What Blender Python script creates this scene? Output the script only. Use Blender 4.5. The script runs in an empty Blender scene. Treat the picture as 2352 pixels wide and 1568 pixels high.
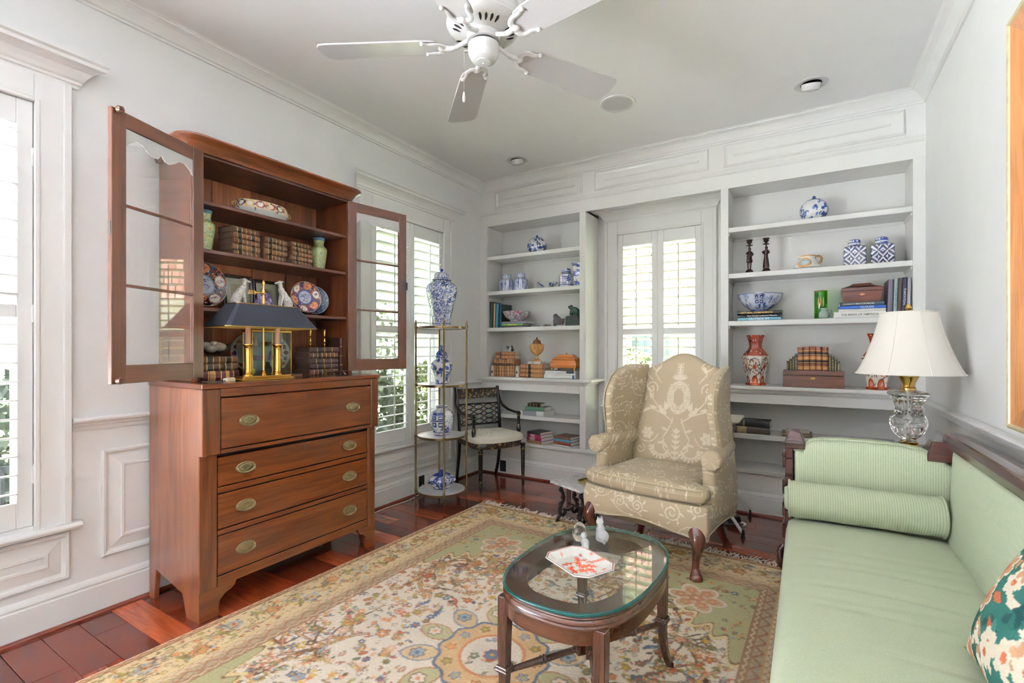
import bpy, bmesh, math, random
import numpy as np
from mathutils import Vector, Matrix, Euler
random.seed(7); rng = np.random.default_rng(7)
PI = math.pi
scn = bpy.context.scene
COL = scn.collection

# ------------------------------------------------------------------ camera
cam = bpy.data.cameras.new('camera'); camo = bpy.data.objects.new('camera', cam); COL.objects.link(camo)
camo.location = (2.92, 0.0, 1.272)
camo.rotation_euler = (PI/2, 0, math.atan(674/1106))
cam.sensor_width = 36; cam.lens = 36*1106/2352; cam.shift_y = 18/2352
cam.clip_start = .05; cam.clip_end = 200
scn.camera = camo

# ------------------------------------------------------------------ world, daylight, exposure
scn.view_settings.view_transform = 'Standard'; scn.view_settings.look = 'None'
scn.view_settings.gamma = 1; scn.view_settings.use_curve_mapping = False
scn.view_settings.exposure = EXPOSURE = 1.64
W = bpy.data.worlds.new('sky'); scn.world = W; W.use_nodes = True
nt = W.node_tree; bg = nt.nodes['Background']
bg.inputs[0].default_value = (.94, .96, 1.02, 1); bg.inputs[1].default_value = 1.4   # bright overcast sky
def portal(name, loc, rot, sx, sy):
    l = bpy.data.lights.new(name, 'AREA'); l.shape = 'RECTANGLE'; l.size = sx; l.size_y = sy; l.cycles.is_portal = True
    o = bpy.data.objects.new(name, l); COL.objects.link(o); o.location = loc; o.rotation_euler = rot
    return o
# the sky comes in through the three shuttered windows and a wide unseen opening added behind the camera for light
portal('sky_portal_near_window', (-.13, .28, 1.43), (0, -PI/2, 0), 1.9, .9)
portal('sky_portal_middle_window', (-.13, 3.09, 1.43), (0, -PI/2, 0), 1.9, .9)
portal('sky_portal_back_window', (1.763, 4.60, 1.43), (-PI/2, 0, 0), .78, 1.9)
portal('sky_portal_added_opening', (-.19, -1.45, 1.33), (0, -PI/2, 0), 2.64, 2.2)
# very high sun from the far side of the house: lights the garden and the pale bounce slab outside the added opening, never the room itself
sl = bpy.data.lights.new('sun', 'SUN'); sl.energy = 168; sl.angle = .01; sl.color = (.88, .912, 1.0)
so = bpy.data.objects.new('sun', sl); COL.objects.link(so); so.rotation_euler = (0, math.radians(17), 0)

# ------------------------------------------------------------------ helpers
def lin(c): return c/12.92 if c <= .04045 else ((c+.055)/1.055)**2.4
def rgb(r, g, b): return (lin(r/255), lin(g/255), lin(b/255), 1)
def rgb3(r, g, b): return np.array([lin(r/255), lin(g/255), lin(b/255)])

def newmat(name):
    m = bpy.data.materials.new(name); m.use_nodes = True
    n = m.node_tree; b = n.nodes['Principled BSDF']
    return m, n, b
def link(n, a, b): n.links.new(a, b)
def node(n, t, **k):
    x = n.nodes.new(t)
    for q, v in k.items():
        if q.startswith('i_'):
            key = q[2:]
            key = int(key) if key.isdigit() else key.replace('_', ' ')
            x.inputs[key].default_value = v
        else: setattr(x, q, v)
    return x
def ramp(n, fac, stops):
    r = n.nodes.new('ShaderNodeValToRGB'); e = r.color_ramp.elements
    while len(e) < len(stops): e.new(.5)
    for k, (p, c) in enumerate(stops): e[k].position = p; e[k].color = c
    link(n, fac, r.inputs[0]); return r
def coords(n, scale=(1,1,1), rot=(0,0,0), kind='Object'):
    t = n.nodes.new('ShaderNodeTexCoord'); mp = n.nodes.new('ShaderNodeMapping')
    link(n, t.outputs[kind], mp.inputs[0]); mp.inputs['Scale'].default_value = scale; mp.inputs['Rotation'].default_value = rot
    return mp.outputs[0]
def bump(n, b, h, strength=.2, dist=.01):
    x = node(n, 'ShaderNodeBump'); x.inputs['Strength'].default_value = strength; x.inputs['Distance'].default_value = dist
    link(n, h, x.inputs['Height']); link(n, x.outputs[0], b.inputs['Normal']); return x
def plain(name, col, rough=.5, metal=0, coat=0, spec=.5, var=.06, scale=6, bmp=0, bscale=60, emit=None, sheen=0):
    m, n, b = newmat(name)
    b.inputs['Roughness'].default_value = rough; b.inputs['Metallic'].default_value = metal
    b.inputs['Coat Weight'].default_value = coat; b.inputs['Coat Roughness'].default_value = .08
    b.inputs['Specular IOR Level'].default_value = spec; b.inputs['Sheen Weight'].default_value = sheen
    co = coords(n)
    nz = node(n, 'ShaderNodeTexNoise', i_Scale=scale, i_Detail=4.0); link(n, co, nz.inputs['Vector'])
    d = tuple(c*(1-var) for c in col[:3])+(1,); u = tuple(min(1, c*(1+var)) for c in col[:3])+(1,)
    r = ramp(n, nz.outputs[0], [(.3, d), (.7, u)]); link(n, r.outputs[0], b.inputs['Base Color'])
    if bmp:
        n2 = node(n, 'ShaderNodeTexNoise', i_Scale=bscale, i_Detail=3.0); link(n, co, n2.inputs['Vector']); bump(n, b, n2.outputs[0], bmp, .004)
    return m
def wood(name, cols, axis=2, rough=.32, coat=.3, scale=1.0, obcol=False, spec=.5, bmp=.06, fine=.45, crough=.12):
    """grain running along local axis (0,1,2)"""
    m, n, b = newmat(name)
    s = [9*scale]*3; s[axis] = .9*scale
    co = coords(n, tuple(s))
    a = node(n, 'ShaderNodeTexNoise', i_Scale=2.2, i_Detail=6.0, i_Distortion=1.2); link(n, co, a.inputs['Vector'])
    s2 = [60*scale]*3; s2[axis] = 2.0*scale
    co2 = coords(n, tuple(s2))
    f = node(n, 'ShaderNodeTexNoise', i_Scale=3.0, i_Detail=4.0); link(n, co2, f.inputs['Vector'])
    mx = node(n, 'ShaderNodeMath', operation='MULTIPLY_ADD'); link(n, f.outputs[0], mx.inputs[0]); mx.inputs[1].default_value = fine
    ad = node(n, 'ShaderNodeMath', operation='MULTIPLY'); link(n, a.outputs[0], ad.inputs[0]); ad.inputs[1].default_value = 1.2-fine
    link(n, ad.outputs[0], mx.inputs[2])
    k = len(cols); r = ramp(n, mx.outputs[0], [(.32+.4*i/(k-1), c) for i, c in enumerate(cols)])
    if obcol:
        oi = node(n, 'ShaderNodeObjectInfo'); mm = node(n, 'ShaderNodeMix', data_type='RGBA', blend_type='MULTIPLY')
        mm.inputs[0].default_value = 1; link(n, r.outputs[0], mm.inputs[6]); link(n, oi.outputs['Color'], mm.inputs[7])
        link(n, mm.outputs[2], b.inputs['Base Color'])
    else: link(n, r.outputs[0], b.inputs['Base Color'])
    b.inputs['Roughness'].default_value = rough; b.inputs['Coat Weight'].default_value = coat; b.inputs['Coat Roughness'].default_value = crough
    b.inputs['Specular IOR Level'].default_value = spec
    if bmp: bump(n, b, f.outputs[0], bmp, .002)
    return m
def attr_mat(name, rough=.5, coat=0, spec=.5, bmp=0, bscale=300, sheen=0, obcol=False):
    m, n, b = newmat(name)
    a = node(n, 'ShaderNodeAttribute', attribute_name='Col')
    co = coords(n); nz = node(n, 'ShaderNodeTexNoise', i_Scale=bscale, i_Detail=3.0); link(n, co, nz.inputs['Vector'])
    r = ramp(n, nz.outputs[0], [(.3, (.88, .88, .88, 1)), (.7, (1.06, 1.06, 1.06, 1))])
    mm = node(n, 'ShaderNodeMix', data_type='RGBA', blend_type='MULTIPLY'); mm.inputs[0].default_value = 1
    link(n, a.outputs['Color'], mm.inputs[6]); link(n, r.outputs[0], mm.inputs[7]); link(n, mm.outputs[2], b.inputs['Base Color'])
    b.inputs['Roughness'].default_value = rough; b.inputs['Coat Weight'].default_value = coat; b.inputs['Coat Roughness'].default_value = .05
    b.inputs['Specular IOR Level'].default_value = spec; b.inputs['Sheen Weight'].default_value = sheen
    if bmp: bump(n, b, nz.outputs[0], bmp, .004)
    return m
def thin_glass(name, tint=(1,1,1,1), refl=1.0, rough=0.0):
    """clear sheet: see-through mixed with a mirror by Fresnel"""
    m = bpy.data.materials.new(name); m.use_nodes = True; n = m.node_tree
    n.nodes.clear(); o = node(n, 'ShaderNodeOutputMaterial')
    t = node(n, 'ShaderNodeBsdfTransparent'); t.inputs[0].default_value = tint
    g = node(n, 'ShaderNodeBsdfGlossy'); g.inputs['Roughness'].default_value = rough
    fr = node(n, 'ShaderNodeFresnel'); ge = node(n, 'ShaderNodeNewGeometry')
    io = node(n, 'ShaderNodeMapRange'); io.inputs['To Min'].default_value = 1.5; io.inputs['To Max'].default_value = 1/1.5   # same mirror strength on both faces
    link(n, ge.outputs['Backfacing'], io.inputs[0]); link(n, io.outputs[0], fr.inputs[0])
    k = node(n, 'ShaderNodeMath', operation='MULTIPLY'); k.inputs[1].default_value = refl; k.use_clamp = True
    mx = node(n, 'ShaderNodeMixShader'); link(n, fr.outputs[0], k.inputs[0]); link(n, k.outputs[0], mx.inputs[0])
    link(n, t.outputs[0], mx.inputs[1]); link(n, g.outputs[0], mx.inputs[2]); link(n, mx.outputs[0], o.inputs[0])
    return m
def solid_glass(name, col=(1,1,1,1), rough=0.0, trans=1.0):
    m, n, b = newmat(name)
    b.inputs['Base Color'].default_value = col; b.inputs['Roughness'].default_value = rough
    b.inputs['Transmission Weight'].default_value = trans; b.inputs['IOR'].default_value = 1.5
    co = coords(n); nz = node(n, 'ShaderNodeTexNoise', i_Scale=30.0); link(n, co, nz.inputs['Vector']); bump(n, b, nz.outputs[0], .03, .002)
    return m

class MB:
    """collects shapes, then builds ONE mesh object"""
    def __init__(s): s.v = []; s.f = []; s.c = []; s.T = None
    def add(s, vs, fs, cs=None):
        o = len(s.v)
        if s.T is not None: vs = [tuple(s.T @ Vector(p)) for p in vs]
        s.v += [tuple(p) for p in vs]; s.f += [tuple(i+o for i in f) for f in fs]
        if cs is not None: s.c += [tuple(c) for c in cs]
        return s
    def box(s, x0, x1, y0, y1, z0, z1):
        vs = [(x, y, z) for x in (x0, x1) for y in (y0, y1) for z in (z0, z1)]
        return s.add(vs, [(0,1,3,2), (4,6,7,5), (0,4,5,1), (2,3,7,6), (0,2,6,4), (1,5,7,3)])
    def prism(s, pts, a0, a1, axis=2, flip=False):
        """polygon in the plane normal to axis (coords in order of the other two axes), extruded a0..a1"""
        n = len(pts); vs = []
        for a in (a0, a1):
            for p in pts:
                q = [p[0], p[1]]; q.insert(axis, a); vs.append(q)
        fs = [tuple(range(n))[::-1], tuple(range(n, 2*n))]+[(i, (i+1) % n, n+(i+1) % n, n+i) for i in range(n)]
        return s.add(vs, fs)
    def lathe(s, prof, seg=32, c=(0,0,0), colfn=None, sx=1, sy=1, a0=0, power=None, cap=True):
        vs = []; cs = []; n = len(prof)
        for (r, z) in prof:
            for k in range(seg):
                a = a0+2*PI*k/seg; ca, sa = math.cos(a), math.sin(a)
                q = 1
                if power: q = (abs(ca)**power+abs(sa)**power)**(-1/power)
                vs.append((c[0]+r*q*ca*sx, c[1]+r*q*sa*sy, c[2]+z))
                if colfn: cs.append(colfn(k/seg, z))
        fs = [(i*seg+k, i*seg+(k+1) % seg, (i+1)*seg+(k+1) % seg, (i+1)*seg+k) for i in range(n-1) for k in range(seg)]
        if cap:
            if prof[0][0] > 1e-5: fs.append(tuple(range(seg))[::-1])
            if prof[-1][0] > 1e-5: fs.append(tuple((n-1)*seg+k for k in range(seg)))
        return s.add(vs, fs, cs if colfn else None)
    def tube(s, pts, rad, seg=8, closed=False, flat=None, up=(0,0,1)):
        pts = [Vector(p) for p in pts]; n = len(pts)
        if not hasattr(rad, '__len__'): rad = [rad]*n
        vs = []; prevU = None
        for i, p in enumerate(pts):
            if closed: t = pts[(i+1) % n]-pts[i-1]
            else: t = pts[min(i+1, n-1)]-pts[max(i-1, 0)]
            t.normalize()
            u = Vector(up) if prevU is None else prevU
            if abs(t.dot(u)) > .99 and prevU is None: u = Vector((1,0,0))
            u = u-t*t.dot(u); u.normalize(); w = t.cross(u); prevU = u
            for k in range(seg):
                a = 2*PI*(k+.5)/seg
                r = rad[i]; ru, rw = (r, r) if flat is None else (r*flat[0], r*flat[1])
                vs.append(p+u*math.cos(a)*ru+w*math.sin(a)*rw)
        fs = []
        m = n if closed else n-1
        for i in range(m):
            j = (i+1) % n
            for k in range(seg): fs.append((i*seg+k, i*seg+(k+1) % seg, j*seg+(k+1) % seg, j*seg+k))
        if not closed: fs.append(tuple(range(seg))[::-1]); fs.append(tuple((n-1)*seg+k for k in range(seg)))
        return s.add(vs, fs)
    def ball(s, c, r, seg=12, rings=8, sx=1, sy=1, sz=1):
        return s.lathe([(max(1e-6, r*math.sin(PI*i/rings)), -r*sz*math.cos(PI*i/rings)) for i in range(rings+1)], seg, c, sx=sx, sy=sy, cap=False)
    def sweep(s, prof, p0, p1, A, B, m0=0, m1=0):
        """profile points (a,b) carried from p0 to p1; ends mitred by m*a"""
        p0, p1, A, B = Vector(p0), Vector(p1), Vector(A), Vector(B); t = (p1-p0).normalized(); n = len(prof)
        vs = [p0+A*a+B*b+t*(m0*a) for a, b in prof]+[p1+A*a+B*b-t*(m1*a) for a, b in prof]
        return s.add(vs, [tuple(range(n)), tuple(range(2*n-1, n-1, -1))]+[(i, n+i, n+(i+1) % n, (i+1) % n) for i in range(n)])
    def rings(s, u0, u1, v0, v1, steps, M, fill=True):
        """nested rectangles (inset, height) on a plane; M maps (u,v,h) to a point"""
        vs = []; fs = []
        for (d, h) in steps:
            vs += [M(u0+d, v0+d, h), M(u1-d, v0+d, h), M(u1-d, v1-d, h), M(u0+d, v1-d, h)]
        for i in range(len(steps)-1):
            for k in range(4): fs.append((i*4+k, i*4+(k+1) % 4, i*4+4+(k+1) % 4, i*4+4+k))
        if fill: L = (len(steps)-1)*4; fs.append((L, L+1, L+2, L+3))
        return s.add(vs, fs)
    def pillow(s, pos, half, nu=24, nv=24, n=6, q=2.2, colfn=None):
        """closed cushion: pos(u,v)->(centre, normal); half thickness rounds off at the rim"""
        vs = []; cs = []
        for side in (1, -1):
            for j in range(nv+1):
                for i in range(nu+1):
                    u, v = i/nu, j/nv
                    # spread samples to the rim
                    u = .5-.5*math.cos(PI*u)*abs(math.cos(PI*u))**-.25 if 0 else u
                    e = max(0, (1-abs(2*u-1)**n)*(1-abs(2*v-1)**n))**(1/q)
                    p, nm = pos(u, v); p = Vector(p); nm = Vector(nm)
                    h = half(u, v) if callable(half) else half
                    w = p+nm*(h*e*side); vs.append(w)
                    if colfn: cs.append(colfn(w, side))
        K = (nu+1)*(nv+1); fs = []
        for j in range(nv):
            for i in range(nu):
                a = j*(nu+1)+i; b = a+1; c = b+nu+1; d = a+nu+1
                fs.append((a, b, c, d)); fs.append((K+d, K+c, K+b, K+a))
        return s.add(vs, fs, cs if colfn else None)
    def mesh(s, name, smooth=None, bev=0, bseg=1, weld=False):
        me = bpy.data.meshes.new(name); me.from_pydata(s.v, [], s.f)
        if s.c:
            at = me.color_attributes.new('Col', 'FLOAT_COLOR', 'POINT')
            a = np.ones((len(s.v), 4)); a[:, :3] = np.array(s.c)[:, :3]; at.data.foreach_set('color', a.ravel())
        bm = bmesh.new(); bm.from_mesh(me)
        if weld: bmesh.ops.remove_doubles(bm, verts=bm.verts, dist=1e-5)
        bmesh.ops.recalc_face_normals(bm, faces=bm.faces)
        if bev:
            es = [e for e in bm.edges if len(e.link_faces) == 2 and e.calc_face_angle(0) > .5]
            bmesh.ops.bevel(bm, geom=es, offset=bev, segments=bseg, affect='EDGES', profile=.5, clamp_overlap=True)
        bm.to_mesh(me); bm.free()
        if smooth:
            me.polygons.foreach_set('use_smooth', [True]*len(me.polygons)); me.set_sharp_from_angle(angle=math.radians(smooth))
        return me
    def build(s, name, mat, parent=None, smooth=None, bev=0, bseg=1, loc=None, rot=None, weld=False):
        return place(name, s.mesh(name, smooth, bev, bseg, weld), mat, parent, loc, rot)
def place(name, me, mat, parent=None, loc=None, rot=None):
    if mat is not None and not me.materials: me.materials.append(mat)
    o = bpy.data.objects.new(name, me); COL.objects.link(o); o.parent = parent
    if loc is not None: o.location = loc
    if rot is not None: o.rotation_euler = rot
    return o
def tag(o, label, cat, group=None, kind=None):
    o['label'] = label; o['category'] = cat
    if group: o['group'] = group
    if kind: o['kind'] = kind
    return o
def thing(name, label, cat, loc=(0,0,0), rotz=0, group=None, kind=None):
    o = bpy.data.objects.new(name, None); COL.objects.link(o); o.empty_display_size = .05
    o.location = loc; o.rotation_euler = (0, 0, rotz); return tag(o, label, cat, group, kind)
def copy_tree(o, parent=None):
    c = o.copy(); COL.objects.link(c); c.parent = parent
    for ch in list(o.children): copy_tree(ch, c)
    return c
def bezier(p, n=12):
    """Catmull-Rom through points"""
    P = [Vector(x) for x in p]; P = [P[0]*2-P[1]]+P+[P[-1]*2-P[-2]]; out = []
    for i in range(1, len(P)-2):
        for k in range(n):
            t = k/n; a, b, c, d = P[i-1], P[i], P[i+1], P[i+2]
            out.append(.5*((2*b)+(c-a)*t+(2*a-5*b+4*c-d)*t*t+(3*b-a-3*c+d)*t**3))
    out.append(P[-2]); return out
def interp(tab, x):
    xs, ys = zip(*tab); return float(np.interp(x, xs, ys))

class Cv:
    """a small painter: draws motifs into an array that is later read at mesh vertices"""
    def __init__(s, w, h, res, bg):
        s.w, s.h, s.res = w, h, res; s.W, s.H = int(math.ceil(w/res)), int(math.ceil(h/res)); s.a = np.empty((s.H, s.W, 3)); s.a[:] = bg
    def win(s, x, y, r):
        i0 = max(0, int((x-r)/s.res)); i1 = min(s.W, int((x+r)/s.res)+2); j0 = max(0, int((y-r)/s.res)); j1 = min(s.H, int((y+r)/s.res)+2)
        if i1 <= i0 or j1 <= j0: return None
        X, Y = np.meshgrid((np.arange(i0, i1)+.5)*s.res-x, (np.arange(j0, j1)+.5)*s.res-y); return s.a[j0:j1, i0:i1], X, Y
    def ell(s, x, y, a, b, rot, col, pw=2):
        w = s.win(x, y, max(a, b))
        if w is None: return
        A, X, Y = w; c, q = math.cos(rot), math.sin(rot)
        m = (np.abs((X*c+Y*q)/a)**pw+np.abs((-X*q+Y*c)/b)**pw) < 1; A[m] = col
    def leaf(s, x, y, L, wd, rot, col):
        s.ell(x+math.cos(rot)*L/2, y+math.sin(rot)*L/2, L/2, wd/2, rot, col, 1.4)
    def line(s, pts, wd, col):
        for (x0, y0), (x1, y1) in zip(pts[:-1], pts[1:]):
            mx, my = (x0+x1)/2, (y0+y1)/2; L = math.hypot(x1-x0, y1-y0); w = s.win(mx, my, L/2+wd)
            if w is None or L < 1e-9: continue
            A, X, Y = w; dx, dy = (x1-x0)/L, (y1-y0)/L; t = np.clip(X*dx+Y*dy, -L/2, L/2)
            m = (X-t*dx)**2+(Y-t*dy)**2 < (wd/2)**2; A[m] = col
    def rect(s, x0, y0, x1, y1, col): s.a[max(0, int(y0/s.res)):max(0, int(y1/s.res)), max(0, int(x0/s.res)):max(0, int(x1/s.res))] = col
    def flower(s, x, y, r, n, c1, c2, out=None, rot=0):
        for k in range(n):
            a = rot+2*PI*k/n
            if out is not None: s.ell(x+.58*r*math.cos(a), y+.58*r*math.sin(a), .52*r, .40*r, a, out)
        for k in range(n):
            a = rot+2*PI*k/n; s.ell(x+.55*r*math.cos(a), y+.55*r*math.sin(a), .40*r, .28*r, a, c1)
        s.ell(x, y, .3*r, .3*r, 0, c2)
    def spiral(s, x, y, r, a0, turns, wd, col, sgn=1):
        pts = []; N = int(14*abs(turns))+4
        for k in range(N+1):
            t = k/N; rr = r*(1-.85*t); a = a0+sgn*2*PI*turns*t; pts.append((x+rr*math.cos(a), y+rr*math.sin(a)))
        s.line(pts, wd, col); return pts
    def at(s, x, y, wrap=False):
        i = int(x/s.res); j = int(y/s.res)
        if wrap: i %= s.W; j %= s.H
        return s.a[min(max(j, 0), s.H-1), min(max(i, 0), s.W-1)]
    def shift(s, dx): s.a = np.roll(s.a, int(dx/s.res), axis=1)
# ================================================================== materials
M_wall = plain('wall_paint', rgb(238, 238, 238), .55, var=.012, bmp=.03, bscale=220)
M_ceil = plain('ceiling_paint', rgb(246, 246, 247), .6, var=.01, bmp=.03, bscale=220)
M_trim = plain('trim_gloss_white', rgb(238, 237, 236), .28, var=.012, spec=.5)
M_case = plain('bookcase_white', rgb(236, 235, 233), .25, var=.012)
M_shut = plain('shutter_white', rgb(240, 240, 240), .35, var=.01)
M_pane = thin_glass('window_glass', (.97, .99, .98, 1), .8)
M_dark = plain('dark_gap', rgb(30, 28, 26), .8)
M_oak = wood('red_wood_floor', [rgb(128, 62, 44), rgb(176, 92, 62), rgb(205, 122, 86)], 0, .16, .35, 1.1, obcol=True)
M_shoe = wood('shoe_wood', [rgb(74, 30, 20), rgb(104, 46, 28)], 1, .25)
RW, YB, HC, YR = 3.6, 4.145, 2.99, -2.8
NX0, NX1, YN = 1.189, 2.342, 4.47     # window niche

def wall_holes(mb, u0, u1, v0, v1, holes, M, th):
    """flat wall with rectangular openings; M(u,v,d) with d the depth into the wall"""
    us = sorted({u0, u1}|{h[0] for h in holes}|{h[1] for h in holes}); vs_ = sorted({v0, v1}|{h[2] for h in holes}|{h[3] for h in holes})
    inside = lambda u, v: any(h[0] < u < h[1] and h[2] < v < h[3] for h in holes)
    for i in range(len(us)-1):
        for j in range(len(vs_)-1):
            a, b, c, d = us[i], us[i+1], vs_[j], vs_[j+1]
            if inside((a+b)/2, (c+d)/2): continue
            for q in (0, th): mb.add([M(a, c, q), M(b, c, q), M(b, d, q), M(a, d, q)], [(0, 1, 2, 3)])
    for (a, b, c, d) in list(holes)+[(u0, u1, v0, v1)]:
        P = [(a, c), (b, c), (b, d), (a, d)]
        for k in range(4):
            p, r = P[k], P[(k+1) % 4]
            mb.add([M(p[0], p[1], 0), M(r[0], r[1], 0), M(r[0], r[1], th), M(p[0], p[1], th)], [(0, 1, 2, 3)])
    return mb
def struct(name, mb, m, label, cat='wall', **k):
    return tag(mb.build(name, m, None, **k), label, cat, kind='structure')

# ================================================================== shell
LW = lambda u, v, d: (-d, u, v)            # left wall: u along y
BW = lambda u, v, d: (u, YB+d, v)          # back wall
NW = lambda u, v, d: (u, YN+d, v)
RWm = lambda u, v, d: (RW+d, u, v)
WIN = {1: (.28-.437, .28+.437), 2: (2.656, 3.53), 3: (1.384, 2.143)}
ZS0, ZS1 = .49, 2.365
wl = struct('wall_left', wall_holes(MB(), YR, YN+.2, -.02, HC, [(WIN[1][0], WIN[1][1], ZS0, ZS1), (WIN[2][0], WIN[2][1], ZS0, ZS1), (-2.55, -.35, -.01, 2.65)], LW, .18), M_wall, 'white painted left wall with two shuttered windows', weld=False)  # last hole is an unseen opening, added to brighten the room
wr = struct('wall_right', MB().box(RW, RW+.15, YR, YN+.2, -.02, HC), M_wall, 'white painted right wall behind the green sofa')
wb = struct('wall_back', wall_holes(MB(), -.18, RW+.15, -.02, HC, [(WIN[3][0], WIN[3][1], ZS0, ZS1)], NW, .15), M_wall, 'white wall of the window niche between the two bookcases')
wb2 = MB().box(0, RW, YB+.31, YB+.335, -.02, HC).build('backing_wall_panel', M_wall, wb) if 0 else None
struct('wall_rear', MB().box(-.18, RW+.15, YR-.15, YR, -.02, HC), M_wall, 'plain white wall behind the viewer')
struct('ceiling', MB().box(-.18, RW+.15, YR-.15, YN+.2, HC, HC+.1), M_ceil, 'plain white painted ceiling', 'ceiling')

# floor: every plank a piece of its own
fl = struct('floor', MB().box(-.2, RW+.15, YR-.15, YN+.2, -.06, -.0062), M_dark, 'glossy red-brown hardwood floor of wide planks', 'floor')
PC = [(.42, .25, .21), (.34, .20, .17), (.58, .34, .26), (.84, .56, .38), (.48, .28, .23), (.30, .18, .16), (.72, .45, .31), (.98, .72, .48), (.44, .26, .22), (.38, .22, .19)]
PC = [tuple(.60*v**1.18 for v in c) for c in PC]
y = -.55; pw = .128; r = 0
while y < YB+.03:
    x = -.02-random.random()*.9
    while x < RW:
        L = random.choice((.55, .75, .95, 1.2, 1.45)); a, b = max(x, -.02), min(x+L, RW)
        if b-a > .02:
            o = MB().box(a+.0008, b-.0008, y+.0008, min(y+pw, YB+.02)-.0008, -.006, 0).build('plank', M_oak, fl, bev=.0012)
            c = random.choice(PC); k = random.uniform(.85, 1.15); o.color = (c[0]*k, c[1]*k, c[2]*k, 1)
        x += L
    y += pw; r += 1
MB().box(-.02, RW, YR-.1, -.55, -.006, 0).build('plank', M_oak, fl).color = (.3, .2, .19, 1)

# ------------------------------------------------------------------ mouldings
CROWN = [(0, 0), (.012, 0), (.012, .012), (.022, .016), (.028, .026), (.040, .042), (.058, .058), (.078, .068), (.086, .070), (.086, .078), (.1, .085), (0, .085)]
BASE = [(0, 0), (.018, 0), (.018, .135), (.014, .140), (.014, .146), (.018, .150), (.014, .160), (.010, .166), (.006, .172), (0, .175)]
RAIL = [(0, -.012), (.006, -.012), (.010, .0), (.010, .006), (.020, .012), (.024, .022), (.038, .030), (.042, .038), (.040, .046), (.034, .05), (0, .05)]
SHOE = [(0, 0), (.016, 0), (.015, .008), (.010, .014), (0, .018)]
Z = (0, 0, 1)
ZC = HC-.085
struct('trim_1', MB().sweep(CROWN, (0, YR, ZC), (0, YB, ZC), (1, 0, 0), Z, 0, 1), M_trim, 'white crown moulding above the left wall', 'trim')
struct('trim_2', MB().sweep(CROWN, (0, YB, ZC), (RW, YB, ZC), (0, -1, 0), Z, 1, 1), M_trim, 'white crown moulding above the bookcases', 'trim')
struct('trim_3', MB().sweep(CROWN, (RW, YB, ZC), (RW, YR, ZC), (-1, 0, 0), Z, 1, 0), M_trim, 'white crown moulding above the right wall', 'trim')
bl = struct('baseboard_left', MB().sweep(BASE, (0, -.33, 0), (0, YB, 0), (1, 0, 0), Z, 0, 0), M_trim, 'tall white baseboard along the left wall', 'baseboard')
MB().sweep(SHOE, (.018, -.33, 0), (.018, YB, 0), (1, 0, 0), Z).build('shoe_moulding', M_shoe, bl)
br = struct('baseboard_right', MB().sweep(BASE, (RW, YR, 0), (RW, YB, 0), (-1, 0, 0), Z), M_trim, 'tall white baseboard along the right wall', 'baseboard')
# chair rails
rl = MB()
for a, b in ((YR, -2.57), (.845, 2.53), (3.66, YB)): rl.sweep(RAIL, (0, a, .90), (0, b, .90), (1, 0, 0), Z)
struct('trim_4', rl, M_trim, 'white chair rail along the left wall', 'trim', smooth=30)
struct('trim_5', MB().sweep(RAIL, (RW, YR, .895), (RW, YB, .895), (-1, 0, 0), Z), M_trim, 'white chair rail along the right wall behind the sofa', 'trim', smooth=30)
# raised wainscot panels
PAN = [(0, 0), (0, .012), (.006, .016), (.016, .014), (.022, .006), (.028, .004), (.052, .004), (.056, .010), (.064, .010), (.068, .004), (.070, .004)]
PAN2 = [(0, 0), (0, .012), (.006, .016), (.016, .014), (.022, .004), (.030, .002), (.075, .012), (.078, .016), (.088, .016), (.092, .010), (.094, .010)]
LP = lambda u, v, h: (h, u, v)
for a, b, c, d in ((.958, 2.48, .265, .785), (3.72, 4.08, .265, .785)):
    MB().rings(a, b, c, d, PAN2, LP).build('wainscot_panel', M_trim, wl)
for a, b in ((-.28, .84), (2.535, 3.655)):
    MB().rings(a+.0, b-.0, .215, .43, PAN2, LP).build('wainscot_panel', M_trim, wl)
RP = lambda u, v, h: (RW-h, u, v)
for a, b in ((.1, 1.1), (1.25, 2.45), (2.6, 3.8)):
    MB().rings(a, b, .265, .785, PAN2, RP).build('wainscot_panel', M_trim, wr)

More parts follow.
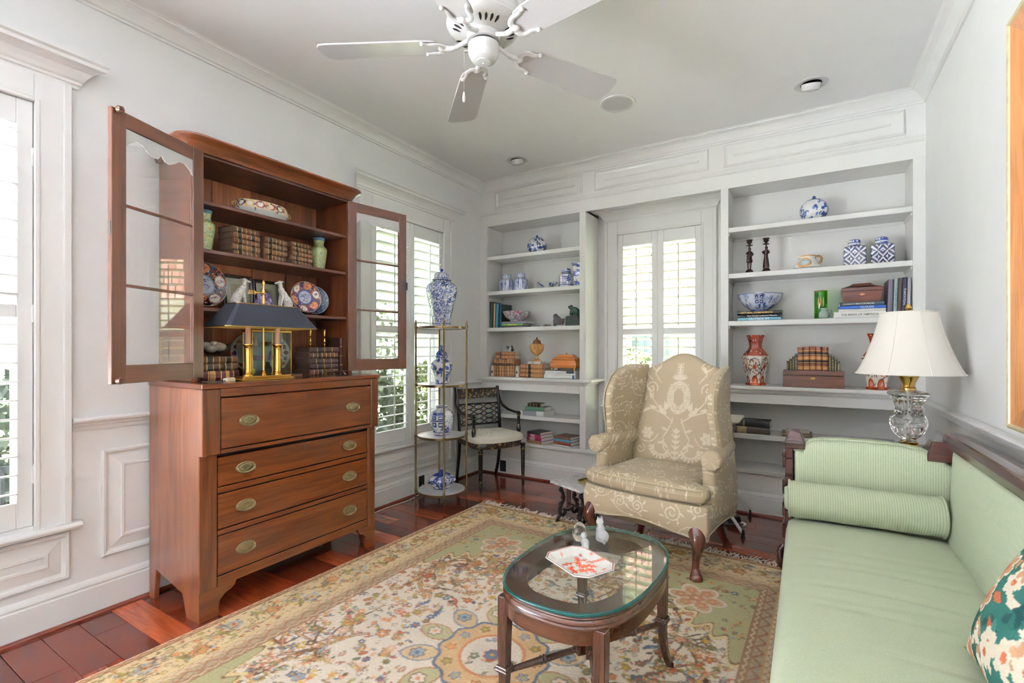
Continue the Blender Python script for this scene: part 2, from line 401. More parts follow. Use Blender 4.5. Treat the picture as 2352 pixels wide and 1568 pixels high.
# ------------------------------------------------------------------ windows with plantation shutters
def louver_mesh(L):
    m = MB(); n = 10; c, t = .043, .0055
    prof = [(c*math.cos(2*PI*k/n), t*math.sin(2*PI*k/n)) for k in range(n)]
    vs = [(x, -L/2, z) for x, z in prof]+[(x, L/2, z) for x, z in prof]
    m.add(vs, [tuple(range(n)), tuple(range(2*n-1, n-1, -1))]+[(i, n+i, n+(i+1) % n, (i+1) % n) for i in range(n)])
    me = m.mesh('louver', 40); me.materials.append(M_shut); return me
HEAD = [(0, 0), (.016, 0), (.016, .014), (.024, .018), (.024, .03), (.032, .036), (.040, .052), (.056, .072), (.078, .086), (.096, .092), (.096, .108), (.108, .116), (.108, .13), (0, .13)]
STOOL = [(0, -.028), (.05, -.028), (.058, -.02), (.06, -.014), (.058, -.006), (.05, 0), (0, 0)]
def window(k, u0, u1, label, co, rotz, panel_shift=0, head=True, head_over=.12):
    """local frame: +x into the room, y along the wall, origin at floor on the wall face"""
    w = thing('window_%d' % k, label, 'window', co, rotz, None, 'structure')
    cw = .125
    c = MB()
    for a, b, s in ((u0-cw, u0, 1), (u1, u1+cw, -1)):
        c.box(0, .018, a, b, .465, 2.49)
        e = (a, a+.03) if s > 0 else (b-.03, b); c.box(.018, .030, e[0], e[1], .465, 2.49)
        e = (b-.018, b) if s > 0 else (a, a+.018); c.box(.018, .024, e[0], e[1], .465, 2.38)
    c.box(0, .018, u0, u1, 2.365, 2.49); c.box(.018, .024, u0, u1, 2.365, 2.383)
    c.build('casing', M_trim, w, bev=.003)
    hb = MB(); o = head_over-.108
    a, b = u0-cw-o+0, u1+cw+o
    hz = 2.485 if head else 2.40
    hb.sweep(HEAD, (0, a, hz), (0, b, hz), (1, 0, 0), Z, -1, -1)
    hb.build('header_cornice', M_trim, w)
    st = MB().box(-.10, .004, u0-.001, u1+.001, .44, .4915); st.sweep(STOOL, (0, u0-cw-.03, .474), (0, u1+cw+.03, .474), (1, 0, 0), Z); st.build('sill', M_trim, w, smooth=30)
    # sashes and glass
    sa = MB(); x0, x1 = -.13, -.10
    for a, b in ((u0, u0+.045), (u1-.045, u1)): sa.box(x0, x1, a, b, .49, 2.365)
    for a, b in ((.49, .55), (1.40, 1.44), (2.31, 2.365)): sa.box(x0+.002, x1-.002, u0, u1, a, b)
    sa.build('sash', M_shut, w)
    for a, b in ((.55, 1.40), (1.44, 2.31)): MB().box(-.118, -.114, u0+.045, u1-.045, a, b).build('pane', M_pane, w)
    # two shutter panels
    pwid = (u1-u0)/2; st_ = .052; L = pwid-2*st_-.006; me = louver_mesh(L)
    for p in range(2):
        a = u0+p*pwid+.002; b = a+pwid-.004; cy = (a+b)/2; f = MB()
        for q, r in ((a, a+st_), (b-st_, b)): f.box(-.022, .008, q, r, .493, 2.362)
        for z0, z1 in ((.493, .605), (1.41, 1.466), (2.25, 2.362)): f.box(-.020, .006, a+st_, b-st_, z0, z1)
        sp = f.build('shutter_panel', M_shut, w, bev=.003)
        for lo, hi in ((.605, 1.41), (1.466, 2.25)):
            n = 10; g = (hi-lo)/n
            for i in range(n):
                place('louver', me, None, sp, (-.007, cy, lo+g*(i+.5)), (0, math.radians(-10), 0))
            rod = MB().tube([(.040, cy, lo+.02), (.040, cy, hi-.03)], .0055, 6)
            rod.build('tilt_rod', M_shut, sp)
        hg = MB(); q = a if p == 0 else b
        for zz in (.72, 1.43, 2.12): hg.box(.004, .014, q-.006, q+.006, zz-.04, zz+.04)
        hg.build('hinge', M_shut, sp, bev=.002)
    return w
window(1, *WIN[1], 'tall white-shuttered window at the far left edge, before the wooden cabinet', (0, 0, 0), 0)
window(2, *WIN[2], 'tall white-shuttered window on the left wall behind the blue vase stand', (0, 0, 0), 0)
# the back window faces -y: local x -> world -y
cx = (WIN[3][0]+WIN[3][1])/2; hw = (WIN[3][1]-WIN[3][0])/2
window(3, -hw, hw, 'white-shuttered window in the niche behind the tan wing chair', (cx, YN, 0), -PI/2, head_over=.09)

# ------------------------------------------------------------------ back wall: frieze and niche
frz = struct('trim_6', MB().box(0, RW, YB, YB+.022, 2.545, ZC+.02).box(0, RW, YB+.022, YN-.001, 2.68, ZC+.02), M_case, 'white panelled frieze above the bookcases and the window niche', 'trim')
PANF = [(0, 0), (0, .010), (.008, .016), (.014, .010), (.020, .006), (.030, .003), (.034, .003), (.075, -.012+.016), (.078, .013), (.084, .013), (.086, .007)]
BP = lambda u, v, h: (u, YB-h, v)
for a, b in ((.20, 1.158), (1.282, 2.251), (2.364, 3.491)):
    MB().rings(a, b, 2.715, 2.885, PANF, BP).build('frieze_panel', M_case, frz)
BEAD = [(0, 0), (.008, 0), (.012, .006), (.008, .012), (.014, .018), (.018, .028), (.014, .034), (0, .034)]
MB().sweep(BEAD, (0, YB, 2.655), (RW, YB, 2.655), (0, -1, 0), Z).build('bead_moulding', M_case, frz, smooth=30)
# low plinth with its ledge running right across, and the baseboard under it
pl = struct('baseboard_back', MB().box(0, RW, YB, YB+.33, 0, .315), M_case, 'white plinth and baseboard under the bookcases', 'baseboard')
MB().sweep(BASE, (0, YB, 0), (RW, YB, 0), (0, -1, 0), Z).build('base_moulding', M_trim, pl)
MB().sweep(SHOE, (0, YB-.018, 0), (RW, YB-.018, 0), (0, -1, 0), Z).build('shoe_moulding', M_shoe, pl)
MB().box(0, RW, YB-.022, YB+.33, .315, .345).build('ledge', M_case, pl, bev=.004)

def bookcase(label, x0, x1, o0, o1, wrap):
    """x0..x1 outside, o0..o1 clear opening"""
    t = thing('bookcase', label, 'bookcase', ((x0+x1)/2, YB, .345)); c = (x0+x1)/2; zf = .345
    def P(name, mb, **k):
        mb.v = [(p[0]-c, p[1]-YB, p[2]-zf) for p in mb.v]; return mb.build(name, M_case, t, **k)
    f = MB()
    for a, b in ((x0, o0), (o1, x1)): f.box(a, b, YB, YB+.022, zf, 2.545)
    f.box(o0, o1, YB, YB+.022, .857, .955)
    P('face_frame', f, bev=.002)
    s = MB()
    for a, b in ((o0-.018, o0), (o1, o1+.018)): s.box(a, b, YB+.022, YB+.30, zf, 2.545)
    P('side_panel', s)
    if wrap: a = x1-.018 if wrap > 0 else x0; P('niche_side', MB().box(a, a+.018, YB+.022, YN-.0005, zf, 2.68))
    P('top_panel', MB().box(x0, x1, YB+.022, YB+.312, 2.545, 2.565))
    P('back_panel', MB().box(o0-.018, o1+.018, YB+.30, YB+.312, zf, 2.545))
    for z in (2.233, 1.87, 1.495, .615):
        P('shelf', MB().box(o0, o1, YB+.004, YB+.30, z-.038, z), bev=.003)
        P('cleat', MB().box(o0+.02, o1-.02, YB+.292, YB+.30, z-.060, z-.038).box(o0, o0+.008, YB+.03, YB+.30, z-.060, z-.038).box(o1-.008, o1, YB+.03, YB+.30, z-.060, z-.038))
    ct = MB(); a, b = (x0, x1+.075) if wrap > 0 else (x0-.075 if wrap < 0 else x0, x1)
    q0, q1 = (x0, x1+.06) if wrap > 0 else (x0-.0, x1)
    ct.box(x0, x1, YB-.045, YB+.30, .966, .991)
    NOSE = [(0, 0), (.010, 0), (.014, .008), (.020, .012), (.026, .024), (.036, .030), (.036, .036), (0, .036)]
    ct.sweep(NOSE, (x0, YB, .93), (x1, YB, .93), (0, -1, 0), Z)
    if wrap:
        e = x1 if wrap > 0 else x0; d = wrap
        ct.box(min(e, e+.075*d), max(e, e+.075*d), YB-.045, YN-.001, .966, .991)
        ct.sweep(NOSE, (e, YB, .93), (e, YN-.001, .93), (d, 0, 0), Z)
    P('counter', ct, bev=.002)
    return t
bookcase('white built-in bookcase in the corner, left of the niche window', 0, NX0, .086, 1.128, 1)
bookcase('white built-in bookcase right of the niche window, beside the lamp', NX1, RW, 2.399, 3.534, -1)
# black socket plates
M_black = plain('black_plastic', rgb(22, 22, 24), .35)
def socket(loc, rotz, label):
    t = thing('wall_socket', label, 'socket', loc, rotz, 'black wall sockets')
    MB().box(-.035, .035, -.006, 0, -.055, .055).build('plate', M_black, t, bev=.002)
    MB().box(-.016, .016, -.009, -.006, .008, .036).box(-.016, .016, -.009, -.006, -.036, -.008).build('receptacle', M_black, t, bev=.002)
socket((.30, YB-.019, .09), 0, 'black wall socket on the baseboard behind the black chair')
socket((.019, 3.22, .10), PI/2, 'black wall socket on the left baseboard behind the brass stand')
# ================================================================== shared materials
M_fan = plain('fan_white', rgb(222, 221, 220), .22, var=.01)
M_blade = plain('fan_blade', rgb(190, 188, 186), .2, var=.01)  # white blades greyed, the shade of their undersides put into the colour
M_brass = plain('polished_brass', rgb(216, 176, 96), .18, 1, var=.05)
M_obrass = plain('aged_brass', rgb(122, 104, 76), .32, 1, var=.12)
M_pull = plain('tarnished_brass', rgb(158, 145, 112), .34, 1, var=.12, scale=40)
M_chrome = plain('silver', rgb(225, 225, 225), .14, 1)
CH = [rgb(68, 30, 9), rgb(86, 40, 14), rgb(102, 51, 20)]
M_wz = wood('walnut_grain_upright', [rgb(92, 49, 26), rgb(114, 64, 35), rgb(132, 78, 45)], 2, .3, .7, .8, bmp=0, fine=.15, crough=.2)  # chest sides lighter than the fronts, their reflected light put into the colour
M_wy = wood('walnut_grain_long', CH, 1, .25, .35, .8, bmp=.02)
M_stile = wood('walnut_stile', [rgb(68, 33, 16), rgb(86, 44, 22), rgb(100, 54, 28)], 2, .24, .4, .8)
M_door = wood('walnut_door', [rgb(64, 37, 24), rgb(84, 50, 32), rgb(100, 61, 40)], 2, .28, .3, .8)
M_doorh = wood('walnut_door_rail', [rgb(64, 37, 24), rgb(84, 50, 32), rgb(100, 61, 40)], 0, .28, .3, .8)
M_in = wood('dark_interior', [rgb(46, 26, 20), rgb(72, 42, 31), rgb(92, 56, 40)], 2, .4, .1, .6)
M_inb = wood('backboard', [rgb(96, 54, 32), rgb(150, 88, 54), rgb(178, 108, 66)], 2, .45, .05, .5, obcol=True)
M_shelfw = wood('hutch_shelf', [rgb(54, 32, 25), rgb(80, 48, 36), rgb(98, 60, 46)], 1, .3, .2, .8)
M_corn = wood('cornice_walnut', [rgb(66, 32, 15), rgb(90, 46, 22), rgb(110, 59, 29)], 1, .2, .5, .8)
M_pdoor = thin_glass('cabinet_glass', (.985, .985, .98, 1), 1.6)
M_hole = plain('keyhole_black', rgb(18, 12, 10), .6)

# ------------------------------------------------------------------ ceiling fan
def fan():
    t = thing('ceiling_fan', 'white five-blade ceiling fan with a pull chain', 'ceiling fan', (1.71, 1.745, HC)); dz = -HC
    Q = lambda n, m, mt, **k: m.build(n, mt, t, **k)
    def L(prof, seg=48): return MB().lathe([(r, z+dz) for r, z in prof], seg)
    Q('canopy', L([(.075, HC-.001), (.078, HC-.02), (.07, HC-.05), (.03, HC-.07), (.02, HC-.07)]), M_fan, smooth=40)
    Q('downrod', L([(.014, 2.93), (.014, 2.80)], 16), M_fan, smooth=40)
    Q('motor_housing', L([(.03, 2.83), (.09, 2.825), (.125, 2.80), (.150, 2.78), (.158, 2.765), (.158, 2.705), (.162, 2.70), (.162, 2.69), (.156, 2.682), (.152, 2.672), (.138, 2.662), (.100, 2.652), (.075, 2.648), (.072, 2.62), (.03, 2.618)]), M_fan, smooth=35)
    for g in range(5):
        for k in range(4):
            a = math.radians(63+36+72*g-17+11.5*k); m = MB(); pts = []
            for q in range(12):
                b = 2*PI*q/12; pts.append((.119+.018*math.cos(b), .0052*math.sin(b)*(1.3 if math.cos(b) > 0 else .9)))
            zt = lambda r: 2.6525+dz+(r-.100)*.26-.0012
            vs = [(r*math.cos(a)-s*math.sin(a), r*math.sin(a)+s*math.cos(a), zt(r)) for r, s in pts]
            m.add(vs+[(x, y, z+.004) for x, y, z in vs], [tuple(range(12))[::-1], tuple(range(12, 24))]+[(i, (i+1) % 12, 12+(i+1) % 12, 12+i) for i in range(12)])
            Q('vent_slot', m, M_hole)
    Q('switch_ring', L([(.058, 2.63), (.060, 2.612), (.060, 2.606), (.02, 2.604)]), M_dark, smooth=40)
    Q('switch_housing', L([(.02, 2.607), (.068, 2.607), (.068, 2.575), (.064, 2.562), (.054, 2.545), (.038, 2.536), (.034, 2.536), (.033, 2.532), (.006, 2.530), (.005, 2.526), (.001, 2.525)]), M_fan, smooth=30)
    # blades
    n = 30; w0, w1 = .070, .086; pts = []
    R0, R1 = .185, .735
    out = [(R0+.01, -.035), (R0+.03, -.06), (R0+.07, -w0), (R1-.045, -w1), (R1-.018, -w1+.005), (R1-.003, -w1+.028)]
    poly = out+[(R1+.004, 0)]+[(x, -y) for x, y in out[::-1]]+[(R0, 0)]
    bm_ = MB().prism(poly, -.0035, .0035).mesh('blade', 40, bev=.0015)
    bm_.materials.append(M_blade)
    ir = MB()
    # bracket: arm from the hub, then a two-horned palm under the blade
    ir.tube(bezier([(.062, 0, .022), (.10, 0, .004), (.14, 0, -.010), (.185, 0, -.006)], 6), [.010]*6+[.0095]*6+[.012]*7, 8)
    def horn(s):
        return bezier([(.182, 0, -.009), (.182, .028*s, -.009), (.205, .046*s, -.009), (.238, .047*s, -.008), (.262, .060*s, -.007)], 6)
    for s in (1, -1): h = horn(s); ir.tube(h, [.016-.009*k/(len(h)-1) for k in range(len(h))], 8, flat=(.5, 1))
    for s in (1, -1): ir.ball((.262, .058*s, -.006), .011, 10, 6)
    ir.ball((.186, 0, -.010), .018, 12, 8, sz=.6)
    irm = ir.mesh('blade_iron', 50); irm.materials.append(M_fan)
    for k in range(5):
        a = math.radians(63+72*k)
        place('blade', bm_, None, t, (0, 0, 2.613+dz), (math.radians(-12), 0, a)); place('blade_iron', irm, None, t, (0, 0, 2.613+dz), (math.radians(-12), 0, a))
    # chain on the camera-left side
    cx_, cy_ = -.062, -.045
    MB().tube([(cx_*.9, cy_*.9, 2.582+dz), (cx_*1.12, cy_*1.12, 2.578+dz)], .006, 8).build('chain_outlet', M_chrome, t)
    MB().tube([(cx_*1.12, cy_*1.12, 2.578+dz), (cx_*1.12, cy_*1.12, 2.40+dz)], .0014, 6).build('pull_chain', M_chrome, t)
    MB().lathe([(.001, .028), (.004, .024), (.0075, 0), (.006, -.016), (.002, -.020), (.001, -.02)], 12, (cx_*1.12, cy_*1.12, 2.375+dz)).build('pull_knob', M_fan, t, smooth=50)
fan()
M_lens = plain('lamp_lens', rgb(215, 214, 212), .15)
def spot(x, y, tilt, az, label):
    t = thing('recessed_spotlight', label, 'ceiling light', (x, y, HC), az, 'recessed eyeball spotlights')
    MB().lathe([(.060, -.001), (.064, -.004), (.092, -.004), (.095, 0), (.06, 0)], 40).build('trim_ring', M_fan, t, smooth=40)
    MB().lathe([(.058, -.002), (.060, -.003), (.0605, -.002)], 40).build('gap_ring', M_dark, t)
    e = MB(); e.T = Matrix.Rotation(tilt, 4, 'X')
    e.lathe([(.057, .0), (.056, -.016), (.050, -.032), (.046, -.038), (.042, -.038), (.041, -.030)], 36, cap=False); e.build('eyeball', M_fan, t, smooth=40)
    e = MB(); e.T = Matrix.Rotation(tilt, 4, 'X'); e.lathe([(.0415, -.026), (.036, -.034), (.02, -.039), (.001, -.040)], 32); e.build('lens', M_lens, t, smooth=50)
spot(.682, 3.763, .18, 0, 'white eyeball spotlight in the ceiling corner above the left bookcase')
spot(2.951, 3.673, .30, .3, 'white eyeball spotlight in the ceiling above the right bookcase')
M_grille = plain('speaker_grille', rgb(196, 195, 193), .7, var=.05, scale=400)
t = thing('ceiling_speaker', 'round flush ceiling speaker with a grey-white grille', 'speaker', (1.80, 3.255, HC))
MB().lathe([(.098, -.002), (.100, -.007), (.118, -.006), (.121, 0), (.098, 0)], 48).build('rim', M_fan, t, smooth=40)
MB().lathe([(.099, -.001), (.098, -.005), (.05, -.0065), (.001, -.007)], 48).build('grille', M_grille, t, smooth=40)

# ------------------------------------------------------------------ secretary cabinet (chest below, open glazed hutch above)
def secretary():
    y0, y1 = 1.145, 2.21; xf, xu, xb = .53, .56, .035
    t = thing('secretary_cabinet', 'tall walnut secretary cabinet with open glazed doors and four brass-handled drawers', 'cabinet', (.30, 1.677, 0)); ox, oy = .30, 1.677
    def P(name, mb, m, parent=None, **k):
        if parent is None or parent is t: mb.v = [(p[0]-ox, p[1]-oy, p[2]) for p in mb.v]; return mb.build(name, m, t, **k)
        mb.v = [(p[0]-ox-parent.location[0], p[1]-oy-parent.location[1], p[2]-parent.location[2]) for p in mb.v]; return mb.build(name, m, parent, **k)
    # sides: one cut panel with feet, and a block for the deeper top drawer
    side = [(xb, .0), (xb+.055, 0), (xb+.075, .155), (xf-.155, .105), (xf-.115, 0), (xf-.001, 0), (xf-.001, .776), (xu-.001, .776), (xu-.001, 1.088), (xb, 1.088)]
    for a, b in ((y0, y0+.022), (y1-.022, y1)):
        s = MB().prism([(p[0], p[1]) for p in side], a, b, 1); P('side_panel', s, M_wz, bev=.002)
    P('back_board', MB().box(xb, xb+.012, y0+.022, y1-.022, .12, 1.088), M_in)
    # front stiles
    for a, b in ((y0+.001, y0+.083), (y1-.06, y1-.001)):
        P('stile', MB().box(xf-.022, xf, a, b, .135, .776), M_stile, bev=.004)
        P('stile', MB().box(xu-.03, xu, a, b, .776, 1.088), M_stile, bev=.004)
    # rails between drawers
    for a, b in ((.583, .611), (.384, .407), (.14, .187)): P('rail', MB().box(xf-.022, xf-.001, y0+.083, y1-.06, a, b), M_wy, bev=.002)
    P('rail', MB().box(xu-.03, xu-.001, y0+.083, y1-.06, .776, .795), M_wy, bev=.002)
    P('rail', MB().box(xu-.03, xu-.001, y0+.083, y1-.06, 1.046, 1.088), M_wy, bev=.002)
    P('drawer_void', MB().box(xb+.03, xf-.03, y0+.03, y1-.03, .14, 1.04), M_hole)
    # bracket feet at the front
    for s, e in ((1, y0), (-1, y1)):
        pr = [(0, 0), (.085, 0), (.092, .02), (.088, .045), (.095, .075), (.118, .098), (.150, .108), (.165, .122), (.172, .142), (0, .142)]
        w_ = 1.0 if s > 0 else .8
        P('bracket_foot', MB().prism([(e+s*(.0015+a*w_), z) for a, z in pr], xf-.024, xf+.0008, 0), M_wy, bev=.002)
    # the top slab
    tp = MB().prism([(xb, y0-.006), (xu+.010, y0-.006), (xu+.010, y1+.006), (xb, y1+.006)], 1.088, 1.112); P('top', tp, M_wy, bev=.004, bseg=2)
    # drawers
    pull = None
    def handle_mesh():
        m = MB(); n = 40
        prof = [(1.0, 0), (1.0, .002), (.92, .0035), (.86, .002), (.62, .002), (.55, .004), (.45, .004), (.40, .0025), (.15, .003), (.001, .004)]
        vs = []
        for r, h in prof:
            for k in range(n): a = 2*PI*k/n; vs.append((h, .050*r*math.cos(a), .028*r*math.sin(a)))
        fs = [(i*n+k, i*n+(k+1) % n, (i+1)*n+(k+1) % n, (i+1)*n+k) for i in range(len(prof)-1) for k in range(n)]
        m.add(vs, fs)
        b = bezier([(.004, -.043, .004), (.012, -.044, -.002), (.013, -.034, -.017), (.012, 0, -.026), (.013, .034, -.017), (.012, .044, -.002), (.004, .043, .004)], 6)
        m.tube(b, .0026, 8); m.ball((.006, -.043, .003), .005, 8, 6); m.ball((.006, .043, .003), .005, 8, 6)
        me = m.mesh('handle', 45); me.materials.append(M_pull); return me
    hm = handle_mesh()
    for i, (z0, z1, x) in enumerate(((.795, 1.046, xu), (.611, .755, xf), (.407, .583, xf), (.187, .384, xf))):
        a, b = y0+.086, y1-.063
        top = z1-.006 if i != 1 else z1
        d = P('drawer', MB().box(x-.028, x-.003, a, b, z0+.004, top), M_wy, bev=.003)
        for yy in (1.364, 2.005):
            zc = (z0+z1)/2; place('handle', hm, None, d, (x-.003-ox, yy-oy, zc))
        k = MB(); k.lathe([(.0045, -.001), (.0045, .001)], 10)
        k.v = [(p[2]+x-.003, p[0]+1.70, p[1]+top-.022) for p in k.v]; k.box(x-.004, x-.0022, 1.698, 1.702, top-.036, top-.024)
        P('keyhole', k, M_hole, d)
    # ---- hutch
    hx = .38; a, b = 1.185, 2.152; zb, zt = 1.112, 2.246; ia, ib = 1.215, 2.122
    for q, r in ((a, ia), (ib, b)): P('hutch_side', MB().box(.045, hx, q, r, zb, zt), M_stile, bev=.002)
    P('hutch_top', MB().box(.045, hx, ia, ib, 2.226, zt), M_in)
    nb = 4
    for i in range(nb):
        q = ia+(ib-ia)*i/nb; r = ia+(ib-ia)*(i+1)/nb
        o = P('back_plank', MB().box(.045, .056, q+.001, r-.001, zb, 2.226), M_inb, bev=.001); k = (.62, 1.0, .70, .55)[i]; o.color = (k, k, k*1.02, 1)
    for z in (2.016, 1.775, 1.482): P('shelf', MB().box(.056, hx-.022, ia, ib, z-.018, z), M_shelfw, bev=.002)
    # cornice with rounded front corners
    CP = [(.0, 2.236), (.014, 2.238), (.018, 2.250), (.022, 2.256), (.030, 2.262), (.034, 2.272), (.052, 2.284), (.066, 2.289), (.072, 2.297), (.070, 2.306), (.060, 2.310)]
    def loop(off):
        pts = [(.045, a-off)]; R_ = .03+off
        for c, s0 in (((hx-.03, a+.03), -90), ((hx-.03, b-.03), 0)):
            for k in range(9): an = math.radians(s0+90*k/8); pts.append((c[0]+R_*math.cos(an), c[1]+R_*math.sin(an)))
        pts.append((.045, b+off)); return pts
    cm = MB(); vs = []; K = len(loop(0))
    for o_, z in CP: vs += [(x, y, z) for x, y in loop(o_)]
    fs = [(i*K+k, i*K+(k+1) % K, (i+1)*K+(k+1) % K, (i+1)*K+k) for i in range(len(CP)-1) for k in range(K)]
    fs += [tuple(range(K))[::-1], tuple((len(CP)-1)*K+k for k in range(K))]
    cm.add(vs, fs); P('cornice', cm, M_corn, smooth=35)
    # ---- doors, hinged on the front edges and swung right back
    def door(hy, vec, s, label):
        W_, H, T_ = .457, 1.106, .020; z0 = 1.132
        ang = math.atan2(vec[1], vec[0])
        # local: x along the width from the hinge, y thickness towards the room side, z up
        d = bpy.data.objects.new('door', None); COL.objects.link(d); d.parent = t; d.location = (hx+.004-ox, hy-oy, z0); d.rotation_euler = (0, 0, ang); d['label'] = label
        sw, rw = .062, .062; bot = .075
        def D(n, mb, m, **k): return mb.build(n, m, d, **k)
        D('stile', MB().box(0, sw, 0, T_, 0, H), M_door, bev=.002); D('stile', MB().box(W_-sw, W_, 0, T_, 0, H), M_door, bev=.002)
        D('door_rail', MB().box(sw, W_-sw, 0.0005, T_-.0005, 0, bot), M_doorh, bev=.001); D('door_rail', MB().box(sw, W_-sw, .0005, T_-.0005, H-rw, H), M_doorh, bev=.001)
        z = [bot, bot+(H-rw-bot)*.337, bot+(H-rw-bot)*.675, H-rw]
        for k in (1, 2): D('muntin', MB().prism([(.004, z[k]-.006), (T_-.004, z[k]-.006), (T_-.004, z[k]+.006), (.004, z[k]+.006)], sw, W_-sw, 0), M_door, bev=.002)
        for k in range(3): D('pane', MB().box(sw, W_-sw, T_/2-.0015, T_/2+.0015, z[k], z[k+1]), M_pdoor)
        # scalloped silver band painting the glass reflection over the top pane
        u0, u1 = sw, W_-sw; pts = [(u0, H-rw), (u0, H-rw-.075)]
        TBL = [(0, .075), (.05, .056), (.14, .036), (.22, .038), (.30, .058), (.38, .072), (.45, .068), (.5, .046), (.55, .068), (.62, .072), (.70, .058), (.78, .038), (.86, .036), (.95, .056), (1, .075)]
        for k in range(1, 60): q = k/60; pts.append((u0+(u1-u0)*q, H-rw-interp(TBL, q)))
        pts += [(u1, H-rw-.075), (u1, H-rw)]
        D('pane_reflection', MB().prism(pts, T_/2-.006 if s < 0 else T_/2+.002, T_/2-.002 if s < 0 else T_/2+.006, 1), M_prefl, smooth=None)
        side = -1 if s < 0 else 1
        return d
    d1 = door(1.222, (.367, -.93), 1, 'open glazed door on the left of the cabinet')
    d2 = door(2.117, (.178, .984), -1, 'open glazed door on the right of the cabinet')
    M_lock = plain('iron_lock', rgb(84, 76, 74), .4, .7)
    # turn buttons and lock
    for zz in (.014, 1.098): MB().lathe([(.001, -.022), (.012, -.02), (.015, -.008), (.012, 0), (.001, .001)], 14).build('turn_button', M_door, d1, loc=(.44, .030, zz), rot=(PI/2, 0, 0), smooth=40)
    MB().box(.452, .4585, .004, .016, .60, .65).build('strike_plate', M_lock, d1)
    MB().box(.408, .455, -.006, .0, .55, .635).box(.43, .461, -.012, .012, .565, .62).build('lock', M_lock, d2, bev=.003)
    for hyy, dd in ((1.218, 1), (2.120, 2)):
        for zz in (1.22, 1.68, 2.13): P('hinge', MB().box(hx-.004, hx+.006, hyy-.003, hyy+.003, zz-.025, zz+.025), M_obrass)
M_prefl = plain('reflection_silver', rgb(205, 203, 203), .35, var=.03)  # silver tone stands for a reflection in the door glass
secretary()
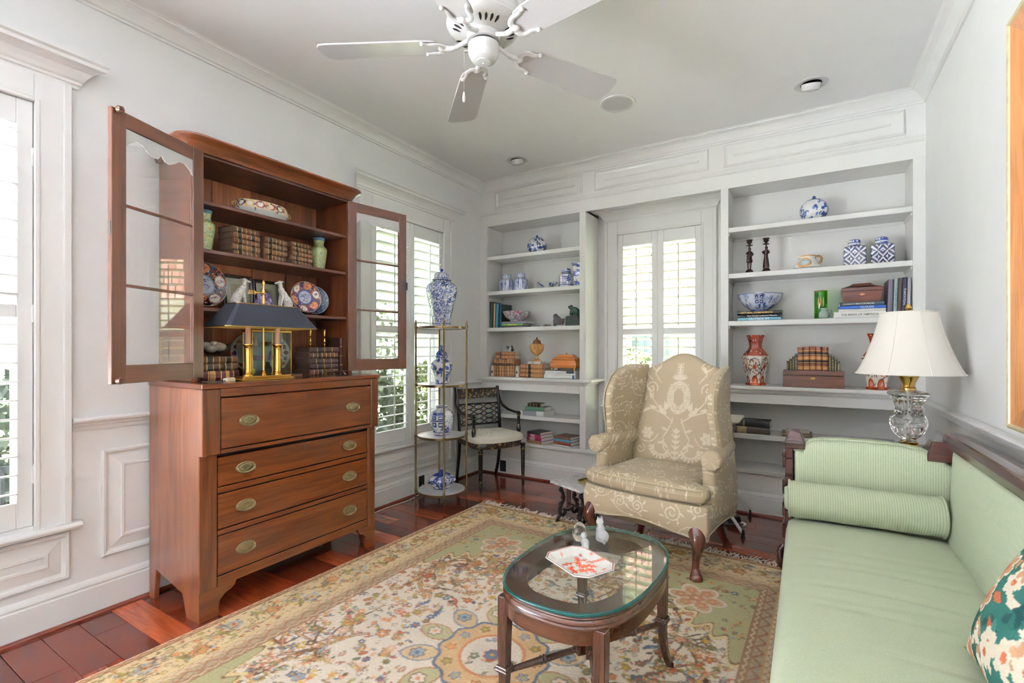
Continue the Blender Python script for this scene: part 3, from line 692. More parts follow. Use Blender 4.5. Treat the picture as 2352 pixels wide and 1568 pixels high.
# ================================================================== rug
def rug():
    HX, HY = 1.235, 1.575; res = .0045; LX, LY = 2*HX, 2*HY
    iv, tan_, green = rgb3(228, 214, 196), rgb3(218, 194, 150), rgb3(174, 168, 126)
    br, dbr, rust, org = rgb3(112, 78, 54), rgb3(78, 56, 44), rgb3(164, 84, 52), rgb3(206, 138, 88)
    blue, lblue, grn, olive, gold = rgb3(84, 102, 126), rgb3(150, 164, 172), rgb3(110, 116, 82), rgb3(146, 136, 74), rgb3(196, 156, 70)
    pink = rgb3(214, 170, 140)
    C = Cv(LX, LY, res, iv)
    X, Y = np.meshgrid((np.arange(C.W)+.5)*res-HX, (np.arange(C.H)+.5)*res-HY)
    ed = np.minimum(HX-np.abs(X), HY-np.abs(Y))          # distance from the rim
    A = C.a; along = np.where(HX-np.abs(X) < HY-np.abs(Y), Y, X)
    FW = .375                                            # border width
    # field: ivory with green scalloped spandrels in the corners
    fx, fy = HX-FW, HY-FW
    sp = np.abs(X)/fx*.62+np.abs(Y)/fy*.80
    ang = np.arctan2(np.abs(Y)/fy-1.0, np.abs(X)/fx-1.0)
    sc = .035*np.sin(ang*26)+.02*np.sin(ang*11)
    rs = random.Random(5)
    pal = [rust, org, blue, olive, gold, grn, lblue, pink, br]
    def leafspray(x, y, a, L, cols, n=5, wd=.0034):
        pts = []; px, py, pa = x, y, a
        for k in range(n):
            pts.append((px, py)); pa += rs.uniform(-.55, .55); px += math.cos(pa)*L/n; py += math.sin(pa)*L/n
        pts.append((px, py)); C.line(pts, wd, br)
        for (qx, qy) in pts[1:]:
            for s in (1, -1):
                if rs.random() < .85: C.leaf(qx, qy, rs.uniform(.016, .028), rs.uniform(.007, .011), pa+s*rs.uniform(.6, 1.4), rs.choice(cols))
        return px, py, pa
    def motif(x, y, big=1.0):
        k = rs.random(); c1, c2 = rs.choice(pal), rs.choice([gold, iv, rust, org]); ro = rs.uniform(0, 6)
        if k < .30: C.flower(x, y, rs.uniform(.014, .026)*big, rs.choice((5, 6)), c1, c2, dbr if rs.random() < .5 else None, ro)
        elif k < .72:
            for q in range(3): C.leaf(x, y, rs.uniform(.018, .032)*big, rs.uniform(.008, .013)*big, ro+q*rs.uniform(.7, 1.3), rs.choice(pal))
        elif k < .86: C.ell(x, y, .016*big, .010*big, ro, dbr); C.ell(x, y, .013*big, .007*big, ro, c1)
        else: C.spiral(x, y, .016*big, ro, 1.1, .0035, br)
    def bird(x, y, a, c):
        C.ell(x, y, .030, .012, a, dbr); C.ell(x, y, .027, .0095, a, c); C.leaf(x-.02*math.cos(a), y-.02*math.sin(a), .045, .012, a+PI+.3, c)
        C.ell(x+.03*math.cos(a+.25), y+.03*math.sin(a+.25), .009, .008, 0, c); C.leaf(x, y, .035, .012, a+2.2, lblue)
    def branch(x, y, a, L, wd, depth):
        n = max(3, int(L/.05)); pts = [(x, y)]
        for k in range(n):
            a += rs.uniform(-.45, .45); x += math.cos(a)*L/n; y += math.sin(a)*L/n; pts.append((x, y))
            if depth and rs.random() < .75: branch(x, y, a+rs.choice((1, -1))*rs.uniform(.5, 1.1), L*.55, wd*.55, depth-1)
            if wd < .008 and rs.random() < .8: motif(x+rs.uniform(-.02, .02), y+rs.uniform(-.02, .02), 1.15)
        C.line(pts, wd+.006, dbr); 
        if wd > .006: C.line(pts, wd-.001, rgb3(196, 158, 122))
        leafspray(x, y, a, .08, [grn, olive, org, rust, gold])
    # field: branches then a scatter of small sprays
    for sx in (1, -1):
        for sy in (1, -1):
            for (bx, by, ba, L) in ((.28, .42, .9, .55), (.42, .95, .4, .40), (.55, .18, .5, .35), (.08, .75, 1.4, .45)):
                branch(HX+sx*bx, HY+sy*by, math.atan2(math.sin(ba)*sy, math.cos(ba)*sx), L, .013, 2)
    cnt = 0
    grid = .043
    for j in range(int(2*fy/grid)):
        for i in range(int(2*fx/grid)):
            x = HX-fx+(i+.5)*grid+rs.uniform(-.016, .016); y = HY-fy+(j+.5)*grid+rs.uniform(-.016, .016)
            if math.hypot(x-HX, y-HY) < .36: continue
            if abs(x-HX)/fx*.62+abs(y-HY)/fy*.80 > .95: continue
            if rs.random() < .16: leafspray(x, y, rs.uniform(0, 6.28), rs.uniform(.05, .08), [grn, olive, org, rust, gold, pink])
            elif rs.random() < .84: motif(x, y, rs.uniform(.8, 1.3))
    for k in range(46):
        x, y = HX+rs.uniform(-.8, .8)*fx, HY+rs.uniform(-.9, .9)*fy
        if math.hypot(x-HX, y-HY) > .42: bird(x, y, rs.uniform(0, 6.28), rs.choice((blue, blue, rust, br, olive)))
    m = (sp+sc > .96) & (ed > FW); A[m] = green
    A[(np.abs(sp+sc-.96) < .012) & (ed > FW)] = rgb3(222, 200, 150); A[(np.abs(sp+sc-.975) < .005) & (ed > FW)] = br
    for sx in (1, -1):
        for sy in (1, -1):
            for k in range(150):
                x, y = HX+sx*rs.uniform(.2, 1)*fx, HY+sy*rs.uniform(.3, 1)*fy
                if abs(x-HX)/fx*.62+abs(y-HY)/fy*.80 < 1.02: continue
                if rs.random() < .3: leafspray(x, y, rs.uniform(0, 6.28), .07, [grn, gold, org, rust, olive], 4, .0035)
                else: motif(x, y, .85)
    # lobed rosette in every spandrel
    for sx in (1, -1):
        for sy in (1, -1):
            x, y = HX+sx*(fx-.26), HY+sy*(fy-.26)
            for k in range(6): C.ell(x+.085*math.cos(k*PI/3), y+.085*math.sin(k*PI/3), .058, .044, k*PI/3, iv)
            for k in range(6): C.ell(x+.080*math.cos(k*PI/3), y+.080*math.sin(k*PI/3), .050, .036, k*PI/3, rgb3(198, 164, 128))
            for k in range(6): C.flower(x+.075*math.cos(k*PI/3), y+.075*math.sin(k*PI/3), .028, 5, rs.choice((rgb3(190, 128, 90), rgb3(176, 112, 82), rgb3(160, 164, 160))), rgb3(206, 176, 120), rgb3(150, 116, 86))
            C.flower(x, y, .040, 6, rgb3(176, 116, 86), rgb3(214, 196, 170), rgb3(140, 104, 76))
    # centre medallion
    for ring, n, r0, a_, b_ in ((0, 12, .345, .075, .050),):
        for k in range(n):
            an = 2*PI*k/n; x, y = HX+.300*math.cos(an), HY+.300*math.sin(an); oc = rgb3(120, 134, 148) if k % 2 else rgb3(176, 124, 88)
            C.ell(x, y, .088, .056, an, oc, 1.7); C.ell(x, y, .079, .048, an, rgb3(212, 182, 142) if k % 2 else rgb3(186, 178, 136), 1.7)
            C.flower(x+.012*math.cos(an), y+.012*math.sin(an), .034, 6, lblue if k % 2 else iv, blue if k % 2 else org, br)
    th = np.arctan2(Y, X); R = np.hypot(X, Y); scal = R+.010*np.cos(12*th)
    A[scal < .235] = blue; A[scal < .222] = rgb3(206, 170, 126)
    for k in range(12):
        an = 2*PI*(k+.5)/12; x, y = HX+.185*math.cos(an), HY+.185*math.sin(an); C.ell(x, y, .03, .02, an+PI/2, rgb3(222, 196, 154)); C.flower(x, y, .024, 5, (org, olive, lblue)[k % 3], gold, br)
    A[R < .140] = org*.8; A[R < .126] = iv
    for k in range(22):
        rr, an = .115*math.sqrt(rs.random()), rs.uniform(0, 6.28); motif(HX+rr*math.cos(an), HY+rr*math.sin(an), .9)
    C.flower(HX, HY, .035, 8, blue, gold, rust)
    # ---- border bands
    A[ed < FW] = br*1.5
    q = along*2*PI
    b = (ed < FW-.006) & (ed > FW-.036); A[b] = rgb3(150, 116, 86); A[b & (np.abs(ed-(FW-.021)+.006*np.sin(q/.05)) < .004)] = rgb3(206, 186, 156)
    b = (ed < FW-.036) & (ed > FW-.082); A[b] = rgb3(178, 156, 124); A[b & (np.abs(ed-(FW-.059)+.014*np.sin(q/.085)) < .007)] = rgb3(150, 100, 72)
    A[b & (np.abs(ed-(FW-.059)-.012*np.sin(q/.043)) < .003)] = rgb3(140, 136, 120)
    b = (ed < FW-.082) & (ed > FW-.088); A[b] = gold
    b = (ed < FW-.088) & (ed > FW-.112); A[b] = rgb3(212, 192, 164); A[b & (np.abs(ed-(FW-.100)+.008*np.sin(q/.045)) < .003)] = rgb3(164, 106, 78)
    b = (ed < FW-.112) & (ed > FW-.118); A[b] = gold
    A[(ed < FW-.118) & (ed > .048)] = tan_
    A[(ed < .048) & (ed > .042)] = br
    b = (ed < .042) & (ed > .016); A[b] = rgb3(188, 158, 116); A[b & (np.abs(ed-.029+.006*np.sin(q/.05)) < .004)] = rust*.8
    A[ed < .016] = rgb3(222, 202, 176)
    # main border: meandering vine, palmettes, leaves and animals
    bw0, bw1 = .050, FW-.120; bc = (bw0+bw1)/2
    def bp(side, s, o):                      # side 0..3, s along, o from the rim
        return ((s, o), (s, LY-o), (o, s), (LX-o, s))[side]
    for side in range(4):
        Ls = LX if side < 2 else LY
        n = int(Ls/.02); pts = [bp(side, .05+(Ls-.1)*k/n, bc+.055*math.sin(2*PI*(Ls*k/n)/.52)) for k in range(n+1)]
        C.line(pts, .005, br)
        s = .06; i = 0
        while s < Ls-.06:
            o = bc+.045*math.sin(2*PI*s/.52+PI); x, y = bp(side, s, o)
            if i % 6 == 0:
                C.flower(x, y, .046, 8, rgb3(178, 178, 168), blue, rgb3(222, 200, 160)); C.flower(x, y, .026, 6, rgb3(206, 176, 128), rust)
            elif i % 6 == 3: C.flower(x, y, .036, 6, rgb3(196, 140, 92), gold, br)
            elif i % 6 in (2, 5): 
                an = rs.uniform(0, 6.28); C.ell(x, y, .036, .013, an, olive*.9); C.leaf(x, y, .05, .014, an+2.4, olive); C.leaf(x, y, .05, .012, an-.8, rgb3(150, 130, 62))
            s += .058; i += 1
        for k in range(int(Ls/.0036)):
            x, y = bp(side, rs.uniform(.05, Ls-.05), rs.uniform(bw0+.012, bw1-.012))
            kk = rs.random()
            if kk < .62: C.leaf(x, y, rs.uniform(.018, .034), rs.uniform(.008, .012), rs.uniform(0, 6.28), rs.choice([br, br, rust, grn, olive, lblue, gold, org, dbr, br]))
            elif kk < .70: C.flower(x, y, rs.uniform(.012, .02), 5, rs.choice([rust, blue, lblue, org, olive]), gold)
            else: C.spiral(x, y, .015, rs.uniform(0, 6), 1.0, .0035, br)
    # worn, soft pile colour
    f = A.copy(); f[1:-1, 1:-1] = .6*A[1:-1, 1:-1]+.1*(A[:-2, 1:-1]+A[2:, 1:-1]+A[1:-1, :-2]+A[1:-1, 2:]); f = f*.94+.06*np.array(rgb3(196, 176, 146)); A = f*(1+.05*rng.standard_normal(A.shape[:2]))[..., None]
    nx, ny = C.W, C.H
    xs = np.linspace(-HX, HX, nx); ys = np.linspace(-HY, HY, ny); XX, YY = np.meshgrid(xs, ys)
    e2 = np.minimum(HX-np.abs(XX), HY-np.abs(YY)); ZZ = .004+.006*np.clip(e2/.012, 0, 1)+.0007*rng.standard_normal(XX.shape)*(e2 > .006)
    me = bpy.data.meshes.new('pile'); N = nx*ny
    me.vertices.add(N); me.vertices.foreach_set('co', np.stack([XX, YY, ZZ], -1).ravel())
    i = np.arange((nx-1)*(ny-1)); a = (i//(nx-1))*nx+i % (nx-1)
    F = np.stack([a, a+1, a+nx+1, a+nx], -1)
    me.loops.add(F.size); me.loops.foreach_set('vertex_index', F.ravel()); me.polygons.add(len(F)); me.polygons.foreach_set('loop_start', np.arange(len(F))*4)
    me.update(calc_edges=True)
    at = me.color_attributes.new('Col', 'FLOAT_COLOR', 'POINT'); at.data.foreach_set('color', np.concatenate([np.clip(A, 0, 1).reshape(-1, 3), np.ones((N, 1))], 1).ravel())
    t = thing('area_rug', 'cream and tan oriental rug with floral border and fringed ends', 'rug', (1.815, 1.655, .001), math.radians(-1.9))
    place('pile', me, attr_mat('rug_pile', .95, spec=.1, bmp=.5, bscale=420), t)
    MB().box(-HX+.002, HX-.002, -HY+.002, HY-.002, 0, .0042).build('backing', plain('rug_backing', rgb(200, 182, 150), .9), t)
    # fringe
    g = MB(); rr = random.Random(3)
    for s in (1, -1):
        for k in range(270 if s > 0 else 200):
            x = -HX+.01+(2*HX-.02)*(k+rr.random())/(270 if s > 0 else 200); L = rr.uniform(.05, .10); a = rr.gauss(0, .5); p = [(x, s*(HY-.004), .008)]
            for q in range(1, 5): a += rr.gauss(0, .25); p.append((p[-1][0]+math.sin(a)*L/4, p[-1][1]+s*math.cos(a)*L/4, max(.003, .010-.001*q+rr.uniform(-.003, .006))))
            g.tube(p, [.0026, .0026, .0024, .0022, .0016], 4)
    o = g.build('fringe', plain('fringe_cotton', rgb(222, 210, 196), .9, var=.1, scale=30), t); o['kind'] = 'stuff'
rug()

# ================================================================== brass etagere with marble tiers
M_marble_w = plain('white_marble', rgb(226, 226, 228), .2, var=.04, scale=5)
def etagere():
    t = thing('etagere', 'tall brass stand with four round white marble shelves', 'plant stand', (.31, 3.145, 0), 0)
    R = .212; zs = (.105, .56, .985, 1.462)
    for k in range(4):
        a = PI/4+PI/2*k; x, y = R*math.cos(a), R*math.sin(a); p = MB()
        prof = [(.004, 0), (.006, .012), (.0055, .02), (.0085, .085), (.0105, .095), (.0105, .12), (.0085, .125), (.0085, 1.46), (.0105, 1.465), (.0105, 1.49), (.006, 1.495), (.0075, 1.505), (.004, 1.515), (.001, 1.516)]
        p.lathe(prof, 14, (x, y, 0)); post = p.build('post', M_obrass, t, smooth=40)
        for z in zs:
            MB().lathe([(.009, -.012), (.0125, -.010), (.0125, .010), (.009, .012)], 14, (x, y, z-.006)).build('collar', M_obrass, post, smooth=40)
    for z in zs:
        MB().lathe([(.192, -.010), (.196, -.009), (.196, .006), (.001, .006)], 64, (0, 0, z-.006)).build('marble_shelf', M_marble_w, t, smooth=30)
        MB().lathe([(.190, -.014), (.201, -.014), (.202, -.004), (.201, .004), (.1965, .004), (.1965, -.0105), (.190, -.0105)], 64, (0, 0, z-.006), cap=False).build('shelf_rim', M_obrass, t, smooth=40)
etagere()

# ================================================================== black painted armchair
M_lacq = plain('black_lacquer', rgb(26, 23, 22), .22, coat=.3, var=.1)
M_gilt = plain('worn_gilt', rgb(168, 128, 72), .4, .4, var=.25, scale=50)
M_cush = plain('cream_cotton', rgb(232, 226, 210), .9, var=.03, bmp=.2, bscale=260)
def gilt_mat():
    m, n, b = newmat('gilded_lacquer'); co = coords(n)
    v = node(n, 'ShaderNodeTexNoise', i_Scale=42.0, i_Detail=3.0); link(n, co, v.inputs['Vector'])
    r = ramp(n, v.outputs[0], [(.54, rgb(30, 24, 21)), (.60, rgb(150, 104, 62)), (.72, rgb(178, 136, 84))]); link(n, r.outputs[0], b.inputs['Base Color']); b.inputs['Roughness'].default_value = .35
    return m
M_giltp = gilt_mat()
def armchair():
    # local: front = +x, origin centre of the four feet
    c = ((.469+.056)/2, (3.483+4.107)/2); t = thing('armchair', 'black lacquered open armchair with gilt decoration and a cream seat cushion', 'armchair', ((.469+.685+.272+.056)/4, (3.483+3.902+4.107+3.688)/4, 0), math.radians(-26.5))
    hw = .225
    # front legs
    for s in (-1, 1):
        leg = MB(); prof = [(.010, 0), (.013, .03), (.016, .06), (.0135, .068), (.0175, .072), (.0175, .082), (.0135, .09), (.0165, .12), (.021, .33), (.023, .36), (.020, .368), (.024, .375), (.024, .40)]
        leg.lathe(prof, 18, (.215, s*hw, 0)); o = leg.build('leg', M_lacq, t, smooth=35)
        for z in (.095, .345): MB().lathe([(.0150 if z < .2 else .0225, -.004), (.0185 if z < .2 else .0245, -.003), (.0185 if z < .2 else .0245, .003), (.015 if z < .2 else .0225, .004)], 18, (.215, s*hw, z)).build('gold_ring', M_brass, o, smooth=40)
        # rear sabre leg running up into the back stile
        b = bezier([(-.285, s*(hw-.005), 0), (-.245, s*hw, .14), (-.215, s*hw, .30), (-.21, s*hw, .42), (-.222, s*hw, .60), (-.25, s*(hw+.005), .78), (-.275, s*(hw+.008), .90)], 6)
        MB().tube(b, [.016]*7+[.018]*12+[.017]*(len(b)-19), 8, flat=(1.15, .9)).build('leg', M_lacq, t, smooth=50)
        # arm: sweeps down from the stile, then forward to the post
        ar = bezier([(-.262, s*(hw+.006), .84), (-.225, s*(hw+.022), .735), (-.13, s*(hw+.036), .682), (-.02, s*(hw+.036), .668), (.10, s*(hw+.022), .665), (.125, s*(hw+.018), .665)], 7)
        MB().tube(ar, .0155, 8, flat=(.9, 1.1)).build('arm', M_lacq, t, smooth=50)
        ap = MB().lathe([(.010, .40), (.018, .41), (.018, .425), (.011, .435), (.010, .45), (.019, .50), (.021, .525), (.017, .545), (.0125, .56), (.0145, .60), (.0165, .655), (.0165, .683)], 16, (.115, s*(hw+.016), 0))
        o = ap.build('arm_post', M_lacq, t, smooth=40)
        for z in (.43, .555, .645): MB().lathe([(.0125, -.003), (.0175, -.002), (.0175, .002), (.0125, .003)], 14, (.115, s*(hw+.016), z)).build('gold_ring', M_brass, o, smooth=40)
    # seat frame, rounded at the front
    def seatloop(off):
        pts = []
        for k in range(17): a = math.radians(-90+180*k/16); pts.append((.10+off+.145*math.cos(a)**.7 if math.cos(a) > 0 else .10+off, (hw+.03+off)*math.sin(a)))
        return pts+[(-.225-off, hw+.01+off), (-.225-off, -hw-.01-off)]
    MB().prism(seatloop(0), .375, .425).build('seat_frame', M_giltp, t, bev=.006, bseg=2, smooth=40)
    # cushion
    cu = MB(); L = seatloop(.012); prof = [(.90, .425), (.985, .428), (1.0, .437), (1.0, .462), (.985, .474), (.93, .484), (.78, .494), (.55, .500), (.3, .502), (.02, .500)]
    vs = []; K = len(L)
    L2 = []
    for k in range(64):
        q = k/64*K; i = int(q); f = q-i; p0, p1 = L[i % K], L[(i+1) % K]; L2.append((p0[0]*(1-f)+p1[0]*f, p0[1]*(1-f)+p1[1]*f))
    K = 64
    for r, z in prof:
        for (x, y) in L2: vs.append(((x+.0)*r, y*r, z+(.004*math.sin(x*60)*math.sin(y*55) if r < .95 else 0)))
    cu.add(vs, [(i*K+k, i*K+(k+1) % K, (i+1)*K+(k+1) % K, (i+1)*K+k) for i in range(len(prof)-1) for k in range(K)]+[tuple(range(K))[::-1], tuple((len(prof)-1)*K+k for k in range(K))])
    co = cu.build('cushion', M_cush, t, smooth=70)
    for r, z in ((.996, .436), (.996, .464)): MB().tube([(x*r*1.004, y*r*1.004, z) for x, y in L2], .0035, 6, closed=True).build('piping', M_cush, co, smooth=60)
    for i, (x, y) in enumerate(((.0, 0), (.09, .08), (.09, -.08), (-.1, .1), (-.1, -.1))): MB().ball((x, y, .500), .007, 8, 6, sz=.5).build('button', M_cush, co, smooth=60)
    # tie hanging at the back corner
    MB().tube(bezier([(-.21, -hw-.02, .44), (-.225, -hw-.035, .38), (-.22, -hw-.03, .30), (-.23, -hw-.03, .25)], 4), .004, 6).build('tie', M_cush, t)
    # back: crest panel and lattice
    def bx_(z): return interp([(.42, -.21), (.60, -.222), (.78, -.25), (.90, -.275)], z)
    cr = MB()
    for k in range(13):
        u = k/12*2-1; d = -.012*(1-u*u)
        cr.v += [(bx_(.79)+d-.010, u*hw, .790), (bx_(.79)+d+.010, u*hw, .790), (bx_(.885)+d+.010, u*hw, .885-.0*u*u), (bx_(.885)+d-.010, u*hw, .885)]
    for k in range(12):
        for q in range(4): cr.f.append((k*4+q, k*4+(q+1) % 4, k*4+4+(q+1) % 4, k*4+4+q))
    cr.f += [(3, 2, 1, 0), (48, 49, 50, 51)]
    cr.build('crest_rail', M_giltp, t, bev=.003, smooth=40)
    for z in (.735, .535):
        MB().tube([(bx_(z)-.008*(1-(u/6-1)**2), hw*(u/6-1), z) for u in range(13)], .0085, 8).build('cross_rail', M_lacq, t, smooth=50)
    for i in range(4):
        for sg in (1, -1):
            zc = .565+.046*i; amp = .024; p = []
            for k in range(25): u = k/24; z = zc+amp*sg*math.cos(u*PI*4); p.append((bx_(z)-.008*(1-(2*u-1)**2)+.002*sg, hw*(2*u-1), z))
            MB().tube(p, .0052, 6).build('lattice_bar', M_lacq, t, smooth=50)
        for k in range(4): z = .565+.046*i; u = (k+.5)/4; MB().ball((bx_(z)+.004, hw*(2*u-1), z), .0085, 8, 6, sy=1.8, sz=.7).build('gilt_boss', M_gilt, t, smooth=60)
armchair()

# ================================================================== wing chair
tanb, crm = rgb3(178, 160, 130), rgb3(220, 208, 184)
def scroll_tile(seed=1, w=.6, h=.6):
    C = Cv(w, h, .0025, tanb); r = random.Random(seed)
    for gy in range(4):
        for gx in range(4):
            x, y, a = (gx+.5+r.uniform(-.2, .2)+.5*(gy % 2))*w/4, (gy+.5+r.uniform(-.2, .2))*h/4, r.uniform(0, 6.28); s = r.choice((1, -1)); R_ = r.uniform(.036, .052)
            for ox in (0, -w):
                C.spiral(x+ox, y, R_, a, 1.6, .0055, crm, s)
                for q in range(5): b = a+s*q*.9; C.leaf(x+ox+R_*math.cos(b), y+R_*math.sin(b), .034, .010, b+s*.8, crm)
                x2, y2, a2 = x+ox+R_*math.cos(a), y+R_*math.sin(a), a; p = [(x2, y2)]
                for q in range(7): a2 -= s*.16; x2 += .015*math.cos(a2-s*PI/2); y2 += .015*math.sin(a2-s*PI/2); p.append((x2, y2))
                C.line(p, .0045, crm); C.leaf(x2, y2, .038, .013, a2-s*PI/2, crm)
            if (gx+gy) % 3 == 0: C.flower(x+.07, y+.03, .022, 6, crm, tanb)
    return C
def back_damask():
    C = Cv(.64, .86, .0025, tanb); mid = .32
    def both(fn):
        for s in (1, -1): fn(s)
    # medallion
    for a, b, c in ((.080, .110, crm), (.074, .103, tanb), (.068, .097, crm), (.060, .087, tanb), (.056, .083, crm), (.036, .058, tanb)): C.ell(mid, .445, a, b, 0, c)
    for k in range(34): a = 2*PI*k/34; C.ell(mid+.074*math.cos(a), .445+.103*math.sin(a), .0055, .0055, 0, crm)
    for k in range(30): a = 2*PI*k/30; C.line([(mid+.040*math.cos(a), .445+.063*math.sin(a)), (mid+.052*math.cos(a), .445+.079*math.sin(a))], .003, tanb)
    # plume over it
    for k in range(7): a = PI/2+(k-3)*.36; C.leaf(mid+.01*math.cos(a), .56, .065 if k == 3 else .055, .014, a, crm)
    C.leaf(mid, .58, .10, .016, PI/2, crm)
    for q in range(5): both(lambda s, q=q: C.leaf(mid, .585+.018*q, .032, .008, PI/2-s*.9, crm))
    def side(s):
        X = lambda d: mid+s*d
        def curl(d, y, r, a, t, sg, w=.008): C.spiral(X(d), y, r, a if s > 0 else PI-a, t, w, crm, sg*s)
        curl(.17, .66, .055, 2.4, 1.4, -1); curl(.24, .73, .035, .5, 1.3, 1); curl(.20, .50, .05, 3.6, 1.4, -1); curl(.255, .43, .03, 1., 1.3, 1); curl(.13, .78, .03, 0, 1.3, 1, .006)
        C.line([(X(.02), .05), (X(.08), .10), (X(.09), .17), (X(.05), .24), (X(.03), .30)], .008, crm)
        C.line([(X(.03), .28), (X(.10), .33), (X(.19), .36), (X(.25), .33)], .009, crm)
        C.line([(X(.10), .33), (X(.18), .42), (X(.19), .48)], .008, crm); C.line([(X(.18), .6), (X(.13), .54)], .007, crm); C.line([(X(.20), .56), (X(.27), .62)], .008, crm)
        for (d, y, L, w, a) in ((.10, .33, .06, .02, .9), (.15, .36, .06, .022, .3), (.2, .36, .05, .02, -.4), (.19, .42, .06, .02, 1.2), (.2, .48, .05, .018, .6), (.18, .6, .06, .02, 2.), (.23, .6, .055, .02, .4), (.26, .63, .05, .018, 1.), (.27, .52, .05, .018, -.5), (.24, .5, .05, .02, 1.4), (.14, .70, .05, .018, 1.3), (.06, .22, .05, .018, .3), (.08, .14, .05, .016, -.2), (.05, .1, .05, .016, .9), (.22, .78, .04, .016, 1.2)):
            C.leaf(X(d), y, L, w, a if s > 0 else PI-a, crm)
        # birds flanking the stem, flowers, crescents
        C.ell(X(.10), .345, .030, .014, .7*s, crm); C.ell(X(.125), .375, .011, .010, 0, crm)
        for q in range(4): C.leaf(X(.09), .35, .07, .012, (1.5+.25*q) if s > 0 else PI-(1.5+.25*q), crm)
        C.flower(X(.205), .19, .046, 6, crm, tanb); C.ell(X(.205), .19, .010, .010, 0, crm)
        C.line([(X(.205+.08*math.cos(a)), .21+.08*math.sin(a)) for a in np.linspace(-2.9, .6, 14)], .007, crm)
        for q in range(9): a = -2.6+q*.33; C.ell(X(.10+.075*math.cos(a)), .10+.06*math.sin(a), .013, .009, a*s, crm)
        C.line([(X(.10+.055*math.cos(a)), .10+.045*math.sin(a)) for a in np.linspace(-2.9, .2, 12)], .012, crm)
        curl(.25, .08, .035, 2., 1.3, 1); curl(.06, .53, .0001, 0, .1, 1)
    both(side)
    for q in range(6): C.leaf(mid, .02+.035*q, .045, .016, PI/2, crm); both(lambda s, q=q: C.leaf(mid, .03+.035*q, .04, .012, PI/2-s*.8, crm))
    return C
M_damask = attr_mat('damask', .62, spec=.35, bmp=.25, bscale=500, sheen=.2)
M_cabr = wood('dark_mahogany', [rgb(44, 22, 17), rgb(72, 36, 26), rgb(92, 48, 34)], 2, .18, .5, 1.2)
def wing_chair():
    t = thing('wing_chair', 'tan and cream damask wing chair on dark cabriole legs', 'armchair', (2.085, 2.837, 0), math.radians(-10))
    TB, BD = scroll_tile(4), back_damask()
    yb = lambda z: .475+.150*max(0, (z-.42))/.82
    top = lambda x: 1.150+.095*(.5+.5*math.cos(PI*min(1, abs(x)/.25)))-.02*max(0, abs(x)-.235)/.03
    def wd(z): return interp([(.36, .335), (.5, .33), (.62, .315), (.9, .272), (1.16, .258)], z)
    # back
    def pos(u, v):
        x0 = 2*u-1; zt = top(x0*.262); z = .34+(zt-.34)*v; x = x0*wd(z)
        return (x, yb(z)+.055, z), (0, -1, .18)
    colb = lambda p, s: BD.at(p[0]+.32, (p[2]-.50)*1.0) if s > 0 else TB.at(p[0]+.4, p[2], True)
    MB().pillow(pos, .062, 120, 170, 10, 2.6, colb).build('backrest', M_damask, t, smooth=80)
    # wings: outline in y,z leaning with the back, flared a little
    def wing(s):
        def fr(z): return interp([(.58, .27), (.68, .235), (.78, .22), (.90, .185), (1.0, .20), (1.08, .26), (1.13, .34), (1.165, .47)], z)
        def pos(u, v):
            z = .56+.605*v; y0, y1 = fr(z), yb(z)+.06
            if v > .93: y0 = max(y0, y0+(v-.93)*.6)
            y = y0+(y1-y0)*u; x = s*(wd(z)+.018+.060*(1-u)**1.3*min(1, .4+v)); return (x, y, z), (-s, -.12, 0)
        c = lambda p, q: TB.at(p[1]+.2*s+.5, p[2]+(.1 if q > 0 else .35), True)
        o = MB().pillow(pos, .034, 70, 120, 12, 2.6, c).build('wing', M_damask, t, smooth=80)
        pts = [Vector(pos(0, v)[0])+Vector((s*.010, -.006, 0)) for v in np.linspace(.03, .99, 30)]
        MB().tube(pts, .005, 6).build('piping', M_pip, o, smooth=60)
    # arms: rolled outwards, pleated front
    def arm(s):
        cx_, zc, rr = .372, .648, .054; m = MB(); n = 64; ny = 80; vs = []; cs = []
        for j in range(ny+1):
            v = j/ny; y = .10+.43*v; k = 1.0+.10*(1-v)**3
            if j == 0: k = .86
            if j == 1: k = 1.0
            for i in range(n):
                a = 2*PI*i/n; r = rr*k*(1+.02*math.sin(9*a)*(v < .06)); vs.append((s*(cx_-.05*v+r*math.cos(a)), y-(.0 if j > 1 else (.012 if j == 0 else .006)), zc+.02*v+r*math.sin(a))); p = vs[-1]; cs.append(TB.at(p[1]+a*.06+.3*s+.6, p[2]+a*.06, True))
        vs.append((s*cx_, .092, zc)); cs.append(tanb); K = len(vs)-1
        fs = [(j*n+i, j*n+(i+1) % n, (j+1)*n+(i+1) % n, (j+1)*n+i) for j in range(ny) for i in range(n)]+[(i, (i+1) % n, K) for i in range(n)]+[tuple(ny*n+i for i in range(n))]
        m.add(vs, fs, cs); m.build('arm', M_damask, t, smooth=70)
        def pos(u, v):
            z = .30+.36*v; return (s*(.345+.015*(1-v)), .06+.10*min(1, v*1.0)*(.3+.7*math.sin(PI*min(v, .8)))+(.48-.10*v)*u, z), (-s, 0, 0)
        MB().pillow(pos, .042, 80, 70, 12, 2.6, lambda p, q: TB.at(p[1]+.5*s+.7, p[2]+.2, True)).build('arm_side', M_damask, t, smooth=80)
    for s in (1, -1): wing(s); arm(s)
    # apron (upholstered seat rail) with a serpentine lower edge
    def fy(x): return -.045+.045*(abs(x)/.39)**3
    n = 72; m = MB(); vs = []; cs = []; Zs = 34
    path = [(-.385, .50)]+[(-.385, .5-.5*k/60) for k in range(1, 60)]+[(x, fy(x)) for x in np.linspace(-.378, .378, 150)]+[(.385, .5*k/60) for k in range(1, 60)]+[(.385, .50)]
    K = len(path)
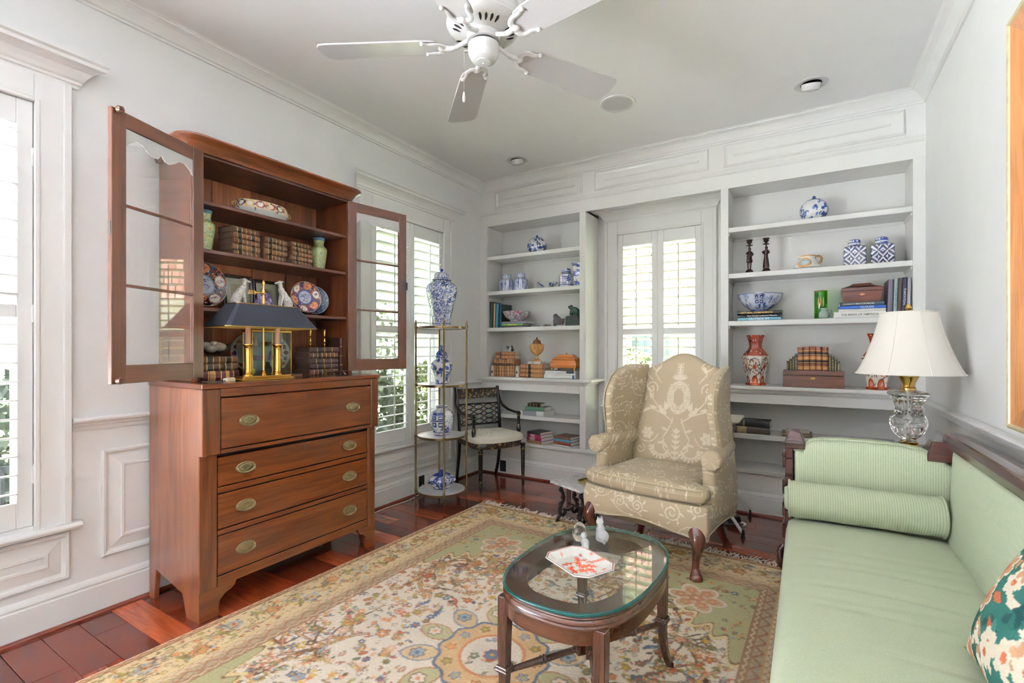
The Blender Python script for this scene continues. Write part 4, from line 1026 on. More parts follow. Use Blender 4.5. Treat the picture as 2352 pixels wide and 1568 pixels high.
    def low(x, y): 
        if y < .03: u = abs(x)/.38; return .262+.022*math.cos(u*PI*1.0)-.0*u+(.035*max(0, u-.72)/.28 if u > .72 else 0)*-0.3
        return .25+.02*math.sin(PI*min(1, y/.5))
    for j in range(Zs+1):
        v = j/Zs; b = .016*math.sin(PI*min(1, v*1.02))
        for (x, y) in path:
            z = low(x, y)+(.415-low(x, y))*v; d = Vector((x*.6, y-.22, 0)).normalized(); p = (x+d.x*b, y+d.y*b, z); vs.append(p); cs.append(TB.at(x+y*.7+.9, z+.15, True))
    fs = [(j*K+i, j*K+i+1, (j+1)*K+i+1, (j+1)*K+i) for j in range(Zs) for i in range(K-1)]
    fs += [tuple(range(K))[::-1], tuple(Zs*K+i for i in range(K))]+[(j*K, (j+1)*K, (j+1)*K+K-1, j*K+K-1) for j in range(Zs)]
    m.add(vs, fs, cs); ap = m.build('apron', M_damask, t, smooth=60)
    MB().tube([(x, y, low(x, y)) for x, y in path], .005, 6).build('piping', M_pip, ap, smooth=60)
    # seat cushion, T-shaped with a soft crown
    def cpos(u, v):
        y = -.050+.56*v; hw_ = .385 if v < .16 else interp([(.16, .385), (.24, .302), (1, .285)], v)
        x = (2*u-1)*hw_; y += .045*(abs(2*u-1))**3*(1-v)**2
        return (x, y, .468), (0, 0, 1)
    ch = lambda u, v: .046+.022*(1-(2*u-1)**2)*(1-(2*v-1)**4)
    cu = MB().pillow(cpos, ch, 150, 110, 16, 3.0, lambda p, q: TB.at(p[0]+.32, p[1]+.3+p[2]*.5, True)).build('seat_cushion', M_damask, t, smooth=80)
    # welting round the cushion
    for h in (.034,):
        loop = [cpos(u, 0)[0] for u in np.linspace(.01, .99, 40)]
        MB().tube([(x, y-.002, .468+h) for x, y, z in loop], .0048, 6).build('piping', M_pip, cu, smooth=60)
    MB().box(-.35, .35, .02, .54, .30, .43).build('seat_deck', M_pip, t)
    # cabriole front legs
    for s in (1, -1):
        P_ = bezier([(.315, .030, .315), (.330, .000, .27), (.345, -.018, .225), (.335, -.005, .165), (.322, .012, .10), (.320, .012, .06), (.326, .002, .03), (.330, -.004, .019), (.330, -.004, .0115)], 5)
        rad = [interp([(0, .030), (.012, .036), (.03, .032), (.06, .020), (.10, .0195), (.165, .027), (.225, .040), (.27, .046), (.32, .05)], p.z) for p in P_]
        MB().tube([(s*p.x, p.y, p.z) for p in P_], rad, 14, up=(1, 0, 0)).build('leg', M_cabr, t, smooth=60)
        k = MB().tube(bezier([(s*.352, -.050, .27), (s*.362, -.052, .23), (s*.350, -.040, .19), (s*.338, -.030, .17), (s*.330, -.036, .19), (s*.334, -.047, .21)], 5), .006, 6); k.build('knee_carving', M_cabr, t, smooth=60)
        P_ = bezier([(.27, .50, .33), (.275, .51, .22), (.285, .55, .10), (.295, .60, .03), (.30, .62, .0)], 5)
        MB().tube([(s*p.x, p.y, p.z) for p in P_], [.026]*12+[.024]*(len(P_)-16)+[.028, .032, .034, .034], 8, flat=(.9, 1.1), up=(1, 0, 0)).build('leg', M_cabr, t, smooth=50)
M_pip = plain('damask_piping', rgb(186, 172, 140), .7)
wing_chair()
# ================================================================== coffee table
M_ct = wood('table_walnut', [rgb(40, 20, 13), rgb(60, 32, 21), rgb(76, 42, 28)], 2, .24, .4, 1.2)
M_ctr = wood('table_rim_walnut', [rgb(46, 24, 16), rgb(68, 37, 24), rgb(84, 48, 31)], 0, .24, .4, 1.2)
M_tglass = thin_glass('table_glass', (.95, .985, .97, 1), .85)
M_tedge = solid_glass('teal_glass_edge', rgb(20, 110, 104), .05, .55)
def coffee_table():
    t = thing('coffee_table', 'small oval walnut coffee table with a glass top and crossed stretchers', 'coffee table', (2.246, 1.655, .011), math.radians(-3)); dz = -.011
    A, B, p = .245, .365, 2.7
    def loop(d, n=96):
        out = []
        for k in range(n):
            a = 2*PI*k/n; c, s = math.cos(a), math.sin(a); r = (abs(c)**p+abs(s)**p)**(-1/p); out.append(((A+d)*r*c, (B+d)*r*s))
        return out
    def ringmesh(prof, name, m, n=96, closed=True, **k):
        mb = MB(); vs = []
        for d, z in prof: vs += [(x, y, z+dz) for x, y in loop(d, n)]
        N = len(prof); fs = [(i*n+q, i*n+(q+1) % n, ((i+1) % N)*n+(q+1) % n, ((i+1) % N)*n+q) for i in range(N if closed else N-1) for q in range(n)]
        mb.add(vs, fs); return mb.build(name, m, t, **k)
    ringmesh([(-.006, .485), (-.001, .479), (-.004, .473), (0, .468), (.001, .461), (-.003, .456), (0, .451), (-.002, .444), (-.006, .441), (-.007, .398), (-.030, .396), (-.034, .45), (-.076, .476), (-.076, .485)], 'rim', M_ctr, smooth=35)
    # glass: body and its teal rim
    mb = MB(); n = 96
    for z in (.4855, .4955): mb.v += [(x, y, z+dz) for x, y in loop(-.0055)]
    mb.f = [tuple(range(n))[::-1], tuple(range(n, 2*n))]; g = mb.build('glass_top', M_tglass, t)
    rm = MB(); prof = [(-.005, .4856), (.0005, .4858), (.003, .4905), (.0005, .4952), (-.005, .4954)]
    for d, z in prof: rm.v += [(x, y, z+dz) for x, y in loop(d)]
    rm.f = [(i*n+q, i*n+(q+1) % n, (i+1)*n+(q+1) % n, (i+1)*n+q) for i in range(4) for q in range(n)]
    o = rm.build('glass_edge', M_tedge, g, smooth=60)
    feet = []
    for sx in (1, -1):
        for sy in (1, -1):
            x, y = sx*.175, sy*.295
            P_ = [(x*.985, y*.985, .445), (x, y, .30), (x, y, .205), (x*1.0, y, .16), (x*1.03, y*1.02, .09), (x*1.10, y*1.06, .03), (x*1.16, y*1.10, .0115)]
            q = bezier(P_, 5); rad = [interp([(0, .014), (.10, .019), (.2, .023), (.44, .029)], v.z) for v in q]
            l = MB().tube([(v.x, v.y, v.z+dz) for v in q], rad, 4, up=(1, 0, 0)).build('leg', M_ct, t, bev=.002)
            c = MB(); c.lathe([(.030, -.012), (.033, -.009), (.033, -.003), (.030, 0), (.031, .006), (.029, .010)], 4, (x, y, .205+dz), a0=PI/4); c.build('collar', M_ct, l, bev=.0015)
            feet.append((x, y))
    # X stretcher with turned bars and a square boss
    M_ = .190+dz
    for sx, sy in ((1, 1), (-1, 1), (1, -1), (-1, -1)):
        d = Vector((sx*.175, sy*.295, 0)); u = d.normalized(); Ld = d.length
        prof = [(.045, .013), (.05, .0155), (.06, .0155), (.065, .011), (.15, .0115), (.185, .0125), (.19, .016), (.196, .012), (.203, .016), (.209, .0125), (.30, .0095), (Ld-.02, .010)]
        MB().tube([(u.x*a, u.y*a, M_) for a, r in prof], [r for a, r in prof], 12).build('stretcher', M_ct, t, smooth=40)
    cx = MB()
    for sg in (1, -1):
        an = math.atan2(.295, sg*.175); cx.T = Matrix.Translation((0, 0, M_+(.001 if sg > 0 else 0))) @ Matrix.Rotation(an, 4, 'Z'); cx.box(-.062, .062, -.020, .020, -.017, .017)
    cx.build('stretcher_boss', M_ct, t, bev=.0015)
coffee_table()

# ================================================================== green sofa
def sofa_fabric(name, axis, freq):
    m, n, b = newmat(name); co = coords(n)
    sx = node(n, 'ShaderNodeSeparateXYZ'); link(n, co, sx.inputs[0])
    k = node(n, 'ShaderNodeMath', operation='MULTIPLY'); k.inputs[1].default_value = freq*2*PI; link(n, sx.outputs[axis], k.inputs[0])
    s = node(n, 'ShaderNodeMath', operation='SINE'); link(n, k.outputs[0], s.inputs[0])
    nz = node(n, 'ShaderNodeTexNoise', i_Scale=350.0, i_Detail=2.0); link(n, co, nz.inputs['Vector'])
    a = node(n, 'ShaderNodeMath', operation='MULTIPLY_ADD'); a.inputs[1].default_value = .28; link(n, s.outputs[0], a.inputs[0]); link(n, nz.outputs[0], a.inputs[2])
    r = ramp(n, a.outputs[0], [(.1, rgb(172, 183, 150)), (.9, rgb(203, 212, 184))]); link(n, r.outputs[0], b.inputs['Base Color'])
    b.inputs['Roughness'].default_value = .75; b.inputs['Specular IOR Level'].default_value = .25; b.inputs['Sheen Weight'].default_value = .15
    bump(n, b, s.outputs[0], .18, .002); return m
M_gx = sofa_fabric('green_stripe_across', 0, 105); M_gy = sofa_fabric('green_stripe_along', 1, 190)
M_gplain = sofa_fabric('green_stripe_back', 2, 190)
M_mah = wood('sofa_mahogany', [rgb(34, 17, 16), rgb(56, 29, 26), rgb(72, 40, 34)], 0, .2, .5, 1.0)
def sofa():
    t = thing('sofa', 'pale green striped sofa with a dark mahogany frame along the right wall', 'sofa', (3.2, 2.0, 0)); ox, oy = 3.2, 2.0
    def P(n, mb, m, par=None, **k): mb.v = [(p[0]-ox, p[1]-oy, p[2]) for p in mb.v]; return mb.build(n, m, par or t, **k)
    ya, yn = 2.86, .64   # inner faces of the far and near arm
    # seat
    def pos(u, v): 
        x = 2.835+.66*u; y = yn-.01+(ya-yn+.02)*v; z = .345+.010*math.sin(y*2.2)
        return (x, y, z), (0, 0, 1)
    def half(u, v):
        w = 0
        for (c, a, ph) in ((2.20, .006, 0), (2.02, .007, .4), (1.86, .006, .9), (2.38, .005, 1.4), (1.62, .006, .2), (2.29, .004, 2.), (1.94, .004, 2.6)):
            y = yn+(ya-yn)*v; d = (y-c-.06*(u-.5)-.015*math.sin(5*u+ph)); w += a*math.exp(-(d/.012)**2)*(.3+.7*math.sin(PI*u))
        return .095+.022*math.sin(PI*min(1, u*1.02))**.6*1.0*math.sin(PI*v)**.35-w
    P('seat', MB().pillow(pos, half, 60, 150, 14, 3.2), M_gy, smooth=80)
    # back, raked, from the seat up to the top rail
    def bpos(u, v): z = .40+.435*v; y = yn+(ya-yn)*u; return (3.497+.022*v, y, z), (-1, 0, .12)
    P('backrest', MB().pillow(bpos, .055, 60, 30, 20, 3), M_gplain, smooth=80)
    pp = [bpos(u, .985)[0] for u in np.linspace(.0, 1, 20)]; P('piping', MB().tube([(x-.030, y, z) for x, y, z in pp], .005, 6), M_gplain, smooth=60)
    P('frame_rail', MB().box(2.85, 3.52, yn-.12, ya+.12, .20, .29), M_mah, bev=.006)
    # arms
    for k, (y0, sg) in enumerate(((ya, 1), (yn, -1))):
        yc = y0+sg*.075
        def apos(u, v, yc=yc):
            xt = 2.865+.645*u; h = .815+.018*math.sin(PI*u) if .09 < u < .90 else .755
            h = interp([(0, .757), (.075, .757), (.085, .795), (.12, .812), (.2, .822), (.32, .828), (.45, .830), (.58, .829), (.7, .823), (.8, .812), (.87, .797), (.92, .777), (.945, .757), (1, .755)], u)
            return (xt, yc, .34+(h-.34)*v), (0, -1, 0)
        a = P('arm', MB().pillow(apos, .068, 70, 36, 22, 3.2), M_gx, smooth=70)
        for f_ in (-1,):
            w = [apos(u, 1)[0] for u in np.linspace(.0, .93, 60)]; P('piping', MB().tube([(x, y+f_*sg*.050, z-.004) for x, y, z in w], .0045, 6), M_gx, smooth=60)
        # front post with a carved face, square pyramid-capped blocks
        post = P('arm_post', MB().box(2.830, 2.866, yc-.065, yc+.065, .10, .765), M_mah, bev=.004)
        for z in (.70, .56, .44, .33): P('carved_panel', MB().rings(yc-.045, yc+.045, z-.045, z+.035, [(0, 0), (0, .010), (.012, .014), (.022, .004), (.03, .010)], lambda u, v, h: (2.830-h, u, v)), M_mah)
        def block(x0, x1, y0, y1, z0, z1):
            m = MB(); i = .022
            m.add([(x0, y0, z0), (x1, y0, z0), (x1, y1, z0), (x0, y1, z0), (x0, y0, z1), (x1, y0, z1), (x1, y1, z1), (x0, y1, z1), (x0+i, y0+i*1.6, z1+.058), (x1-i, y0+i*1.6, z1+.058), (x1-i, y1-i*1.6, z1+.058), (x0+i, y1-i*1.6, z1+.058)],
                  [(0, 3, 2, 1), (0, 1, 5, 4), (1, 2, 6, 5), (2, 3, 7, 6), (3, 0, 4, 7), (4, 5, 9, 8), (5, 6, 10, 9), (6, 7, 11, 10), (7, 4, 8, 11), (8, 9, 10, 11)])
            return m
        P('post_cap', block(2.828, 2.918, yc-.070, yc+.070, .760, .792), M_mah, bev=.003)
        P('post_cap', block(3.395, 3.515, yc-.070, yc+.070, .760, .790), M_mah, bev=.003)
        for x in (2.86, 3.49):
            P('leg', MB().tube(bezier([(x, yc, .20), (x-.012, yc, .13), (x+.004, yc, .07), (x-.012, yc, .035), (x-.016, yc, .014)], 5), [.030]*6+[.026]*6+[.022]*9, 10, up=(1, 0, 0)), M_mah, smooth=50)
        P('shell_ear', MB().tube([(2.828, yc-.05, .12), (2.810, yc-.05, .15), (2.806, yc-.05, .19), (2.812, yc-.05, .235), (2.828, yc-.05, .26)], [.012, .018, .022, .018, .010], 8), M_mah, smooth=50)
    # top rail of the back, with a bevelled end
    tr = MB(); prof = [(3.462, .828), (3.458, .862), (3.468, .890), (3.505, .894), (3.555, .880), (3.56, .828)]
    tr.prism(prof, yn-.13, ya+.065, 1); P('top_rail', tr, M_mah, bev=.004)
    P('back_panel', MB().box(3.535, 3.555, yn-.12, ya+.12, .22, .84), M_mah)
sofa()
# bolster
def bolster(y, label):
    m = MB(); n = 36; vs = []
    rows = [(.0, .030), (.002, .055), (.006, .078), (.012, .086)]+[(.012+.576*k/14, .086+.0012*math.sin(k*1.3)) for k in range(1, 14)]+[(.588, .086), (.594, .078), (.598, .055), (.600, .03)]
    for x, r in rows:
        for k in range(n): a = 2*PI*k/n; vs.append((x-.30, r*math.cos(a), r*math.sin(a)))
    N = len(rows); m.add(vs, [(i*n+k, i*n+(k+1) % n, (i+1)*n+(k+1) % n, (i+1)*n+k) for i in range(N-1) for k in range(n)]+[tuple(range(n))[::-1], tuple((N-1)*n+k for k in range(n))])
    t = thing('bolster_cushion', label, 'cushion', (3.142, y, .537), math.radians(3))
    m.build('cover', M_gx, t, smooth=50)
    for x in (-.290, .290):
        MB().tube([(x, .0875*math.cos(a), .0875*math.sin(a)) for a in np.linspace(0, 2*PI, 40)[:-1]], .005, 6, closed=True).build('piping', M_gx, t, smooth=60)
    MB().tube([(-.301, .045*math.cos(a), .045*math.sin(a)) for a in np.linspace(0, 2*PI, 24)[:-1]], .012, 6, closed=True).build('gathered_end', M_gx, t, smooth=60)
bolster(2.765, 'long green bolster lying on the sofa against its far arm')
# floral pillow
def pillow():
    gr, cr_, tn, rd, dk = rgb3(44, 92, 82), rgb3(226, 214, 192), rgb3(176, 134, 100), rgb3(170, 92, 62), rgb3(28, 62, 60)
    C = Cv(.46, .46, .003, gr); r = random.Random(8)
    for k in range(150):
        x, y, a = r.uniform(0, .46), r.uniform(0, .46), r.uniform(0, 6.3); c = r.choice([cr_, tn, dk, dk, gr*1.5, rd, cr_])
        C.leaf(x, y, r.uniform(.03, .07), r.uniform(.014, .026), a, c)
    for k in range(16): C.flower(r.uniform(0, .46), r.uniform(0, .46), r.uniform(.03, .045), 6, r.choice([tn, cr_]), rd, cr_)
    t = thing('throw_pillow', 'green and cream floral throw pillow on the sofa at the right edge', 'cushion', (3.37, 1.53, .662), 0)
    # leans on the sofa back: local x runs along the sofa, y up the back, z is its face
    t.rotation_euler = (Matrix.Rotation(-PI/2, 4, 'Z') @ Matrix.Rotation(math.radians(66), 4, 'X')).to_euler()
    def pos(u, v):
        U, V = 2*u-1, 2*v-1; k = 1-.09*(1-V*V); k2 = 1-.09*(1-U*U); return (.21*U*k, .21*V*k2, 0), (0, 0, 1)
    MB().pillow(pos, .072, 100, 100, 2.2, 1.6, lambda p, s: C.at(p[0]+.23, p[1]+.23)).build('cover', attr_mat('tapestry', .9, spec=.1, bmp=.3), t, smooth=80)
pillow()

# ================================================================== side table (hidden behind the sofa arm) and crystal lamp
M_sidet = wood('side_table_wood', [rgb(60, 34, 26), rgb(92, 54, 38)], 0, .3, .3)
t = thing('side_table', 'small dark wooden table behind the far sofa arm, under the crystal lamp', 'side table', (3.37, 3.27, 0))
MB().box(-.19, .19, -.215, .215, .715, .74).build('table_top', M_sidet, t, bev=.004)
for sx in (1, -1):
    for sy in (1, -1): MB().tube([(sx*.16, sy*.185, .715), (sx*.165, sy*.19, 0)], [.02, .012], 8).build('leg', M_sidet, t, smooth=50)
MB().box(-.165, .165, -.19, .19, .64, .715).build('apron', M_sidet, t)
M_wm = plain('white_tube', rgb(226, 225, 224), .3)
M_shade = plain('shade_silk', rgb(238, 232, 224), .8, var=.01, bmp=.08, bscale=500)
M_cryst = solid_glass('cut_crystal')
def table_lamp():
    t = thing('table_lamp', 'cut crystal table lamp with brass fittings and a white panelled shade', 'lamp', (3.368, 3.15, .74)); dz = -.74
    L = lambda pr, s=40: MB().lathe([(r, z+dz) for r, z in pr], s)
    L([(.062, .741), (.064, .75), (.058, .762), (.040, .768), (.036, .79), (.040, .796), (.040, .802), (.03, .804)]).build('base', M_brass, t, smooth=35)
    # crystal: waisted vase with diamond cuts below and flutes above
    prof = [(.028, .802), (.034, .806), (.030, .814), (.040, .824), (.062, .846), (.074, .876), (.078, .900), (.074, .922), (.062, .944), (.054, .966), (.055, .985), (.064, 1.008), (.078, 1.030), (.086, 1.042), (.086, 1.050), (.078, 1.058), (.05, 1.062), (.03, 1.066)]
    n = 72; pts = bezier([(r, 0, z) for r, z in prof], 4); m = MB(); vs = []
    for p in pts:
        for k in range(n):
            a = 2*PI*k/n; r = p.x; z = p.z
            if .83 < z < .935:
                u = a*8/(2*PI)*1.5; w = (z-.83)*42; d = min(abs((u+w*.35) % 1-.5), abs((u-w*.35) % 1-.5)); r -= .0045*max(0, 1-d*7)
            elif .945 < z < 1.04: r -= .003*(.5+.5*math.cos(a*18))
            vs.append((r*math.cos(a), r*math.sin(a), z+dz))
    N = len(pts); m.add(vs, [(i*n+k, i*n+(k+1) % n, (i+1)*n+(k+1) % n, (i+1)*n+k) for i in range(N-1) for k in range(n)]+[tuple(range(n))[::-1], tuple((N-1)*n+k for k in range(n))])
    m.build('crystal_body', M_cryst, t, smooth=25)
    L([(.006, .806), (.006, 1.062)], 12).build('inner_rod', M_wm, t, smooth=50)
    L([(.026, 1.062), (.032, 1.066), (.032, 1.074), (.026, 1.082), (.028, 1.10), (.040, 1.128), (.044, 1.134), (.040, 1.138), (.014, 1.140), (.013, 1.185), (.005, 1.19), (.005, 1.462)]).build('socket', M_brass, t, smooth=35)
    # shade: eight panels, slightly curved slope
    n = 64
    def sh(off):
        rows = []
        for k in range(13):
            v = k/12; z = 1.148+(1.459-1.148)*v; r = .219-(.219-.115)*(v**.85)-.006*math.sin(PI*v)+off; rows.append((r, z))
        return rows
    m = MB()
    o, i = sh(0), sh(-.0025); m.lathe([(r, z+dz) for r, z in o+i[::-1]+[o[0]]], n, cap=False); m.build('shade', M_shade, t, smooth=30)
    for k in range(8):
        a = 2*PI*(k+.35)/8; MB().tube([(r*math.cos(a), r*math.sin(a), z+dz) for r, z in sh(.0008)], .0022, 5).build('shade_seam', M_shade, t, smooth=60)
    for r, z in ((.219, 1.148), (.1155, 1.459)): MB().tube([(r*math.cos(a), r*math.sin(a), z+dz) for a in np.linspace(0, 2*PI, 65)[:-1]], .0035, 6, closed=True).build('shade_trim', M_shade, t, smooth=60)
    hp = MB(); hp.tube([(0, 0, 1.452+dz), (.113, 0, 1.452+dz)], .002, 5); hp.tube([(0, 0, 1.452+dz), (-.06, .096, 1.452+dz)], .002, 5); hp.tube([(0, 0, 1.452+dz), (-.06, -.096, 1.452+dz)], .002, 5); hp.build('spider', M_brass, t)
    L([(.006, 1.462), (.009, 1.466), (.005, 1.470), (.013, 1.476), (.015, 1.482), (.009, 1.496), (.002, 1.504), (.001, 1.505)], 20).build('finial', M_brass, t, smooth=40)
table_lamp()

# ================================================================== marble-topped iron table
def marble_mat():
    m, n, b = newmat('grey_veined_marble'); co = coords(n, (3, 9, 3), (0, 0, .5))
    v = node(n, 'ShaderNodeTexNoise', i_Scale=2.6, i_Detail=8.0, i_Distortion=2.0); link(n, co, v.inputs['Vector'])
    r = ramp(n, v.outputs[0], [(.36, rgb(196, 196, 200)), (.46, rgb(232, 231, 231)), (.50, rgb(176, 176, 182)), (.54, rgb(234, 233, 232)), (.7, rgb(214, 214, 217))]); link(n, r.outputs[0], b.inputs['Base Color']); b.inputs['Roughness'].default_value = .15; return m
M_marble = marble_mat(); M_iron = plain('black_cast_iron', rgb(46, 42, 40), .5, .5, var=.2, scale=30, bmp=.3)
def iron_table():
    t = thing('marble_table', 'low table with a grey-veined marble top on a scrolled black iron base', 'side table', (1.505, 3.255, 0), math.radians(-23))
    MB().box(-.165, .165, -.135, .135, .282, .30).build('marble_top', M_marble, t, bev=.003)
    def spiral(cx, cz, r, a0, tr, sg, y):
        return [(cx+r*(1-.8*k/20)*math.cos(a0+sg*2*PI*tr*k/20), y, cz+r*(1-.8*k/20)*math.sin(a0+sg*2*PI*tr*k/20)) for k in range(21)]
    # two lyre-shaped ends (left, right), each an S scroll pair with strings between
    for sx in (-1, 1):
        x0 = sx*.105
        for s in (-1, 1):
            S_ = [(x0, s*.052, .282), (x0, s*.075, .25), (x0, s*.058, .20), (x0, s*.050, .16), (x0, s*.080, .115), (x0, s*.088, .07), (x0, s*.060, .045), (x0, s*.036, .06), (x0, s*.040, .085)]
            MB().tube(bezier(S_, 5), .0125, 8, up=(1, 0, 0)).build('scroll', M_iron, t, smooth=60)
            F_ = [(x0, s*.075, .06), (x0, s*.10, .035), (x0, s*.115, .012), (x0, s*.095, .006)]
            MB().tube(bezier(F_, 5), [.011]*8+[.013]*8, 8, up=(1, 0, 0)).build('foot', M_iron, t, smooth=60)
            for z, d in ((.235, .012), (.175, -.008), (.13, .016), (.095, .02)): MB().ball((x0, s*(.066+d), z), .019, 8, 6, sy=.8).build('leaf_boss', M_iron, t, smooth=60)
        for k in range(4): MB().tube([(x0, -.018+.012*k, .275), (x0, -.018+.012*k, .09)], .003, 6).build('lyre_string', M_iron, t)
        MB().tube([(x0, -.05, .085), (x0, 0, .07), (x0, .05, .085)], .008, 8, up=(1, 0, 0)).build('cross_bar', M_iron, t, smooth=60)
    MB().tube([(-.105, 0, .12), (.105, 0, .12)], .007, 8).build('stretcher', M_iron, t, smooth=60)
    MB().box(-.125, .125, -.09, .09, .274, .282).build('sub_frame', M_iron, t)
iron_table()
M_tray = plain('antique_gilt', rgb(150, 132, 84), .35, .8, var=.15, scale=40)
t = thing('brass_tray', 'small shallow brass tray on the marble-topped table', 'tray', (1.585, 3.31, .3005), math.radians(-23))
tm = MB(); vs = []
for sc, z in ((.92, .0), (1.0, .012), (1.03, .016), (.99, .016), (.90, .004), (.0, .003)):
    for k in range(32):
        a = 2*PI*k/32; q = (abs(math.cos(a))**5+abs(math.sin(a))**5)**-.2; vs.append((.072*sc*q*math.cos(a), .095*sc*q*math.sin(a), z))
tm.add(vs, [(i*32+k, i*32+(k+1) % 32, (i+1)*32+(k+1) % 32, (i+1)*32+k) for i in range(5) for k in range(32)]+[tuple(range(32))[::-1]]); tm.build('dish', M_tray, t, smooth=40)

# ================================================================== folding table and foot pedal behind the wing chair
M_lam = plain('cream_laminate', rgb(222, 212, 196), .35)
t = thing('folding_table', 'small folding table on white crossed legs behind the wing chair', 'table', (2.26, 3.83, 0))
MB().prism([(-.25, -.20), (.24, -.20), (.27, -.17), (.27, .17), (.24, .20), (-.25, .20)], .760, .775).build('table_top', M_lam, t, bev=.004)
for y in (-.235, .235):
    for s in (1, -1):
        y2 = y+(.018 if s > 0 else -.018)
        l = MB().tube([(s*.295, y2, .022), (-s*.21, y2*.82, .745)], .0105, 10).build('leg', M_wm, t, smooth=60)
        MB().lathe([(.010, .0), (.014, .004), (.014, .022), (.011, .034), (.011, .045)], 12, (s*.297, y2, 0)).build('foot_cap', M_black, l, smooth=40)
MB().box(-.2, .2, -.19, -.17, .745, .76).box(-.2, .2, .17, .19, .745, .76).build('top_bracket', M_wm, t)
t = thing('foot_pedal', 'black foot pedal on the floor under the folding table', 'pedal', (2.44, 3.84, 0), .35)
MB().prism([(-.09, -.055), (.05, -.055), (.075, -.03), (.075, .03), (.05, .055), (-.09, .055)], 0, .010).build('base_plate', M_black, t, bev=.003)
pm = MB(); pm.T = Matrix.Translation((.035, 0, .035)) @ Matrix.Rotation(-.25, 4, 'Y'); pm.box(-.05, .04, -.042, .042, -.022, .022); pm.build('pedal', M_black, t, bev=.006, bseg=2)
MB().tube(bezier([(.07, .0, .012), (.10, -.01, .01), (.105, -.03, .008), (.09, -.05, .006)], 4), .006, 6).build('plug', M_wm, t)
# cut glass vase on the niche ledge
M_vglass = thin_glass('frosted_vase_glass', (.90, .92, .92, 1), 5.0, .3)
t = thing('glass_vase', 'tall clear etched glass vase on the window ledge beside the wing chair', 'vase', (1.375, 4.27, .346))
MB().lathe([(.0, .0), (.055, .0), (.058, .01), (.062, .10), (.070, .25), (.086, .40), (.089, .405), (.084, .40), (.066, .25), (.057, .10), (.052, .025), (.0, .022)], 40, cap=False).build('body', M_vglass, t, smooth=40)

# ================================================================== gilt framed picture at the right edge
M_frame = plain('gilt_edge', rgb(206, 188, 150), .35, .3, var=.15, scale=30); M_fin = wood('frame_inner', [rgb(120, 72, 36), rgb(156, 100, 56), rgb(178, 122, 72)], 2, .3, .2)
t = thing('framed_picture', 'large picture in a gilt and brown wood frame on the right wall', 'picture', (RW-.003, 1.80, .985))
RF = lambda u, v, h: (-h, u, v)
MB().rings(-.64, .645, 0, 1.475, [(0, 0), (0, .046), (.006, .052), (.014, .050), (.018, .044)], RF, False).build('frame_edge', M_frame, t, bev=.002)
MB().rings(-.622, .627, .018, 1.457, [(0, .044), (.075, .022), (.080, .026), (.086, .020)], RF, False).build('frame', M_fin, t)
pc = plain('landscape_canvas', rgb(140, 132, 104), .6, var=.3, scale=3)
MB().box(-.019, -.012, -.54, .545, .10, 1.375).build('canvas', pc, t)
# white cord along the left baseboard
M_cord = plain('white_cord', rgb(232, 230, 226), .5)
tag(MB().tube(bezier([(.07, 2.26, .006), (.075, 2.5, .006), (.06, 2.75, .006), (.075, 3.0, .006), (.05, 3.18, .02), (.03, 3.22, .08)], 8), .004, 6).build('power_cord', M_cord, None, smooth=60), 'white power cord lying along the left baseboard', 'cord')
# coffee table pieces
def plate_ct():
    t = thing('dish', 'white octagonal dish with orange-red flowers on the glass coffee table', 'dish', (2.235, 1.585, .4965), math.radians(-28)); 
    w, d = .118, .090
    wh, rd, rd2 = rgb3(240, 238, 232), rgb3(206, 74, 36), rgb3(226, 110, 60)
    C = Cv(.30, .25, .0016, wh); r = random.Random(21); cx, cy = .15, .125
    for k in range(26):
        a = r.uniform(0, 6.3); rr = .060*math.sqrt(r.random()); x, y = cx+1.1*rr*math.cos(a), cy+.85*rr*math.sin(a)
        for q in range(4): C.leaf(x, y, r.uniform(.011, .019), .008, a+q*1.3, r.choice([rd, rd2, rd]))
    for (bx, by) in ((-.03, .075), (.01, .078), (.035, .074), (-.095, .0), (-.098, -.03), (.098, -.01), (.02, -.078), (-.02, -.080), (.07, .06), (-.07, .055)):
        for q in range(3): C.leaf(cx+bx, cy+by, .013, .007, r.uniform(0, 6.3), r.choice([rd, rd2]))
    def oct_(sc, n=10):
        c = .035*sc; X, Y = w*sc, d*sc; P = [(X, -Y+c), (X, Y-c), (X-c, Y), (-X+c, Y), (-X, Y-c), (-X, -Y+c), (-X+c, -Y), (X-c, -Y)]; out = []
        for k in range(8):
            p, q = P[k], P[(k+1) % 8]
            for i in range(n): f = i/n; out.append((p[0]*(1-f)+q[0]*f, p[1]*(1-f)+q[1]*f))
        return out
    m = MB(); vs = []; cs = []; K = 80
    prof = [(.62, .002), (.70, .004), (.98, .022), (1.0, .025), (.985, .027), (.955, .0265), (.945, .0262), (.93, .026), (.90, .024), (.80, .014), (.70, .008)]+[(.70*(1-k/30), .007) for k in range(1, 31)]
    for i, (sc, z) in enumerate(prof):
        for x, y in oct_(max(sc, .001)):
            vs.append((x, y, z)); col = C.at(x+cx, y+cy) if i > 3 else wh
            if i in (6, 5) and .94 < sc < .956: col = rgb3(176, 84, 70)
            cs.append(col)
    m.add(vs, [(i*K+k, i*K+(k+1) % K, (i+1)*K+(k+1) % K, (i+1)*K+k) for i in range(len(prof)-1) for k in range(K)]+[tuple(range(K))[::-1]], cs)
    m.build('painted_body', attr_mat('painted_porcelain', .12, .5), t, smooth=40)
plate_ct()
M_egg = solid_glass('clear_glass'); M_frost = solid_glass('frosted_glass', (.97, .98, 1, 1), .35, .55)
t = thing('glass_egg', 'clear glass egg standing on the coffee table', 'ornament', (2.135, 1.815, .4965))
MB().lathe([(.012, .0), (.018, .001), (.026, .010), (.030, .026), (.028, .045), (.020, .062), (.010, .071), (.001, .073)], 32).build('egg', M_egg, t, smooth=60)
